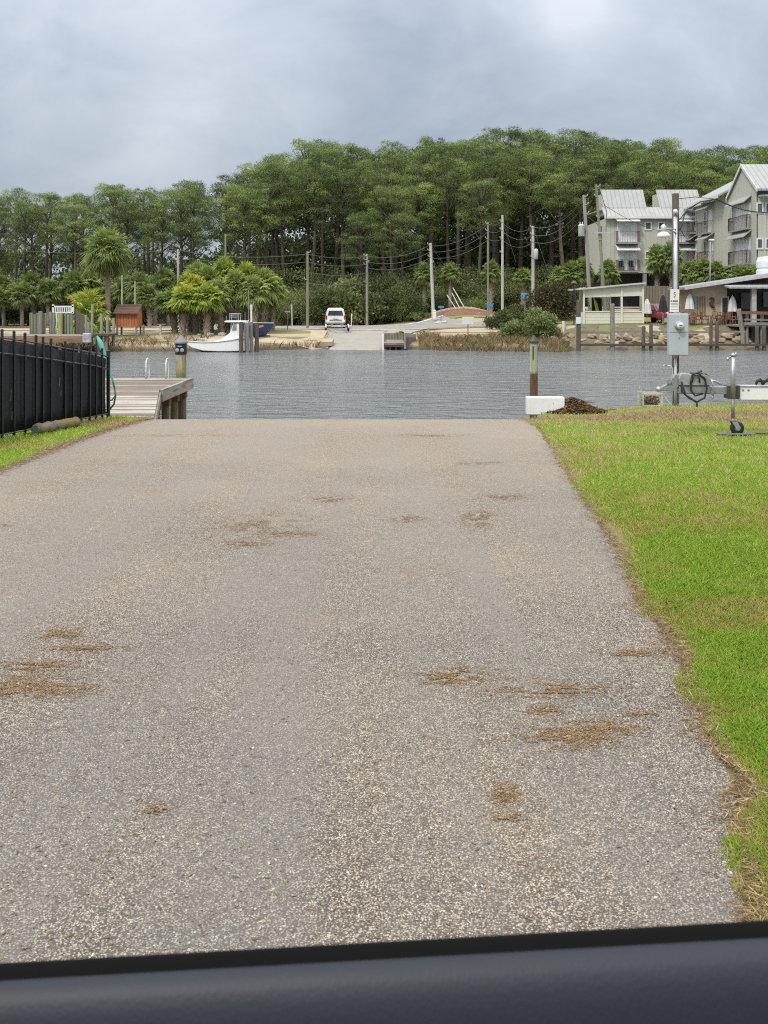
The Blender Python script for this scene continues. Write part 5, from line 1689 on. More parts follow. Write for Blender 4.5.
# gable roof, ridge along x
ym = (Y0 + Y1) / 2
m = MB()
m.add([(XB - .14, Y0 - .55, ze - .28), (XB + 17, Y0 - .55, ze - .28), (XB + 17, ym, zpk + .02), (XB - .14, ym, zpk + .02), (XB - .14, Y0 - .55, ze - .10), (XB + 17, Y0 - .55, ze - .10), (XB + 17, ym, zpk + .2), (XB - .14, ym, zpk + .2)], [(3, 2, 1, 0), (4, 5, 6, 7), (0, 1, 5, 4), (1, 2, 6, 5), (2, 3, 7, 6), (3, 0, 4, 7)])
m.add([(XB - .14, Y1 + .55, ze - .28), (XB + 17, Y1 + .55, ze - .28), (XB + 17, ym, zpk + .02), (XB - .14, ym, zpk + .02), (XB - .14, Y1 + .55, ze - .10), (XB + 17, Y1 + .55, ze - .10), (XB + 17, ym, zpk + .2), (XB - .14, ym, zpk + .2)], [(0, 1, 2, 3), (7, 6, 5, 4), (4, 5, 1, 0), (5, 6, 2, 1), (6, 7, 3, 2), (7, 4, 0, 3)])
m.build('roof', ROOFX, apB)
m = MB()
for (ya, yc) in ((Y0 - .55, ym), (Y1 + .55, ym)):
    m.add([(XB - .20, ya, ze - .36), (XB - .143, ya, ze - .36), (XB - .143, yc, zpk - .06), (XB - .20, yc, zpk - .06), (XB - .20, ya, ze - .06), (XB - .143, ya, ze - .06), (XB - .143, yc, zpk + .24), (XB - .20, yc, zpk + .24)], [(0, 1, 2, 3), (7, 6, 5, 4), (4, 5, 1, 0), (5, 6, 2, 1), (6, 7, 3, 2), (7, 4, 0, 3)])
m.build('barge_board', TRIM, apB)
m = MB(); m.add([(XB + .1, Y0 - 1.3, EYE + .109 * (Y0 - 1.3) - .1), (XB + 16, Y0 - 1.3, EYE + .109 * (Y0 - 1.3) - .1), (XB + 16, Y0 - .1, ze - .75), (XB + .1, Y0 - .1, ze - .75), (XB + .1, Y0 - 1.3, EYE + .109 * (Y0 - 1.3) + .04), (XB + 16, Y0 - 1.3, EYE + .109 * (Y0 - 1.3) + .04), (XB + 16, Y0 - .1, ze - .6), (XB + .1, Y0 - .1, ze - .6)], [(3, 2, 1, 0), (4, 5, 6, 7), (0, 1, 5, 4), (1, 2, 6, 5), (2, 3, 7, 6), (3, 0, 4, 7)])
m.build('lower_roof', ROOFX, apB)
# wing roof rising away from the west eave
m = MB(); x0_, x1_ = XB - .9, XB + 5
z0w, z1w = zw + .0, zw + 3.0
m.add([(x0_, Y1 + .6, z0w), (x0_, Y2 + .4, z0w), (x1_, Y2 + .4, z1w), (x1_, Y1 + .6, z1w), (x0_, Y1 + .6, z0w + .18), (x0_, Y2 + .4, z0w + .18), (x1_, Y2 + .4, z1w + .18), (x1_, Y1 + .6, z1w + .18)], [(0, 1, 2, 3), (7, 6, 5, 4), (4, 5, 1, 0), (5, 6, 2, 1), (6, 7, 3, 2), (7, 4, 0, 3)])
m.build('wing_roof', ROOFY, apB)
m = MB(); m.bx(x0_ - .06, x0_ - .002, Y1 + .55, Y2 + .45, z0w - .12, z0w + .2); m.build('eave_board', TRIM, apB)
WD = planks('white_bifold_door', (0.82, 0.83, 0.85), (0.72, 0.73, 0.76), 'Z', 'Y', 0.55, 0.06, .5, contrast=.06)
for (pt, pb, rt, aw) in ((205.5, 228, 215.5, 198), (239.5, 262.5, 250.5, 232)):
    y0_, y1_ = yb(750.0), yb(736)
    zf = az2(pb, YM)
    window(apB, y0_, y1_, XB, zf, az2(pt, YM), .1, 'X', WD, 0)
    balcony(apB, y0_ - .25, y1_ + .9, XB, zf - .12, 1.15, .42, 'X', plain('brown_rail', (.06, .045, .04), .6))
    m = MB(); za = az2(aw, YM)
    m.add([(XB - .7, y0_ - .4, za - .6), (XB - .7, y1_ + .9, za - .6), (XB - .01, y1_ + .9, za), (XB - .01, y0_ - .4, za), (XB - .7, y0_ - .4, za - .53), (XB - .7, y1_ + .9, za - .53), (XB - .01, y1_ + .9, za + .07), (XB - .01, y0_ - .4, za + .07)], [(0, 1, 2, 3), (7, 6, 5, 4), (4, 5, 1, 0), (5, 6, 2, 1), (6, 7, 3, 2), (7, 4, 0, 3)])
    m.build('awning', ROOFY, apB)
window(apB, 90.7, 91.0, XB, az2(220, 90.8), az2(208, 90.8), .1, 'X', CURT)
for (pt, pb) in ((211, 232), (241, 262)):
    for (pa, pc) in ((714, 704.5), (697.5, 693)):
        y0_, y1_ = yb(pa), yb(pc)
        zf = az2(pb, (y0_ + y1_) / 2)
        window(apB, y0_ + .3, y0_ + .3 + (y1_ - y0_) * .38, XB - .03, zf, zf + 2.1, .1, 'X', WD)
        window(apB, y1_ - .9, y1_ - .1, XB - .03, zf + .7, zf + 2.0, .12, 'X', WGLASS, 1)
        balcony(apB, y0_ - .1, y1_ + .1, XB - .03, zf - .1, 1.1, .7, 'X', BROWN)
        m = MB(); za = zf + 2.75
        m.add([(XB - .9, y0_ - .3, za - .6), (XB - .9, y1_ + .2, za - .6), (XB - .04, y1_ + .2, za), (XB - .04, y0_ - .3, za), (XB - .9, y0_ - .3, za - .53), (XB - .9, y1_ + .2, za - .53), (XB - .04, y1_ + .2, za + .07), (XB - .04, y0_ - .3, za + .07)], [(0, 1, 2, 3), (7, 6, 5, 4), (4, 5, 1, 0), (5, 6, 2, 1), (6, 7, 3, 2), (7, 4, 0, 3)])
        m.build('awning', ROOFY, apB)
for (pt, pb) in ((204, 212), (239.5, 248)):
    for (p0, p1) in ((757, 761.2), (765.6, 770), (780, 784)):
        window(apB, (p0 - 384) * .0848, (p1 - 384) * .0848, Y0 - .14, az2(pb, Y0), az2(pt, Y0), .13)

# street light behind the beige building
X_, Y_ = (710 - 384) * .083, 83.0
sl = thing('street_light', 'thin pale street light standing in front of the brown balconies', 'street light', (X_, Y_, gz(710, 83)))
m = MB(); m.tube([(X_, Y_, gz(710, 83) - .2), (X_ + .02, Y_, az2(243, 83)), (X_ + .1, Y_, az2(240.5, 83))], [.07, .055, .05], 8); m.build('post', ALU, sl, smooth=True)
m = MB(); m.box((X_ + .14, Y_, az2(240, 83)), (.42, .3, .16), bev=.04); m.build('lamp_head', plain('lamp_head_white', (.66, .68, .7), .4), sl)

# ------------------------------------------------------------------ beige waterfront building
YC = 78.6
def xx(px, D=YC): return (px - 384) / F * D
bb_ = thing('beige_building', 'low beige waterfront building with wide grey metal roof at right', 'building', (xx(740), YC + 4, gz(720, YC)))
STUCCO = plain('beige_stucco', (.50, .41, .30), .85, .1, 1.0, grime=.12)
zg = gz(720, YC) - .1
m = MB(); m.prism([(xx(692), zg), (xx(727), zg), (xx(727), az2(283.5, YC)), (xx(692), az2(288.3, YC))], 3.3, 'Y', YC); m.build('wall', STUCCO, bb_)
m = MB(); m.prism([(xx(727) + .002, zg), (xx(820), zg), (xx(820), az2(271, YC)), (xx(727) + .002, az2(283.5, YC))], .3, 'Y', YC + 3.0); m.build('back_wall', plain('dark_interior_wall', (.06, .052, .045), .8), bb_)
m = MB(); m.prism([(xx(681), az2(289.5, YC)), (xx(820), az2(268.8, YC)), (xx(820), az2(265.5, YC)), (xx(681), az2(287.2, YC))], 4.6, 'Y', YC - 1.0); rf_ = m.build('roof', ROOFY, bb_)
m = MB(); m.prism([(xx(680.8), az2(290, YC)), (xx(820), az2(269.2, YC)), (xx(820), az2(264.9, YC)), (xx(680.8), az2(286.8, YC))], .06, 'Y', YC - 1.063); m.build('fascia', plain('pale_grey_fascia', (.45, .46, .47), .5), rf_)
m = MB(); m.prism([(76.4, az2(288.5, 76.4)), (YC + .2, az2(284.8, YC)), (YC + .2, az2(283.4, YC)), (76.4, az2(286.6, 76.4))], xx(820, 77) - xx(727, 77), 'X', xx(727, 77)); m.build('porch_roof', ROOFX, bb_)
POSTM = plain('pale_post', (.38, .38, .37), .6, .2)
for px in (753.5, 781):
    m = MB(); m.box((xx(px, 76.9), 76.9, (az2(288, 76.9) + zg) / 2), (.34, .34, az2(288, 76.9) - zg)); m.build('porch_post', POSTM, bb_)
m = MB(); m.bx(xx(722), xx(727.5), YC - .05, YC - .002, az2(318, YC), az2(297.5, YC)); dr = m.build('door', plain('dark_door', (.05, .05, .055), .4), bb_)
m = MB()
m.bx(xx(721), xx(722) - .002, YC - .08, YC - .002, az2(318, YC), az2(296.5, YC)); m.bx(xx(727.5) + .002, xx(728.5), YC - .08, YC - .002, az2(318, YC), az2(296.5, YC)); m.bx(xx(722), xx(727.5), YC - .08, YC - .002, az2(297.5, YC) + .002, az2(296.5, YC)); m.build('door_frame', TRIM, bb_)
m = MB()
for px in (697.5, 700, 702.5):
    m.bx(xx(px), xx(px + 1.4), YC - .05, YC - .002, az2(316, YC), az2(296.5, YC))
m.build('shutter', plain('tan_shutter', (.40, .30, .19), .7), bb_)
m = MB()
for px in (696.8, 699.6, 702.2, 704.4): m.bx(xx(px), xx(px) + .06, YC - .055, YC - .052, az2(316, YC), az2(296.5, YC))
m.build('shutter_gap', plain('brown_gap', (.14, .09, .05), .8), bb_)
# interior shapes in the open porch
m = MB(); m.bx(xx(735, 82.8), xx(747, 82.8), 81.4, 81.48, az2(309, 82.9), az2(293, 82.9)); m.build('porch_screen', plain('grey_screen', (.13, .14, .15), .4), bb_)
m = MB(); m.bx(xx(757, 82.8), xx(800, 82.8), 81.4, 81.48, az2(307, 82.9), az2(292, 82.9)); m.build('porch_window', WGLASS, bb_)
pic = thing('wall_picture', 'tall blue picture hanging on the beige wall left of the shutters', 'picture', (xx(693.3), YC - .04, az2(308.5, YC)))
m = MB(); m.bx(xx(691.3), xx(695.3), YC - .05, YC - .004, az2(308.5, YC), az2(296.5, YC)); m.build('panel', plain('sea_blue_panel', (.12, .30, .42), .5, .5, 4), pic)
orn = MB()
c = at(712.5, 303, YC - .12)
orn.tube([c + Vector((-.26, 0, .30)), c + Vector((-.06, 0, .40)), c + Vector((.10, 0, .30)), c + Vector((.04, 0, .14)), c + Vector((-.10, 0, -.04)), c + Vector((-.02, 0, -.24)), c + Vector((.12, 0, -.38)), c + Vector((.20, 0, -.30)), c + Vector((.14, 0, -.24))], [.03, .08, .09, .10, .16, .11, .05, .04, .02], 8)
tag(orn.build('wall_ornament', plain('dark_bronze', (.09, .07, .045), .5, .3), smooth=True), 'dark curled metal ornament on the beige wall beside the door', 'ornament')
# round white roof tank at the edge
tk = MB(); c = at(767, 274, 80.6)
tk.lathe((c.x, c.y, c.z - .35), [(.80, 0), (.84, .05), (.84, .62), (.78, .70), (.78, .80), (.84, .86), (.84, 1.35), (.76, 1.5), (.72, 1.72), (.1, 1.78)], 20)
tag(tk.build('roof_tank', plain('white_tank', (.66, .70, .74), .4, .1), smooth=False), 'round white ribbed vent tank on the beige building roof', 'tank')

# tall plank screen behind the pavilion
pf = MB(); pf.bx(xx(640, 88), xx(697, 88), 88, 88.06, gz(660, 88) - .2, az2(286, 88))
tag(pf.build('plank_fence', planks('grey_brown_fence_board', (.26, .225, .185), (.12, .10, .08), 'Z', 'X', .28, .08)), 'tall grey-brown plank fence behind the parked maroon vehicle', 'fence')

# cream pavilion on the bank
YP = 78.5
CREAM = plain('pale_green_cream_paint', (.66, .66, .55), .7, .1, 1.2, grime=.12)
pv = thing('pavilion', 'cream open-sided pavilion with solid lower panels above the rocks', 'pavilion', (xx(611, YP), YP + 1.5, gz(611, YP)))
def px_(p, D=YP): return (p - 384) / F * D
def pz(p, D=YP): return EYE - (p - HOR) / F * D
zgp = pz(325.5)
for px in (583.7, 621.5, 642.8):
    m = MB(); m.box((px_(px), YP - .03, (zgp + pz(285.6 if px > 630 else 287)) / 2), (.14, .16, pz(285.6 if px > 630 else 288) - zgp)); m.build('post', CREAM, pv)
for px in (580.5, 640.5):
    m = MB(); m.box((px_(px, YP + 3), YP + 3, (zgp + pz(288, YP + 3)) / 2), (.14, .16, pz(287.5, YP + 3) - zgp)); m.build('post', CREAM, pv)
m = MB(); m.bx(px_(583.7) + .072, px_(642.8) - .072, YP, YP + .06, zgp + .02, pz(312.2)); m.build('lower_panel', planks('cream_panel', (.66, .66, .55), (.60, .60, .49), 'X', 'Z', .25, .05, .7, contrast=.08), pv)
m = MB(); m.prism([(px_(583.7), pz(297.5)), (px_(642.8), pz(295.8)), (px_(642.8), pz(284.8)), (px_(583.7), pz(289.3))], .06, 'Y', YP - .002); m.build('upper_panel', CREAM, pv)
m = MB(); m.prism([(px_(576), pz(290.2)), (px_(645), pz(284)), (px_(645), pz(282.4)), (px_(576), pz(288.8))], 3.6, 'Y', YP - .35); m.build('roof', plain('pale_roof_sheet', (.50, .50, .44), .6, .15, 1, grime=.2), pv)
m = MB(); m.bx(px_(583.7), px_(642.8), YP - .05, YP + .1, pz(312.2) + .002, pz(311)); m.build('sill', CREAM, pv)
m = MB(); m.bx(px_(583.7), px_(583.7) + .05, YP + .08, YP + 3, zgp, pz(312.2)); m.build('side_panel', CREAM, pv)
m = MB(); m.bx(px_(592, YP + 3), px_(602, YP + 3), YP + 3.05, YP + 3.1, zgp, pz(298)); m.build('back_screen', DARKV, pv)
kay = MB(); c = at(597.5, 314, YP + 1.6); kay.tube([c + Vector((.05, 0, -.4)), c + Vector((0, 0, .2)), c + Vector((-.12, .02, .8)), c + Vector((-.3, .05, 1.35))], [.06, .13, .13, .03], 8)
tag(kay.build('paddle_board', plain('yellow_board', (.62, .50, .05), .4), smooth=True), 'upright yellow board leaning inside the cream pavilion', 'board')

# dark lamp post left of the pavilion
dl = thing('lamp_post', 'thin black lamp post with flat head left of the cream pavilion', 'lamp post', (px_(574), YP, gz(574, YP)))
m = MB(); m.tube([(px_(574), YP, gz(574, YP) - .2), (px_(574), YP, pz(283.5))], .05, 8); m.build('post', BLACKP, dl)
m = MB(); m.lathe((px_(574), YP, pz(283.6)), [(.20, 0), (.22, .05), (.10, .2), (.03, .22)], 10); m.build('lamp_head', plain('dark_lamp_head', (.08, .09, .10), .4), dl)

# umbrellas
def umbrella(px, ptop, pbot, D, mat, label):
    X = (px - 384) / F * D; z0 = gz(px, D)
    t = thing('closed_umbrella', label, 'umbrella', (X, D, z0), 0, 'closed umbrellas on the terrace')
    zt = az2(ptop, D) - z0; zb2 = az2(pbot, D) - z0
    m = MB(); m.tube([(0, 0, 0), (0, 0, zt + .08)], .03, 8); m.build('pole', POSTM, t, world=False)
    m = MB(); h_ = zt - zb2
    vs = []; fs = []; prof = [(0.03, zt), (0.10, zt - h_ * .08), (0.20, zt - h_ * .35), (0.27, zt - h_ * .8), (0.30, zb2)]
    n = 16
    for r, z in prof:
        for k in range(n):
            rr = r * (1 + (.22 if k % 2 else -.12)); a = 2 * math.pi * k / n
            vs.append((rr * math.cos(a), rr * math.sin(a), z))
    for j in range(len(prof) - 1):
        for k in range(n): fs.append((j * n + k, j * n + (k + 1) % n, (j + 1) * n + (k + 1) % n, (j + 1) * n + k))
    m.add(vs, fs); m.build('canopy', mat, t, world=False)
    m = MB(); m.lathe((0, 0, 0), [(.28, 0), (.28, .05), (.06, .09)], 12); m.build('base', DARKV, t, world=False)
WC = plain('white_canvas', (.58, .59, .60), .8, .08); BC = plain('black_canvas', (.02, .02, .022), .8, .2)
umbrella(647, 299, 313.5, 78.6, WC, 'closed white umbrella right beside the cream pavilion')
umbrella(663, 295, 312, 77.2, BC, 'closed black umbrella in front of the maroon vehicle')
umbrella(689.5, 294, 309, 78.2, WC, 'closed white umbrella between meter pole and blue picture')
umbrella(732.5, 296, 311.5, 77.6, WC, 'closed white umbrella right of the dark door')

# patio chairs and tables
CH = plain('brown_patio_chair', (.20, .085, .05), .6, .25)
def patio_chair():
    t = thing('patio_chair', 'chair', 'chair')
    m = MB(); m.box((0, 0, .44), (.48, .46, .05), bev=.01); m.build('seat', CH, t, world=False)
    m = MB(); m.tube([(-.22, .22, .44), (-.24, .30, .95), (0, .32, 1.0), (.24, .30, .95), (.22, .22, .44)], .03, 6)
    for x in (-.12, 0, .12): m.tube([(x, .23, .46), (x, .31, .96)], .022, 5)
    m.build('backrest', CH, t, world=False)
    for sx in (-1, 1):
        for sy in (-1, 1):
            m = MB(); m.tube([(sx * .2, sy * .2, .42), (sx * .24, sy * .24, 0)], .026, 5); m.build('leg', CH, t, world=False)
        m = MB(); m.tube([(sx * .24, -.2, .42), (sx * .25, -.2, .66), (sx * .25, .26, .68)], .024, 5); m.build('armrest', CH, t, world=False)
    return t
def patio_table():
    t = thing('patio_table', 'table', 'table')
    m = MB(); m.lathe((0, 0, .70), [(.48, 0), (.5, .02), (.48, .04)], 18); m.build('tabletop', plain('dark_tabletop', (.10, .07, .06), .5), t, world=False)
    m = MB(); m.tube([(0, 0, 0), (0, 0, .7)], .04, 8); m.lathe((0, 0, 0), [(.28, 0), (.28, .03), (.05, .06)], 12); m.build('pedestal', BLACKP, t, world=False)
    return t
c0_, t0_ = patio_chair(), patio_table()
for i, (px, D, rz, lab) in enumerate([(687, 78.0, 1.2, 'brown patio chair just right of the meter box'), (691, 76.9, -1.4, 'brown patio chair below the white middle umbrella'), (698, 77.3, -1.57, 'brown patio chair below the tan shutters, facing left'), (705, 77.5, 1.5, 'brown patio chair below the wall ornament, facing right'), (717, 77.8, .3, 'brown patio chair left of the dark door'), (720, 76.9, 3.0, 'brown patio chair in front of the dark door, back turned'), (726, 77.4, -1.3, 'brown patio chair right of the dark door'), (731, 76.6, 1.8, 'brown patio chair below the right white umbrella'), (737, 77.2, -.8, 'brown patio chair at the right end beside the dock steps')]):
    r = c0_ if i == 0 else dup(c0_, (0, 0, 0))
    r.location = ((px - 384) / F * D, D, gz(px, D)); r.rotation_euler.z = rz; r['label'] = lab; r['group'] = 'patio chairs on the terrace'
for i, (px, D, lab) in enumerate([(694, 77.6, 'round dark patio table below the blue picture'), (711, 77.2, 'round dark patio table below the wall ornament'), (724, 77.9, 'round dark patio table in front of the dark door')]):
    r = t0_ if i == 0 else dup(t0_, (0, 0, 0))
    r.location = ((px - 384) / F * D, D, gz(px, D)); r['label'] = lab; r['group'] = 'patio tables on the terrace'

# maroon vehicle
MAR = plain('maroon_paint', (.22, .045, .065), .3, .15, 1.5)
def car_shell(name, W_, pts_low, pts_up, par, mat, inset):
    """side outline in YZ swept across X with an inward-leaning cabin"""
    m = MB()
    m.prism(pts_low, W_, 'X', -W_ / 2)
    return m.build(name, mat, par, world=False, bevel=.06)
X_, Y_ = (657 - 384) / F * 80.5, 80.5
mv = thing('parked_truck', 'small rounded maroon truck parked behind the black umbrella', 'truck', (X_, Y_, gz(657, 80.5)), 0.45)
body = car_shell('body', 1.6, [(-1.9, .45), (-1.95, .75), (-1.8, .98), (-.75, 1.05), (-.70, 1.0), (1.9, .95), (1.95, .5)], None, mv, MAR, 0)
m = MB(); vs = []
for z, sx, ya, yb_ in ((1.0, .74, -.85, .75), (1.32, .66, -.50, .65), (1.52, .56, -.30, .52), (1.58, .44, -.15, .42)):
    vs += [(-sx, ya, z), (sx, ya, z), (sx, yb_, z), (-sx, yb_, z)]
fs = [(0, 1, 2, 3)[::-1], (12, 13, 14, 15)]
for j in range(3):
    for k in range(4): fs.append((j * 4 + k, j * 4 + (k + 1) % 4, (j + 1) * 4 + (k + 1) % 4, (j + 1) * 4 + k))
m.add(vs, fs); cab = m.build('cab', MAR, mv, world=False, bevel=.05)
m = MB(); m.add([(-.62, -.84, 1.05), (.62, -.84, 1.05), (.52, -.42, 1.44), (-.52, -.42, 1.44)], [(0, 1, 2, 3)]); o_ = m.build('windscreen', WGLASS, mv, world=False); q = o_.modifiers.new('s', 'SOLIDIFY'); q.thickness = .03; q.offset = 0
for sx in (-1, 1):
    m = MB(); m.add([(sx * .745, -.7, 1.08), (sx * .735, .55, 1.08), (sx * .63, .45, 1.42), (sx * .63, -.35, 1.42)], [(0, 1, 2, 3)]); o_ = m.build('side_window', WGLASS, mv, world=False); q = o_.modifiers.new('s', 'SOLIDIFY'); q.thickness = .03; q.offset = 0
    m = MB(); m.lathe((sx * .58, -1.88, .80), [(.13, 0), (.12, -.06), (.02, -.08)], 12, axis='Y'); m.build('headlight', plain('headlight_lens', (.7, .7, .68), .15), mv, world=False)
    m = MB(); m.blob((sx * .78, -1.25, .62), (.16, .55, .36), 1, 0.0); m.build('fender', MAR, mv, smooth=True, world=False)
    for y in (-1.25, 1.2):
        m = MB(); m.lathe((sx * .72 - .09, y, .33), [(.22, 0), (.33, .02), (.33, .16), (.22, .18)], 18, axis='X'); w_ = m.build('wheel', RUBBER, mv, world=False)
        m = MB(); m.lathe((sx * .72 + (sx * .095) - .01, y, .33), [(.17, 0), (.17, .02)], 14, axis='X'); m.build('rim', ALU, w_, world=False)
m = MB(); m.box((0, -1.98, .5), (1.5, .08, .14), bev=.02); m.build('bumper', ALU, mv, world=False)
m = MB(); m.box((0, -1.93, .76), (.7, .05, .22), bev=.02); m.build('grille', ALU, mv, world=False)

# ------------------------------------------------------------------ bulkhead rail dock in front of the rocks
YD = 71.6
def dx(p, D=YD): return (p - 384) / F * D
def dz(p, D=YD): return EYE - (p - HOR) / F * D
bd = thing('timber_rail_dock', 'long dark timber rail dock on piles running in front of the rocks', 'dock', (dx(660), YD, WATER))
for (px, pt, w_, mt) in ((578.5, 300, 4.4, DARKPILE), (612.3, 303.5, 4.8, GREYPILE), (643.5, 326, 3.6, DARKPILE), (651, 324, 3.6, DARKPILE), (711, 320, 3.2, DARKPILE), (717, 321, 3.6, DARKPILE), (757, 326, 4, DARKPILE), (764, 326, 4, DARKPILE), (792, 320, 4, DARKPILE)):
    m = MB(); r_ = w_ / 2 / F * YD
    m.tube([(dx(px), YD, -3.2), (dx(px), YD, dz(pt) - .1), (dx(px), YD, dz(pt))], [r_ * 1.05, r_, r_ * .8], 10); m.build('pile', mt, bd)
for (p0, p1, py, h_) in ((580.5, 610, 332.5, .17), (614.5, 642, 331.5, .14), (580, 800, 344.8, .17), (640, 652, 336, .12), (653, 709, 332.0, .13), (719, 745, 331.8, .13)):
    m = MB(); m.bx(dx(p0), dx(p1), YD - .22 if py > 340 else YD - .1, YD - .12 if py > 340 else YD + .0, dz(py) - h_ / 2, dz(py) + h_ / 2); m.build('rail', DARKRAIL if py > 340 else GREYRAIL, bd)
m = MB(); m.bx(dx(556, 77), dx(800, 77), 78.0, 78.2, -.6, dz(328.4, 78)); tag(m.build('bulkhead', DARKRAIL), 'low dark timber bulkhead behind the rocks on the right bank', 'bulkhead')
m = MB(); m.bx(dx(653, 77.6), dx(737, 77.6), 77.6, 77.8, dz(328.2, 77.6), dz(325.6, 77.6)); tag(m.build('cream_kerb_beam', plain('cream_beam', (.55, .53, .36), .7, .12, 1.5, grime=.12)), 'long cream painted beam edging the terrace lawn', 'beam')
# boarded dock with railing at the far right
rd = thing('boarded_dock', 'grey railed dock at the right edge beside the terrace', 'dock', (dx(765, 73), 73, WATER))
for (px, px2, pt, w_) in ((743, 738.5, 309, .36), (747, 747, 312, .22), (762, 762, 312, .24), (782, 782, 310, .24)):
    m = MB(); m.tube([(dx(px, 73), 73, -2.6), (dx(px, 73), 73, dz(335, 73)), (dx(px2, 73), 73, dz(pt, 73))], w_ / 2, 8); m.build('post', GREYPILE, rd)
for (p0, q0, p1, q1, h_) in ((742, 312.5, 800, 314, .22), (744, 319.5, 800, 320.5, .12), (744, 323.5, 800, 324.5, .20)):
    m = MB(); a, b_ = at(p0, q0, 72.8), at(p1, q1, 72.8)
    m.add([(a.x, 72.7, a.z - h_ / 2), (b_.x, 72.7, b_.z - h_ / 2), (b_.x, 72.85, b_.z - h_ / 2), (a.x, 72.85, a.z - h_ / 2), (a.x, 72.7, a.z + h_ / 2), (b_.x, 72.7, b_.z + h_ / 2), (b_.x, 72.85, b_.z + h_ / 2), (a.x, 72.85, a.z + h_ / 2)], [(3, 2, 1, 0), (4, 5, 6, 7), (0, 1, 5, 4), (1, 2, 6, 5), (2, 3, 7, 6), (3, 0, 4, 7)]); m.build('rail', GREYRAIL if h_ < .21 else RUSTW, rd)
m = MB(); m.bx(dx(742, 73), dx(800, 73), 72.9, 77, dz(327, 73), dz(325.3, 73)); m.build('deck', GREYRAIL, rd)
for px in (753, 759, 766, 776):
    m = MB(); m.tube([(dx(px, 74), 74, -2.6), (dx(px, 74), 74, dz(327, 73))], .14, 8); m.build('pile', DARKPILE, rd)
# blue-white sign on the first pile
m = MB(); c = at(578.3, 320.5, YD - .2); m.box((c.x, YD - .2, c.z), (.34, .03, .48), bev=.01); tag(m.build('pile_sign', plain('pale_blue_sign', (.55, .75, .80), .4, .08)), 'small pale blue sign on the leftmost dark dock pile', 'sign')
m = MB(); m.tube([at(563, 334, 75), at(563.5, 321, 75)], .10, 8); tag(m.build('marker_post', WHITEP), 'short white marker post left of the dock on the bank', 'post')
m = MB(); m.bx(dx(583, 77), dx(607, 77), 76.8, 77.2, dz(328.5, 77), dz(325.8, 77)); m.bx(dx(622, 77), dx(640, 77), 76.8, 77.2, dz(328, 77), dz(325.6, 77)); m.bx(dx(606, 77), dx(623, 77), 76.75, 77.15, dz(328.9, 77), dz(326.6, 77)); tag(m.build('stacked_timber', GREYRAIL), 'grey timbers laid along the foot of the cream pavilion', 'timber')
# rocks
ROCK = plain('tan_rock', (.33, .26, .18), .9, .45, 1.4, bump=.5, fine=4)
ROCKD = plain('grey_brown_rock', (.24, .20, .155), .9, .4, 1.4, bump=.5, fine=4)
rk = random.Random(3); nrock = 0
marks = [(556, 'right of the white marker post'), (590, 'between the first two dock piles'), (620, 'right of the tall grey dock pile'), (652, 'left of the meter box'), (695, 'right of the meter box'), (722, 'beside the middle dark pile pair'), (748, 'below the leaning dock post')]
big = [(592, 336, 8), (603, 338, 9), (583, 341, 7), (617, 338, 8), (628, 337, 11), (637, 341, 9), (622, 342, 7), (655, 335, 10), (664, 339, 11), (660, 343, 8), (690, 334, 13), (698, 339, 12), (688, 342, 9), (704, 343, 8), (728, 336, 12), (738, 340, 10), (722, 341, 8), (735, 333, 7), (554, 339, 9), (565, 341, 9), (571, 337, 8), (746, 341, 9), (676, 341, 8), (680, 336, 8), (598, 343, 7), (711, 341, 9), (609, 342, 7), (645, 342, 8)]
def on_slope(px, py):
    for D in np.arange(72.0, 80, .05):
        if lz((px - 384) / F * D, D) >= EYE - (py - HOR) / F * D:
            return D
    return 76.0
ORD = ['leftmost', 'second', 'third', 'fourth', 'fifth', 'sixth', 'seventh', 'eighth']
rank = {}
for px, py, wpx in sorted(big):
    mk = min(marks, key=lambda q: abs(q[0] - px))[1]
    rank[(px, py)] = sum(1 for k_ in rank if min(marks, key=lambda q: abs(q[0] - k_[0]))[1] == mk)
for i, (px, py, wpx) in enumerate(big):
    od = ORD[rank[(px, py)]]
    wpx *= 1.12
    D = on_slope(px, py + wpx * .22)
    r_ = wpx / 2 / F * D
    X = (px - 384) / F * D
    m = MB(); m.blob((X, D, lz(X, D) + r_ * .35), (r_, r_ * .9, r_ * .72), i + 2, .30, 12, 9)
    near = min(marks, key=lambda q: abs(q[0] - px))
    size = 'large' if wpx >= 11 else 'small'
    o_ = m.build('boulder', ROCK if rk.random() < .7 else ROCKD, bevel=0)
    tag(o_, '%s tan boulder, %s of those %s' % (size, od if od == 'leftmost' else od + ' from the left', near[1]), 'rock', 'riprap boulders ' + near[1])

# ------------------------------------------------------------------ middle: ramp, finger dock, vehicle, signs
YF = 74.5
fd = thing('finger_dock', 'short plank-sided finger dock at the right side of the far ramp', 'dock', (dx(398, YF), YF, WATER))
PK = planks('grey_vertical_board', (.30, .26, .215), (.13, .11, .09), 'Z', 'Y', .3, .10)
PKX = planks('grey_upright_board', (.27, .24, .20), (.12, .10, .08), 'Z', 'X', .22, .10)
x0_, x1_ = dx(382.5, 73.4), dx(413, 76.5)
def fz(p, D): return EYE - (p - HOR) / F * D
m = MB(); m.box((dx(383, 72.8), 72.8, fz(342, 72.8) - .2), (.12, .12, 1.6)); m.build('corner_post', WHITEP, fd)
for k in range(9):
    f = k / 8; D = 72.9 + 3.4 * f; px = 405 + 10.5 * f
    m = MB(); X = dx(405, 72.9) + (dx(415, 76.3) - dx(405, 72.9)) * f
    m.box((X, D, fz(349, 72.9) / 2 + fz(334 - .0, D) / 2), (.14, .26, abs(fz(334, D) - fz(349, 72.9)))); m.build('board', GREYPILE, fd)
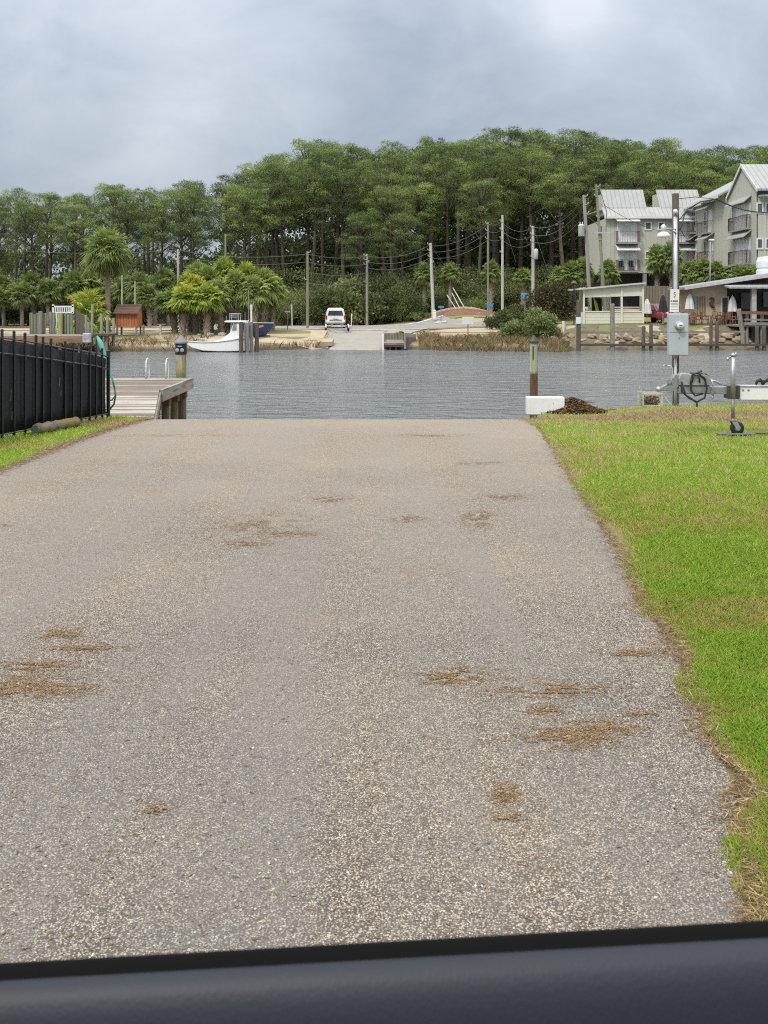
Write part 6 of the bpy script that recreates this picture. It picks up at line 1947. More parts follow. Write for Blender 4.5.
m = MB(); m.bx(dx(384, 76.2), dx(413, 76.2), 76.2, 76.28, fz(343, 76), fz(333.2, 76.2)); m.build('back_panel', PKX, fd)
m = MB(); m.bx(dx(383, 72.9) + .0, dx(405, 72.9) - .08, 72.9, 76.15, fz(343.5, 72.9) - .1, fz(343.5, 72.9) + .02); m.build('deck', GREYRAIL, fd)
m = MB(); m.box((dx(394, 73.1), 73.1, fz(341, 73.1)), (1.35, .25, .16)); m.build('bench', plain('pale_bench', (.42, .39, .34), .8), fd)
m = MB(); m.bx(dx(383, 72.8), dx(405, 72.8), 72.78, 72.86, fz(347, 72.8), fz(345.5, 72.8)); m.build('rail', DARKRAIL, fd)
for px in (390, 396, 402):
    m = MB(); m.box((dx(px, 73), 73, fz(350, 73)), (.12, .12, 1.0)); m.build('pile', DARKPILE, fd)
m = MB(); g = np.random.default_rng(3)
sb = make_shrub(777, .45, .5, SHRUBL, 9, .12, 200, 'weed'); sb.location = at(400, 333, 76.8); sb.location.z = lz(sb.location.x, 76.8) + .1; sb['label'] = 'small weed growing behind the finger dock boards'; sb['category'] = 'weed'

# white vehicle seen from behind
X_, Y_ = (335.5 - 384) / F * 90.5, 90.5
zc_ = gz(336, 90.5) + .08
sv = thing('parked_car', 'white sport utility vehicle seen from behind on the far road', 'car', (X_, Y_, zc_), 0.06)
VW = plain('white_car_paint', (.78, .79, .80), .2, .04)
def loft(m, secs):
    """secs: list of (y, [(halfwidth, z), ...]) symmetric sections"""
    vs = []; n = len(secs[0][1]) * 2
    for y, pr in secs:
        ring = [(-w, z) for w, z in pr] + [(w, z) for w, z in reversed(pr)]
        vs += [(a, y, z) for a, z in ring]
    fs = []
    for i in range(len(secs) - 1):
        for k in range(n):
            q = (k + 1) % n; fs.append((i * n + k, i * n + q, (i + 1) * n + q, (i + 1) * n + k))
    fs.append(tuple(range(n))); fs.append(tuple(range(len(secs) * n - 1, (len(secs) - 1) * n - 1, -1)))
    return m.add(vs, fs)
m = MB(); loft(m, [(0.0, [(.70, .42), (.86, .52), (.90, .80), (.87, 1.08), (.72, 1.62), (.56, 1.73)]), (.25, [(.76, .38), (.91, .5), (.935, .82), (.90, 1.10), (.76, 1.70), (.60, 1.82)]), (2.4, [(.78, .38), (.93, .5), (.95, .82), (.91, 1.10), (.76, 1.72), (.60, 1.84)]), (3.2, [(.78, .38), (.93, .5), (.95, .82), (.90, 1.08), (.82, 1.25), (.70, 1.30)]), (4.5, [(.70, .42), (.86, .5), (.88, .75), (.82, .98), (.7, 1.02), (.5, 1.05)])])
m.build('body', VW, sv, world=False, bevel=.03)
m = MB(); m.add([(-.70, -.012, 1.16), (.70, -.012, 1.16), (.60, .02, 1.58), (-.60, .02, 1.58)], [(0, 1, 2, 3)]); m.v = [(a, b__ - .035 + (c_z - 1.1) * .00, c_z) for a, b__, c_z in m.v]; o_ = m.build('rear_window', glass('car_glass', (.02, .022, .025)), sv, world=False); q = o_.modifiers.new('s', 'SOLIDIFY'); q.thickness = .03
for sx in (-1, 1):
    m = MB(); m.box((sx * .83, -.01, .98), (.14, .09, .38), bev=.02); m.build('tail_light', plain('red_tail_lens', (.30, .03, .03), .2), sv, world=False)
    m = MB(); m.box((sx * 1.02, 3.1, 1.16), (.2, .12, .17), bev=.03); m.build('wing_mirror', BLACKP, sv, world=False)
    m = MB(); m.bx(sx * .905, sx * .93, .5, 2.9, 1.14, 1.55); m.v = [(a - sx * (c_z - 1.14) * .33, b__, c_z) for a, b__, c_z in m.v]; m.build('side_window', glass('car_glass'), sv, world=False)
    for y in (.85, 3.65):
        m = MB(); m.lathe((sx * .80 - .11, y, .34), [(.25, 0), (.35, .02), (.35, .2), (.25, .22)], 20, axis='X'); w_ = m.build('wheel', RUBBER, sv, world=False)
        m = MB(); m.lathe((sx * .915 - .005, y, .34), [(.2, 0), (.2, .012)], 14, axis='X'); m.build('rim', ALU, w_, world=False)
m = MB(); m.box((0, -.06, .55), (1.7, .16, .2), bev=.04); m.build('bumper', plain('grey_bumper', (.50, .51, .52), .4), sv, world=False)
m = MB(); m.box((0, -.055, .88), (.45, .03, .16), bev=.01); m.build('number_plate', plain('plate', (.55, .56, .58), .4), sv, world=False)
m = MB(); m.box((0, -.03, .74), (1.1, .05, .06)); m.build('trim_strip', plain('dark_trim', (.06, .06, .065), .4), sv, world=False)
# trailer behind it
bt_ = thing('boat_trailer', 'empty low boat trailer hitched behind the white vehicle', 'trailer', (X_ + .25, 87.2, gz(340, 87) + .08), 0.12)
for sx in (-1, 1):
    m = MB(); m.tube([(sx * .1, 3.0, .45), (sx * .75, 1.6, .48), (sx * .8, -1.8, .48)], .05, 6); m.build('frame_rail', GALV, bt_, world=False)
    m = MB(); m.lathe((sx * .98 - .09, -.6, .28), [(.18, 0), (.28, .02), (.28, .16), (.18, .18)], 16, axis='X'); m.build('wheel', RUBBER, bt_, world=False)
    m = MB(); m.tube([(sx * .98, -.98, .34), (sx * .98, -.8, .60), (sx * .98, -.4, .60), (sx * .98, -.22, .34)], .06, 6); m.build('fender', WHITEP, bt_, world=False)
    m = MB(); m.box((sx * .45, -.6, .58), (.1, 2.4, .08)); m.build('bunk', GREYRAIL, bt_, world=False)
    m = MB(); m.box((sx * .75, -1.86, .46), (.22, .04, .1)); m.build('light', plain('red_tail_lens', (.3, .03, .03)), bt_, world=False)
for y in (-1.8, .6):
    m = MB(); m.tube([(-.8, y, .46), (.8, y, .46)], .045, 6); m.build('crossmember', GALV, bt_, world=False)
m = MB(); m.tube([(.98, -1.6, .5), (1.16, -1.6, .55), (1.18, -1.6, 1.55)], .045, 6); m.build('guide_post', WHITEP, bt_, world=False)

def sign_post(px, ptop, pbase, D, wpx, hpx, mat, label, postm=None, pane_py=None):
    X = (px - 384) / F * D; zb_ = min(gz(px, D), fz(pbase, D))
    t = thing('sign', label, 'sign', (X, D, zb_))
    m = MB(); m.box((X, D, (zb_ - .2 + fz(ptop, D)) / 2), (.09, .09, fz(ptop, D) - zb_ + .2)); m.build('post', postm or GREYPILE, t)
    m = MB(); m.box((X, D - .065, fz(pane_py or (ptop + hpx / 2), D)), (wpx / F * D, .03, hpx / F * D), bev=.01); m.build('board', mat, t)
    return t
WSG = plain('white_sign_board', (.62, .63, .62), .5, .08)
BSG = plain('blue_sign_board', (.06, .22, .50), .4, .15)
sign_post(468, 317, 337, 78, 11.5, 7.5, WSG, 'white rectangular sign on a post in the marsh grass')
sign_post(441, 306, 318, 100, 6, 2, BSG, 'small flat blue sign on a thin post by the mulch bank')
sign_post(489.8, 304, 316, 99, 6, 3, BSG, 'small blue sign at the foot of the thin greenish pole')
sign_post(525, 293, 303, 91, 7.5, 5.5, plain('bright_blue_sign', (.10, .36, .58), .4, .1), 'bright blue square sign above the dark bushes')
t = sign_post(287.5, 311, 327, 88, 5.5, 1.4, WSG, 'white mailbox-like crosspiece on a post left of the bare pole', GREYPILE)
m = MB(); m.tube([at(292, 326, 88.5), at(291.5, 304.5, 88.5)], .06, 6); tag(m.build('leaning_post', WHITEP), 'thin pale post just right of the white crosspiece post', 'post')
m = MB(); m.tube([at(276, 324, 87), at(283.5, 306, 87)], .045, 6); tag(m.build('leaning_pole', PWG), 'thin green pole leaning right behind the blue bow', 'pole')
m = MB(); c = at(434.5, 318, 101.5); m.box((c.x, c.y, c.z + .25), (.35, .3, .75), bev=.05); m.blob((c.x, c.y, c.z + .7), (.16, .16, .14), 1, .1); tag(m.build('utility_pedestal', WHITEP), 'small white utility pedestal at the foot of the bank pole', 'pedestal')
m = MB(); c = at(441, 319, 100); m.blob((c.x, c.y, lz(c.x, c.y) + .1), (.6, .4, .28), 4, .4); tag(m.build('rock', plain('pale_rock', (.45, .43, .40), .9, .3, 2)), 'pale rock below the flat blue sign', 'rock')
m = MB(); c = at(494.5, 317.5, 95); zz0 = lz(c.x, c.y); m.lathe((c.x, c.y, zz0), [(.13, 0), (.13, .35), (.17, .37), (.17, .42), (.12, .5), (.03, .58)], 10); m.tube([(c.x - .2, c.y, zz0 + .32), (c.x + .2, c.y, zz0 + .32)], .06, 6); tag(m.build('fire_hydrant', plain('red_hydrant', (.45, .04, .03), .5)), 'small red hydrant near the tall white pole', 'hydrant')
# palm props on the bank
for i, (a, b_) in enumerate([((447, 295), (456, 308)), ((453, 288), (464, 306)), ((452, 293), (460, 308))]):
    m = MB(); m.tube([at(a[0], a[1], 107), at(b_[0], b_[1] + 1, 105.5)], .06, 6)
    tag(m.build('palm_prop', PWW), 'slanting timber prop against the bank palm, %s of three' % ['lowest', 'longest', 'middle'][i], 'prop', 'props of the bank palm')
# rocks at the left boat
for i, (px, wp) in enumerate([(210, 6.5), (222, 7.5), (199, 4)]):
    c = at(px, 334, 78.6); r_ = wp / 2 * .078
    m = MB(); m.blob((c.x, c.y, lz(c.x, 78.6) + r_ * .45), (r_, r_ * .8, r_ * .6), i + 40, .4, 10, 7); tag(m.build('boulder', plain('pale_boulder', (.42, .38, .33), .9, .3, 2)), ['round pale boulder under the palms behind the boat bow', 'larger pale boulder under the palms left of the boat tower', 'smallest pale boulder at the left palm trunks'][i], 'rock', 'boulders under the palm clump')

# ------------------------------------------------------------------ white boat at its pilings
YB = 70.6
def bx_(p): return (p - 384) / F * YB
def bz(p): return EYE - (p - HOR) / F * YB
bo = thing('motor_boat', 'white centre-console boat with hard top moored bow left', 'boat', (bx_(220), YB, WATER))
# hull: bow points left (-x), lofted along x
secs = []
for (px, hb, zs, zk) in ((187, .06, 341.5, 345), (193, .40, 341.8, 349), (205, .85, 342.2, 352.5), (220, 1.05, 341.5, 353.5), (232, 1.10, 340, 354), (240, 1.10, 338.5, 354), (252, 1.05, 338.5, 354)):
    x = bx_(px); zt_, zk_ = bz(zs), bz(zk)
    secs.append((x, hb, zt_, zk_))
m = MB(); vs = []; fs = []
for x, hb, zt_, zk_ in secs:
    vs += [(x, YB - hb, zt_), (x, YB - hb * .97, zk_ * .75 + zt_ * .25), (x, YB, zk_), (x, YB + hb * .97, zk_ * .75 + zt_ * .25), (x, YB + hb, zt_), (x, YB, zt_ - .1)]
for i in range(len(secs) - 1):
    for k in range(6): fs.append((i * 6 + k, i * 6 + (k + 1) % 6, (i + 1) * 6 + (k + 1) % 6, (i + 1) * 6 + k))
fs.append(tuple(range(6))); fs.append(tuple(range((len(secs)) * 6 - 1, (len(secs) - 1) * 6 - 1, -1)))
m.add(vs, fs); m.build('hull', GELCOAT, bo, smooth=False, bevel=.03)
m = MB(); m.tube([(x, YB - hb - .01, zt_ + .02) for x, hb, zt_, zk_ in secs], .05, 6); m.build('rub_rail', plain('pale_rub_rail', (.55, .57, .58), .4), bo, smooth=True)
m = MB(); m.prism([(bx_(212), bz(343)), (bx_(216), bz(341)), (bx_(223), bz(338.8)), (bx_(228), bz(335.5)), (bx_(231.5), bz(332.5)), (bx_(233), bz(329)), (bx_(234.5), bz(324)), (bx_(240), bz(323.5)), (bx_(242), bz(330)), (bx_(243), bz(340))], 1.5, 'Y', YB - .75); con = m.build('console', GELCOAT, bo, bevel=.04)
m = MB(); m.prism([(bx_(233.6), bz(330)), (bx_(235), bz(323.5)), (bx_(238), bz(323.5)), (bx_(238), bz(330))], .02, 'Y', YB - .78); m.build('windscreen', plain('smoke_screen', (.24, .27, .30), .1), con)
for px in (231.5, 244):
    for sy in (-.55, .55):
        m = MB(); m.tube([(bx_(px), YB + sy, bz(340)), (bx_(px + (1 if px < 240 else -.5)), YB + sy, bz(322.5))], .035, 6); m.build('tower_leg', ALU, bo)
m = MB(); m.bx(bx_(226), bx_(248), YB - .8, YB + .8, bz(322.2), bz(320.6), bev=.05); top__ = m.build('hard_top', GELCOAT, bo)
m = MB()
m.tube([(bx_(230.5), YB - .5, bz(320.6)), (bx_(230.5), YB - .5, bz(313.8)), (bx_(239.5), YB - .5, bz(313.8)), (bx_(239.5), YB - .5, bz(320.6))], .03, 6)
m.tube([(bx_(230.5), YB + .5, bz(320.6)), (bx_(230.5), YB + .5, bz(313.8)), (bx_(239.5), YB + .5, bz(313.8)), (bx_(239.5), YB + .5, bz(320.6))], .03, 6)
m.tube([(bx_(230.5), YB - .5, bz(315)), (bx_(239.5), YB - .5, bz(315))], .02, 5); m.tube([(bx_(230.5), YB - .5, bz(317)), (bx_(239.5), YB - .5, bz(317))], .02, 5)
m.build('upper_rail', GALV, bo)
m = MB()
for px in (228, 246.5): m.tube([(bx_(px), YB - .7, bz(320.5)), (bx_(px), YB - .75, bz(312 if px > 240 else 316))], .02, 5)
m.build('rod_holder', GALV, bo)
m = MB(); m.prism([(bx_(247), bz(343)), (bx_(247), bz(332)), (bx_(249), bz(329.5)), (bx_(252.5), bz(330.5)), (bx_(254), bz(338)), (bx_(252.5), bz(352))], .45, 'Y', YB - .6); m.build('outboard_motor', plain('pale_grey_motor', (.60, .62, .64), .3), bo, bevel=.05)
m = MB(); m.tube([(bx_(193), YB - .38, bz(340)), (bx_(196), YB - .5, bz(337.8)), (bx_(208), YB - .85, bz(338.5)), (bx_(218), YB - 1.0, bz(340))], .02, 5); m.build('bow_rail', ALU, bo)
# mooring piles
for i, (px, pt, pb, w_, mt) in enumerate([(241.2, 322, 354, 4.4, DARKPILE), (247.2, 323, 352, 4.0, GREYPILE), (251, 322, 352, 4.0, GREYPILE), (256.8, 323, 351, 4.2, DARKPILE)]):
    D = 69.1 + i * .3; X = (px - 384) / F * D
    m = MB(); m.tube([(X, D, -3.2), (X, D, fz(pt, D))], w_ / 2 / F * D, 10)
    tag(m.build('mooring_post', mt), ['leftmost dark mooring post in front of the boat console', 'grey mooring post second from left at the boat stern', 'grey mooring post third from left at the boat stern', 'rightmost dark mooring post beside the blue bow'][i], 'post', 'mooring posts at the white boat')
# masts by the boat
for i, (px, pt, r_) in enumerate([(248.6, 290, .035), (251.3, 304.5, .07)]):
    m = MB(); D = 75.5; X = (px - 384) / F * D; m.tube([(X, D, lz(X, D) - .2), (X, D, fz(pt, D))], r_, 6)
    tag(m.build('mast', PWG if i == 0 else WHITEP), ['thin greenish mast rising behind the boat stern', 'short white mast behind the boat stern'][i], 'mast')
# blue boat bow on the lot
bb2 = thing('blue_boat', 'dark blue boat bow standing on land right of the mooring posts', 'boat', at(262, 335, 78))
m = MB(); D = 78.0
def q_(p): return (p - 384) / F * D
vs = []; fs = []
prof = [(240, .95, 322.5, 335.3), (250, .95, 322.5, 335.5), (258, .85, 322.6, 335.5), (266, .5, 322.8, 335), (271, .2, 323, 330), (273.5, .04, 323, 325)]
for (px, hb, zs, zk) in prof:
    x = q_(px); zt_, zk_ = fz(zs, D), fz(zk, D)
    vs += [(x, D - hb, zt_), (x, D - hb * .6, zk_), (x, D + hb * .6, zk_), (x, D + hb, zt_)]
for i in range(len(prof) - 1):
    for k in range(4): fs.append((i * 4 + k, i * 4 + (k + 1) % 4, (i + 1) * 4 + (k + 1) % 4, (i + 1) * 4 + k))
fs.append((3, 2, 1, 0)); fs.append(tuple(range(len(prof) * 4 - 4, len(prof) * 4)))
m.add(vs, fs); m.build('hull', plain('navy_hull', (.022, .045, .14), .25, .1, 1), bb2)
m = MB(); m.tube([(q_(px), D - hb, fz(zs, D)) for (px, hb, zs, zk) in prof], .04, 5); m.build('gunwale', plain('cream_gunwale', (.5, .5, .45), .5), bb2)
m = MB(); m.add([(q_(259), D - .80, fz(325, D)), (q_(264.5), D - .60, fz(324.8, D)), (q_(264.2), D - .585, fz(326.6, D)), (q_(259), D - .775, fz(327.8, D))], [(0, 1, 2, 3)]); m.v = [(a, b__ - .06, c_z) for a, b__, c_z in m.v]; o_ = m.build('bow_mark', plain('orange_mark', (.65, .28, .12), .5), bb2); q = o_.modifiers.new('s', 'SOLIDIFY'); q.thickness = .02
m = MB(); m.box((q_(256), D, (lz(q_(256), D) + fz(335, D)) / 2), (2.2, .3, max(.1, fz(335, D) - lz(q_(256), D))))
m.build('cradle', GREYRAIL, bb2)

# ------------------------------------------------------------------ left shore
# red shed on posts
YS = 78.0
sh = thing('garden_shed', 'small red-brown wooden shed with dark shingle roof on short legs', 'shed', (dx(126, YS), YS, gz(126, YS)))
x0_, x1_ = dx(115.5, YS), dx(137.5, YS)
m = MB(); m.bx(x0_, x1_, YS, YS + 1.5, fz(327, YS), fz(313, YS)); m.build('wall', planks('red_cedar_board', (.52, .19, .08), (.32, .11, .045), 'Z', 'X', .22, .08), sh)
m = MB(); m.add([(x0_ - .12, YS - .25, fz(314, YS)), (x1_ + .12, YS - .25, fz(314, YS)), (x1_ + .12, YS + .9, fz(305, YS)), (x0_ - .12, YS + .9, fz(305, YS)), (x0_ - .12, YS - .25, fz(313.2, YS)), (x1_ + .12, YS - .25, fz(313.2, YS)), (x1_ + .12, YS + .9, fz(304.2, YS)), (x0_ - .12, YS + .9, fz(304.2, YS))], [(3, 2, 1, 0), (4, 5, 6, 7), (0, 1, 5, 4), (1, 2, 6, 5), (2, 3, 7, 6), (3, 0, 4, 7)])
m.build('roof', planks('mottled_shingle', (.22, .12, .09), (.07, .04, .035), 'X', 'Z', .12, .12, contrast=.5), sh)
for x in (x0_ + .1, x1_ - .1):
    for y in (YS + .1, YS + 1.4):
        m = MB(); m.box((x, y, (lz(x, y) + fz(327, YS)) / 2 - .05), (.12, .12, abs(fz(327, YS) - lz(x, y)) + .1)); m.build('leg', GREYPILE, sh)
# weathered enclosure
GB = planks('green_weathered_board', (.32, .34, .25), (.14, .16, .10), 'Z', 'X', .20, .14, contrast=.5)
GB2 = planks('grey_weathered_board', (.33, .30, .27), (.15, .13, .11), 'Z', 'Y', .16, .12, contrast=.5)
YE = 71.0
en = thing('board_enclosure', 'weathered green-grey board enclosure behind the black fence', 'enclosure', (dx(56, YE), YE, gz(56, YE)))
def panel(p0, p1, pt, pb, D, mat, nm='panel'):
    m = MB(); n = max(2, int((p1 - p0) / 3))
    for k in range(n):
        a = p0 + (p1 - p0) * k / n; b_ = p0 + (p1 - p0) * (k + 1) / n - .35
        m.bx(dx(a, D), dx(b_, D), D, D + .08, fz(pb, D), fz(pt + R.uniform(-.8, .8), D))
    return m.build(nm, mat, en)
panel(29.5, 46, 313.5, 337, YE, GB); panel(49, 55.5, 312, 337, YE + .3, GB); panel(58, 73, 314, 337, YE - .2, GB)
m = MB(); m.tube([(dx(41, YE), YE - .1, WATER - .5), (dx(41, YE), YE - .1, fz(311, YE))], .15, 8); m.build('post', GREYPILE, en)
m = MB(); m.tube([(dx(62, YE), YE - .35, WATER - .5), (dx(62, YE), YE - .35, fz(313, YE))], .16, 8); m.build('post', wood('yellow_green_post', (.36, .37, .14), (.17, .18, .07), 'Z', stretch=8, scale=3), en)
m = MB(); m.add([(dx(74.5, YE), YE, fz(336, YE)), (dx(83, YE + 3), YE + 3, fz(336, YE + 3)), (dx(83, YE + 3), YE + 3, fz(315.5, YE + 3)), (dx(74.5, YE), YE, fz(309, YE)), (dx(74.5, YE) + .08, YE, fz(336, YE)), (dx(83, YE + 3) + .08, YE + 3, fz(336, YE + 3)), (dx(83, YE + 3) + .08, YE + 3, fz(315.5, YE + 3)), (dx(74.5, YE) + .08, YE, fz(309, YE))], [(0, 1, 2, 3), (7, 6, 5, 4), (4, 5, 1, 0), (5, 6, 2, 1), (6, 7, 3, 2), (7, 4, 0, 3)]); m.build('side_panel', GB2, en)
wr = thing('white_railing', 'white slatted railing rising above the weathered enclosure', 'railing', at(63, 330, YE + 1))
D = YE + 1
m = MB(); m.bx(dx(52, D), dx(73.5, D), D, D + .08, fz(307.3, D), fz(305.8, D)); m.bx(dx(54, D), dx(73, D), D, D + .07, fz(313.2, D), fz(312, D)); m.bx(dx(52, D), dx(54, D), D, D + .09, fz(313.5, D), fz(304.5, D)); m.bx(dx(71.8, D), dx(73.6, D), D, D + .09, fz(313.5, D), fz(304.5, D)); m.build('frame', WHITEP, wr)
m = MB()
for k in range(8): a = 55 + k * 2.2; m.bx(dx(a, D), dx(a + 1.1, D), D + .01, D + .06, fz(312, D), fz(307.3, D))
m.build('slats', WHITEP, wr)
m = MB(); m.tube([(dx(56.5, D), D, fz(313, D)), (dx(57, D), D, fz(322, D)), (dx(56, D), D, fz(335, D))], .07, 6); m.build('post', WHITEP, wr)
# dock deck of the left shore
ld = thing('shore_dock', 'low rusty-brown timber dock running along the left shore', 'dock', (dx(60, 67), 67, WATER))
m = MB(); m.bx(dx(-30, 67), dx(84, 67), 66.5, 70.6, fz(337.5, 67), fz(335.7, 67)); m.build('deck', GREYRAIL, ld)
m = MB(); m.bx(dx(-30, 66.4), dx(84, 66.4), 66.38, 66.48, fz(342.5, 66.4), fz(336.8, 66.4)); m.build('fascia', wood('rusty_fascia', (.30, .17, .09), (.13, .075, .04), 'X', stretch=12, scale=2), ld)
m = MB(); m.bx(dx(84, 70), dx(112, 70), 69.2, 71.5, fz(335.5, 70), fz(333.8, 70)); m.build('upper_deck', DARKRAIL, ld)
for px in (-20, 0, 20, 40, 60, 80, 90, 98, 106):
    m = MB(); m.tube([(dx(px, 66.8 if px < 84 else 69.6), 66.8 if px < 84 else 69.6, -3), (dx(px, 66.8 if px < 84 else 69.6), 66.8 if px < 84 else 69.6, fz(337, 67) if px < 84 else fz(335, 70))], .13, 8); m.build('pile', GREYPILE, ld)
m = MB(); c = at(87, 338, 66.2); m.box((c.x, c.y, c.z), (.50, .4, .62), bev=.04); m.box((c.x, c.y - .21, c.z + .08), (.3, .03, .22)); tag(m.build('dock_box', plain('pale_grey_box', (.42, .44, .47), .5, .3)), 'pale grey box hung at the end of the left shore dock', 'box')
# uneven posts between enclosure and palm
for i, (px, pt, tilt) in enumerate([(86, 315, 0), (92.5, 304, -.8), (101.5, 314, 0), (107.2, 315, .5), (88.5, 322, .3), (113.5, 318, 0)]):
    D = 71.5; X = dx(px, D); m = MB(); m.tube([(X + tilt * .1, D, -2), (X, D, fz(pt, D))], .10, 8)
    tag(m.build('timber_post', wood('lichen_post', (.33, .33, .26), (.15, .15, .11), 'Z', stretch=8, scale=3)), ['post right beside the grey side panel', 'tallest weathered post between enclosure and palm', 'weathered post just left of the tall palm trunk', 'weathered post touching the tall palm trunk', 'shortest weathered post near the side panel', 'weathered post left of the red shed'][i], 'post', 'weathered posts between enclosure and shed')
# low rail fence by the track
lf = thing('rail_fence', 'low pale rail fence by the sandy track right of the red shed', 'fence', (dx(153, 80), 80, gz(153, 80)))
for px in (143.5, 160.5):
    m = MB(); m.box((dx(px, 80), 80, gz(px, 80) + .38), (.14, .14, .85)); m.build('post', PWW, lf)
for dz_ in (.32, .68):
    m = MB(); m.bx(dx(143.5, 80), dx(160.5, 80), 79.88, 79.93, gz(152, 80) + dz_ - .05, gz(152, 80) + dz_ + .05); m.build('rail', PWW, lf)

#%%NEARGREEN
# ------------------------------------------------------------------ lawns
GRASS = foliage('lawn_grass', [(0.0, (0.52, 0.38, 0.23)), (0.25, (0.66, 0.55, 0.24)), (0.45, (0.50, 0.61, 0.12)), (0.75, (0.42, 0.66, 0.09)), (1.0, (0.66, 0.82, 0.20))], 0.45, 0.0, 0.5)
STRAW = foliage('pine_straw', [(0.0, (0.11, 0.06, 0.033)), (0.5, (0.235, 0.16, 0.09)), (0.8, (0.37, 0.27, 0.15)), (1.0, (0.52, 0.41, 0.25))], 0.1, 0.0, 0.8)


def fbm(x, y, s, seed):
    """cheap smooth value noise for numpy arrays"""
    r = np.random.default_rng(seed); tab = r.random((64, 64))
    tot = 0; amp = 1; nrm = 0
    for o in range(4):
        u = x * s * 2 ** o + 17.3 * o; v = y * s * 2 ** o + 5.1 * o
        i = np.floor(u).astype(int); j = np.floor(v).astype(int); fu = u - i; fv = v - j
        fu = fu * fu * (3 - 2 * fu); fv = fv * fv * (3 - 2 * fv)
        a = tab[i % 64, j % 64]; b_ = tab[(i + 1) % 64, j % 64]; c = tab[i % 64, (j + 1) % 64]; d = tab[(i + 1) % 64, (j + 1) % 64]
        tot = tot + amp * ((a * (1 - fu) + b_ * fu) * (1 - fv) + (c * (1 - fu) + d * fu) * fv); nrm += amp; amp *= .5
    return tot / nrm


def lawn(n, side, y0, y1, hmin, hmax, wd, name, label, seed):
    g = np.random.default_rng(seed)
    # density per picture area: more blades near
    t = g.random(n); y = 1 / (1 / y0 + (1 / y1 - 1 / y0) * t) if y0 > 1.5 else g.uniform(y0, y1, n)
    if side == 'R':
        xe = lawn_x(y) - 0.015 - 0.015 * np.clip((4.4 - y) / 1.2, 0, 1) + 0.15 * (fbm(y * 1.0, y * 0 + 2, 2.6, 3) - .5) * 2 + 0.05 * (fbm(y * 1.0, y * 0 + 6, 9.0, 5) - .5)
        x = xe - 0.05 + (0.46 * y + 1.2 - xe).clip(0.5) * g.random(n)
        ed = x - xe
    else:
        xe = left_x(y) + 0.16 * (fbm(y, y * 0, 1.5, 4) - .5) * 2
        x = xe - (xe + 0.52 * y + .3).clip(0.3) * g.random(n) * 1.0
        ed = xe - x
    keep = (ed > 0) & (y < near_edge(x) + 0.02)
    f = fbm(x, y, 1.1, 9); f2 = fbm(x, y, 5.0, 10)
    # thinner, browner towards the paving and in worn patches
    p_keep = np.clip(0.30 + ed / 0.10, 0, 1) * np.clip(1.25 - 1.3 * np.clip(f2 - .52, 0, 1) * 3, .35, 1)
    keep &= g.random(n) < p_keep
    x, y, ed, f, f2 = x[keep], y[keep], ed[keep], f[keep], f2[keep]
    m_ = len(x)
    far = np.clip((y - 9) / 6, 0, 1)
    dry = np.clip((fbm(x * .45, y * 1.2, 1.1, 14) - 0.40) * 4.5, 0, 1) * (0.38 + 1.0 * far) + np.exp(-ed / .10) * .35 + far * (.16 if side == 'R' else -.25)
    tint = 0.62 + 0.55 * (f2 - .5) + 0.13 * g.normal(size=m_) - 0.50 * dry
    sc_ = np.clip(y / 6.5, 1.0, 1.9)
    hgt = g.uniform(hmin, hmax, m_) * (0.6 + 0.6 * f2) * np.clip(.45 + ed / .3, .45, 1)
    z = land(x, y)
    th = g.uniform(0, 6.28, m_); ln = hgt * g.uniform(.3, 1.1, m_)
    base = np.stack([x, y, z - .004], 1)
    tip = base + np.stack([np.cos(th) * ln, np.sin(th) * ln, hgt], 1)
    md = base + np.stack([np.cos(th) * ln * .35, np.sin(th) * ln * .35, hgt * .65], 1)
    s_ = np.stack([-np.sin(th), np.cos(th), 0 * th], 1) * (wd * sc_ * g.uniform(.6, 1.2, m_))[:, None]
    V = np.stack([base - s_, base + s_, md + s_ * .8, tip, md - s_ * .8], 1)
    return tag(np_mesh(name, V, GRASS, None, np.clip(tint, 0, 1)), label, 'grass', kind='stuff')
lawn(560000, 'R', 1.9, 18.2, .014, .060, .0020, 'lawn_grass', 'bright green uneven lawn right of the paving', 31)
lawn(90000, 'L', 6.5, 15.0, .02, .06, .0026, 'verge_grass', 'bright green grass verge between fence and paving', 32)


def straw(name, label, X, Y, L0, L1, g, zs=.012, tint=None, asp=.05, lift=.3):
    n = len(X)
    z = np.maximum(land(X, Y), 0) * 0 + np.where(Y < 14.3, 0.0, 0) + 0.008 + g.random(n) ** 2 * zs
    c = np.stack([X, Y, z], 1)
    a = rand_unit(n, g); a[:, 2] *= lift * .3; a /= np.linalg.norm(a, axis=1, keepdims=True)
    up_ = np.array([0, 0, 1.0]); b_ = np.cross(a, up_); b_ /= np.linalg.norm(b_, axis=1, keepdims=True) + 1e-9
    b_ = b_ + g.normal(size=(n, 3)) * .25; b_ /= np.linalg.norm(b_, axis=1, keepdims=True)
    Lh = g.uniform(L0, L1, n)
    return tag(np_mesh(name, diamonds(c, a, b_, Lh, np.maximum(Lh * asp, .0016 * np.clip(Y / 5, 1, 3))), STRAW, None, g.random(n) if tint is None else tint), label, 'debris', kind='stuff')
g = np.random.default_rng(55)
n = 24000
y = 1 / (1 / 1.9 + (1 / 14.6 - 1 / 1.9) * g.random(n))
wv = 0.02 + 0.34 * np.clip(fbm(y, y * 0 + 7, 3.1, 12) - .30, 0, 1)
x = lawn_x(y) + g.normal(size=n) * wv * .42 + .02
k_ = g.random(n) < 0.95
k_ &= ~((y < 4.2) & (g.random(n) < .5))
straw('pine_straw', 'brown pine straw and dead leaves along the lawn edge', x[k_], y[k_], .02, .075, g, .02, g.random(k_.sum()) ** 1.2)
n = 14000
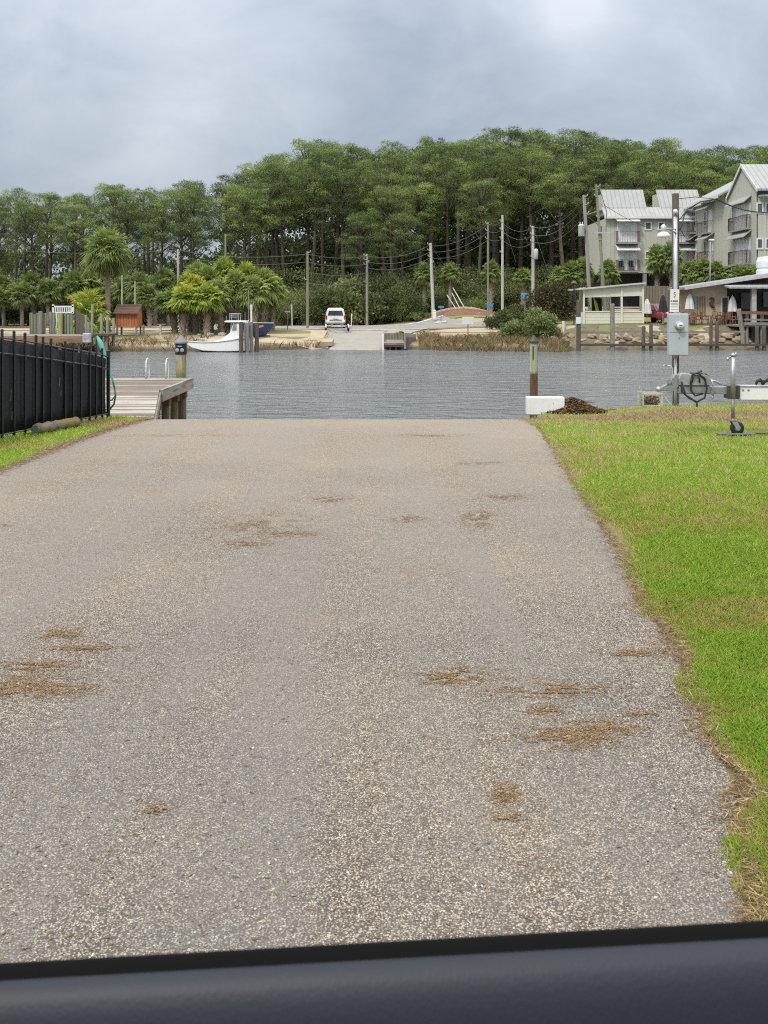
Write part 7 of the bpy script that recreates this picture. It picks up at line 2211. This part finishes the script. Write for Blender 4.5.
y = g.uniform(8.5, 14.6, n); x = left_x(y) + g.normal(size=n) * .07 + .01
straw('dead_grass', 'brown dead grass along the left verge', x, y, .02, .07, g, .02)
# blown debris patches on the paving, one stuff object
PX = [(255, 528, 70, 16), (15, 688, 110, 14), (268, 522, 52, 12), (290, 535, 34, 4), (245, 545, 30, 4), (478, 520, 20, 11), (505, 498, 28, 4), (410, 520, 22, 4), (452, 678, 42, 9), (555, 692, 68, 8), (575, 737, 62, 15), (600, 730, 38, 6), (545, 712, 22, 5), (505, 796, 15, 11), (508, 820, 16, 4), (20, 690, 90, 10), (60, 636, 26, 6), (30, 668, 50, 6), (85, 650, 40, 4), (5, 526, 7, 2), (640, 655, 40, 4), (430, 436, 60, 2), (480, 464, 30, 2), (180, 436, 90, 2), (330, 500, 30, 4), (155, 812, 14, 5), (700, 660, 30, 5), (640, 716, 24, 3)]
xs_, ys_, ts_ = [], [], []
for (px, py, hw, hh) in PX:
    D0 = EYE / ((py - HOR) / F); nn = int(min(5200, 10 * hw * hh * (D0 / 4) ** 1.0))
    tl = 1 + 0.9 * (g.random(nn) < .22)
    u = g.normal(size=nn) * .44 * tl; v = g.normal(size=nn) * .46 * tl
    fx = fbm(u * 3 + px, v * 3 + py, 1.4, 20 + int(px) % 7)
    kp = fx > 0.47
    u, v = u[kp], v[kp]
    pxx = px + u * hw; pyy = py + v * hh + u * hh * -.15
    D = EYE / ((pyy - HOR) / F)
    ok = (D < 14) & (D > 1.5)
    xs_.append(((pxx - 384) / F * D)[ok]); ys_.append(D[ok]); ts_.append(np.clip(.47 + .22 * g.normal(size=ok.sum()), 0, 1))
X, Y, T = np.concatenate(xs_), np.concatenate(ys_), np.concatenate(ts_)
straw('leaf_litter', 'tan drifts of dry leaf litter scattered on the paving', X, Y, .004, .013, g, .005, T, asp=.5, lift=.1)
n = 2600
y = 1 / (1 / 2.2 + (1 / 14 - 1 / 2.2) * g.random(n)); x = g.uniform(-1, 1, n) * y * .42; ok = (x < lawn_x(y)) & (x > left_x(y))
straw('loose_litter', 'single twigs and leaf bits strewn over the paving', x[ok], y[ok], .006, .03, g, .004, g.random(ok.sum()) * .6, asp=.22, lift=.1)
# coarse stones standing proud in the paving surface
n = 7000
y = 1 / (1 / 2.3 + (1 / 9.0 - 1 / 2.3) * g.random(n)); x = g.uniform(-1, 1, n) * y * .42; ok = (x < lawn_x(y) - .02) & (x > left_x(y)); x, y = x[ok], y[ok]; n = len(x)
c = np.stack([x, y, np.full(n, .0075)], 1); a = rand_unit(n, g); a[:, 2] *= .25; a /= np.linalg.norm(a, axis=1, keepdims=True)
b_ = np.cross(a, np.array([0, 0, 1.0])) + g.normal(size=(n, 3)) * .2; b_ /= np.linalg.norm(b_, axis=1, keepdims=True)
PEB = foliage('pebble', [(0.0, (.10, .085, .07)), (.4, (.26, .20, .15)), (.75, (.36, .30, .23)), (1.0, (.50, .45, .38))], 0.0, 0.0, .7)
Lh = g.uniform(.006, .013, n)
tag(np_mesh('loose_gravel', diamonds(c, a, b_, Lh, Lh * .75), PEB, None, g.random(n)), 'small pale stones showing in the paving', 'gravel', kind='stuff')

# ------------------------------------------------------------------ the car this is seen from: window sill of its door
cd_ = thing('car_door', 'dark padded car door sill with black window seal at the bottom', 'car door', (0, .45, 1.0))
TILT = math.atan2((965 - 922), 768)
def sill(prof, name, mat, x0=-.75, x1=.75, n=30):
    m = MB(); vs = []; fs = []; k = len(prof)
    for i in range(n + 1):
        x = x0 + (x1 - x0) * i / n
        for (y, z) in prof:
            vs.append((x, y, z + x * math.tan(TILT)))
    for i in range(n):
        for j in range(k - 1): fs.append((i * k + j, (i + 1) * k + j, (i + 1) * k + j + 1, i * k + j + 1))
    m.add(vs, fs); return m.build(name, mat, cd_, smooth=True)
def pz6(py, y): return EYE - (py - HOR) / F * y
b = NB('seal_rubber'); b.base((.0022, .0022, .0025)); b.rough(.75); b.b.inputs['Specular IOR Level'].default_value = .08; SEAL = b.mat
b = NB('dark_vinyl')
v = b.n('ShaderNodeTexVoronoi'); v.inputs['Scale'].default_value = 330; b.l(b.geo(), v.inputs['Vector'])
n_ = b.noise(45, 4)
b.base((.013, .017, .027)); b.rough(.55); b.b.inputs['Specular IOR Level'].default_value = .35
b.bump(b.math('ADD', v.outputs['Distance'], b.math('MULTIPLY', n_, 1.0)), .12, .001); VINYL = b.mat
zc = pz6(955, .63)
sill([(.655, zc - .30), (.652, zc - .012), (.648, zc - .003), (.640, zc), (.634, zc - .0005), (.628, zc - .0035), (.620, zc - .0045), (.6135, zc - .006)], 'window_seal', SEAL)
zd = pz6(957, .612)
sill([(.613, zd - .02), (.6125, zd - .003), (.609, zd + .0005), (.604, zd + .0015), (.599, zd + .0), (.594, zd - .005), (.590, zd - .012), (.5865, zd - .022), (.584, zd - .036), (.582, zd - .06), (.58, zd - .40)], 'door_panel', VINYL)

# ------------------------------------------------------------------ tidy
for o in list(bpy.data.objects):
    if o.get('label') in ('pine', 'palm', 'shrub', 'chair', 'table') and o.parent is None:
        for c in list(o.children):
            bpy.data.objects.remove(c)
        bpy.data.objects.remove(o)
    elif o.get('_used'):
        del o['_used']
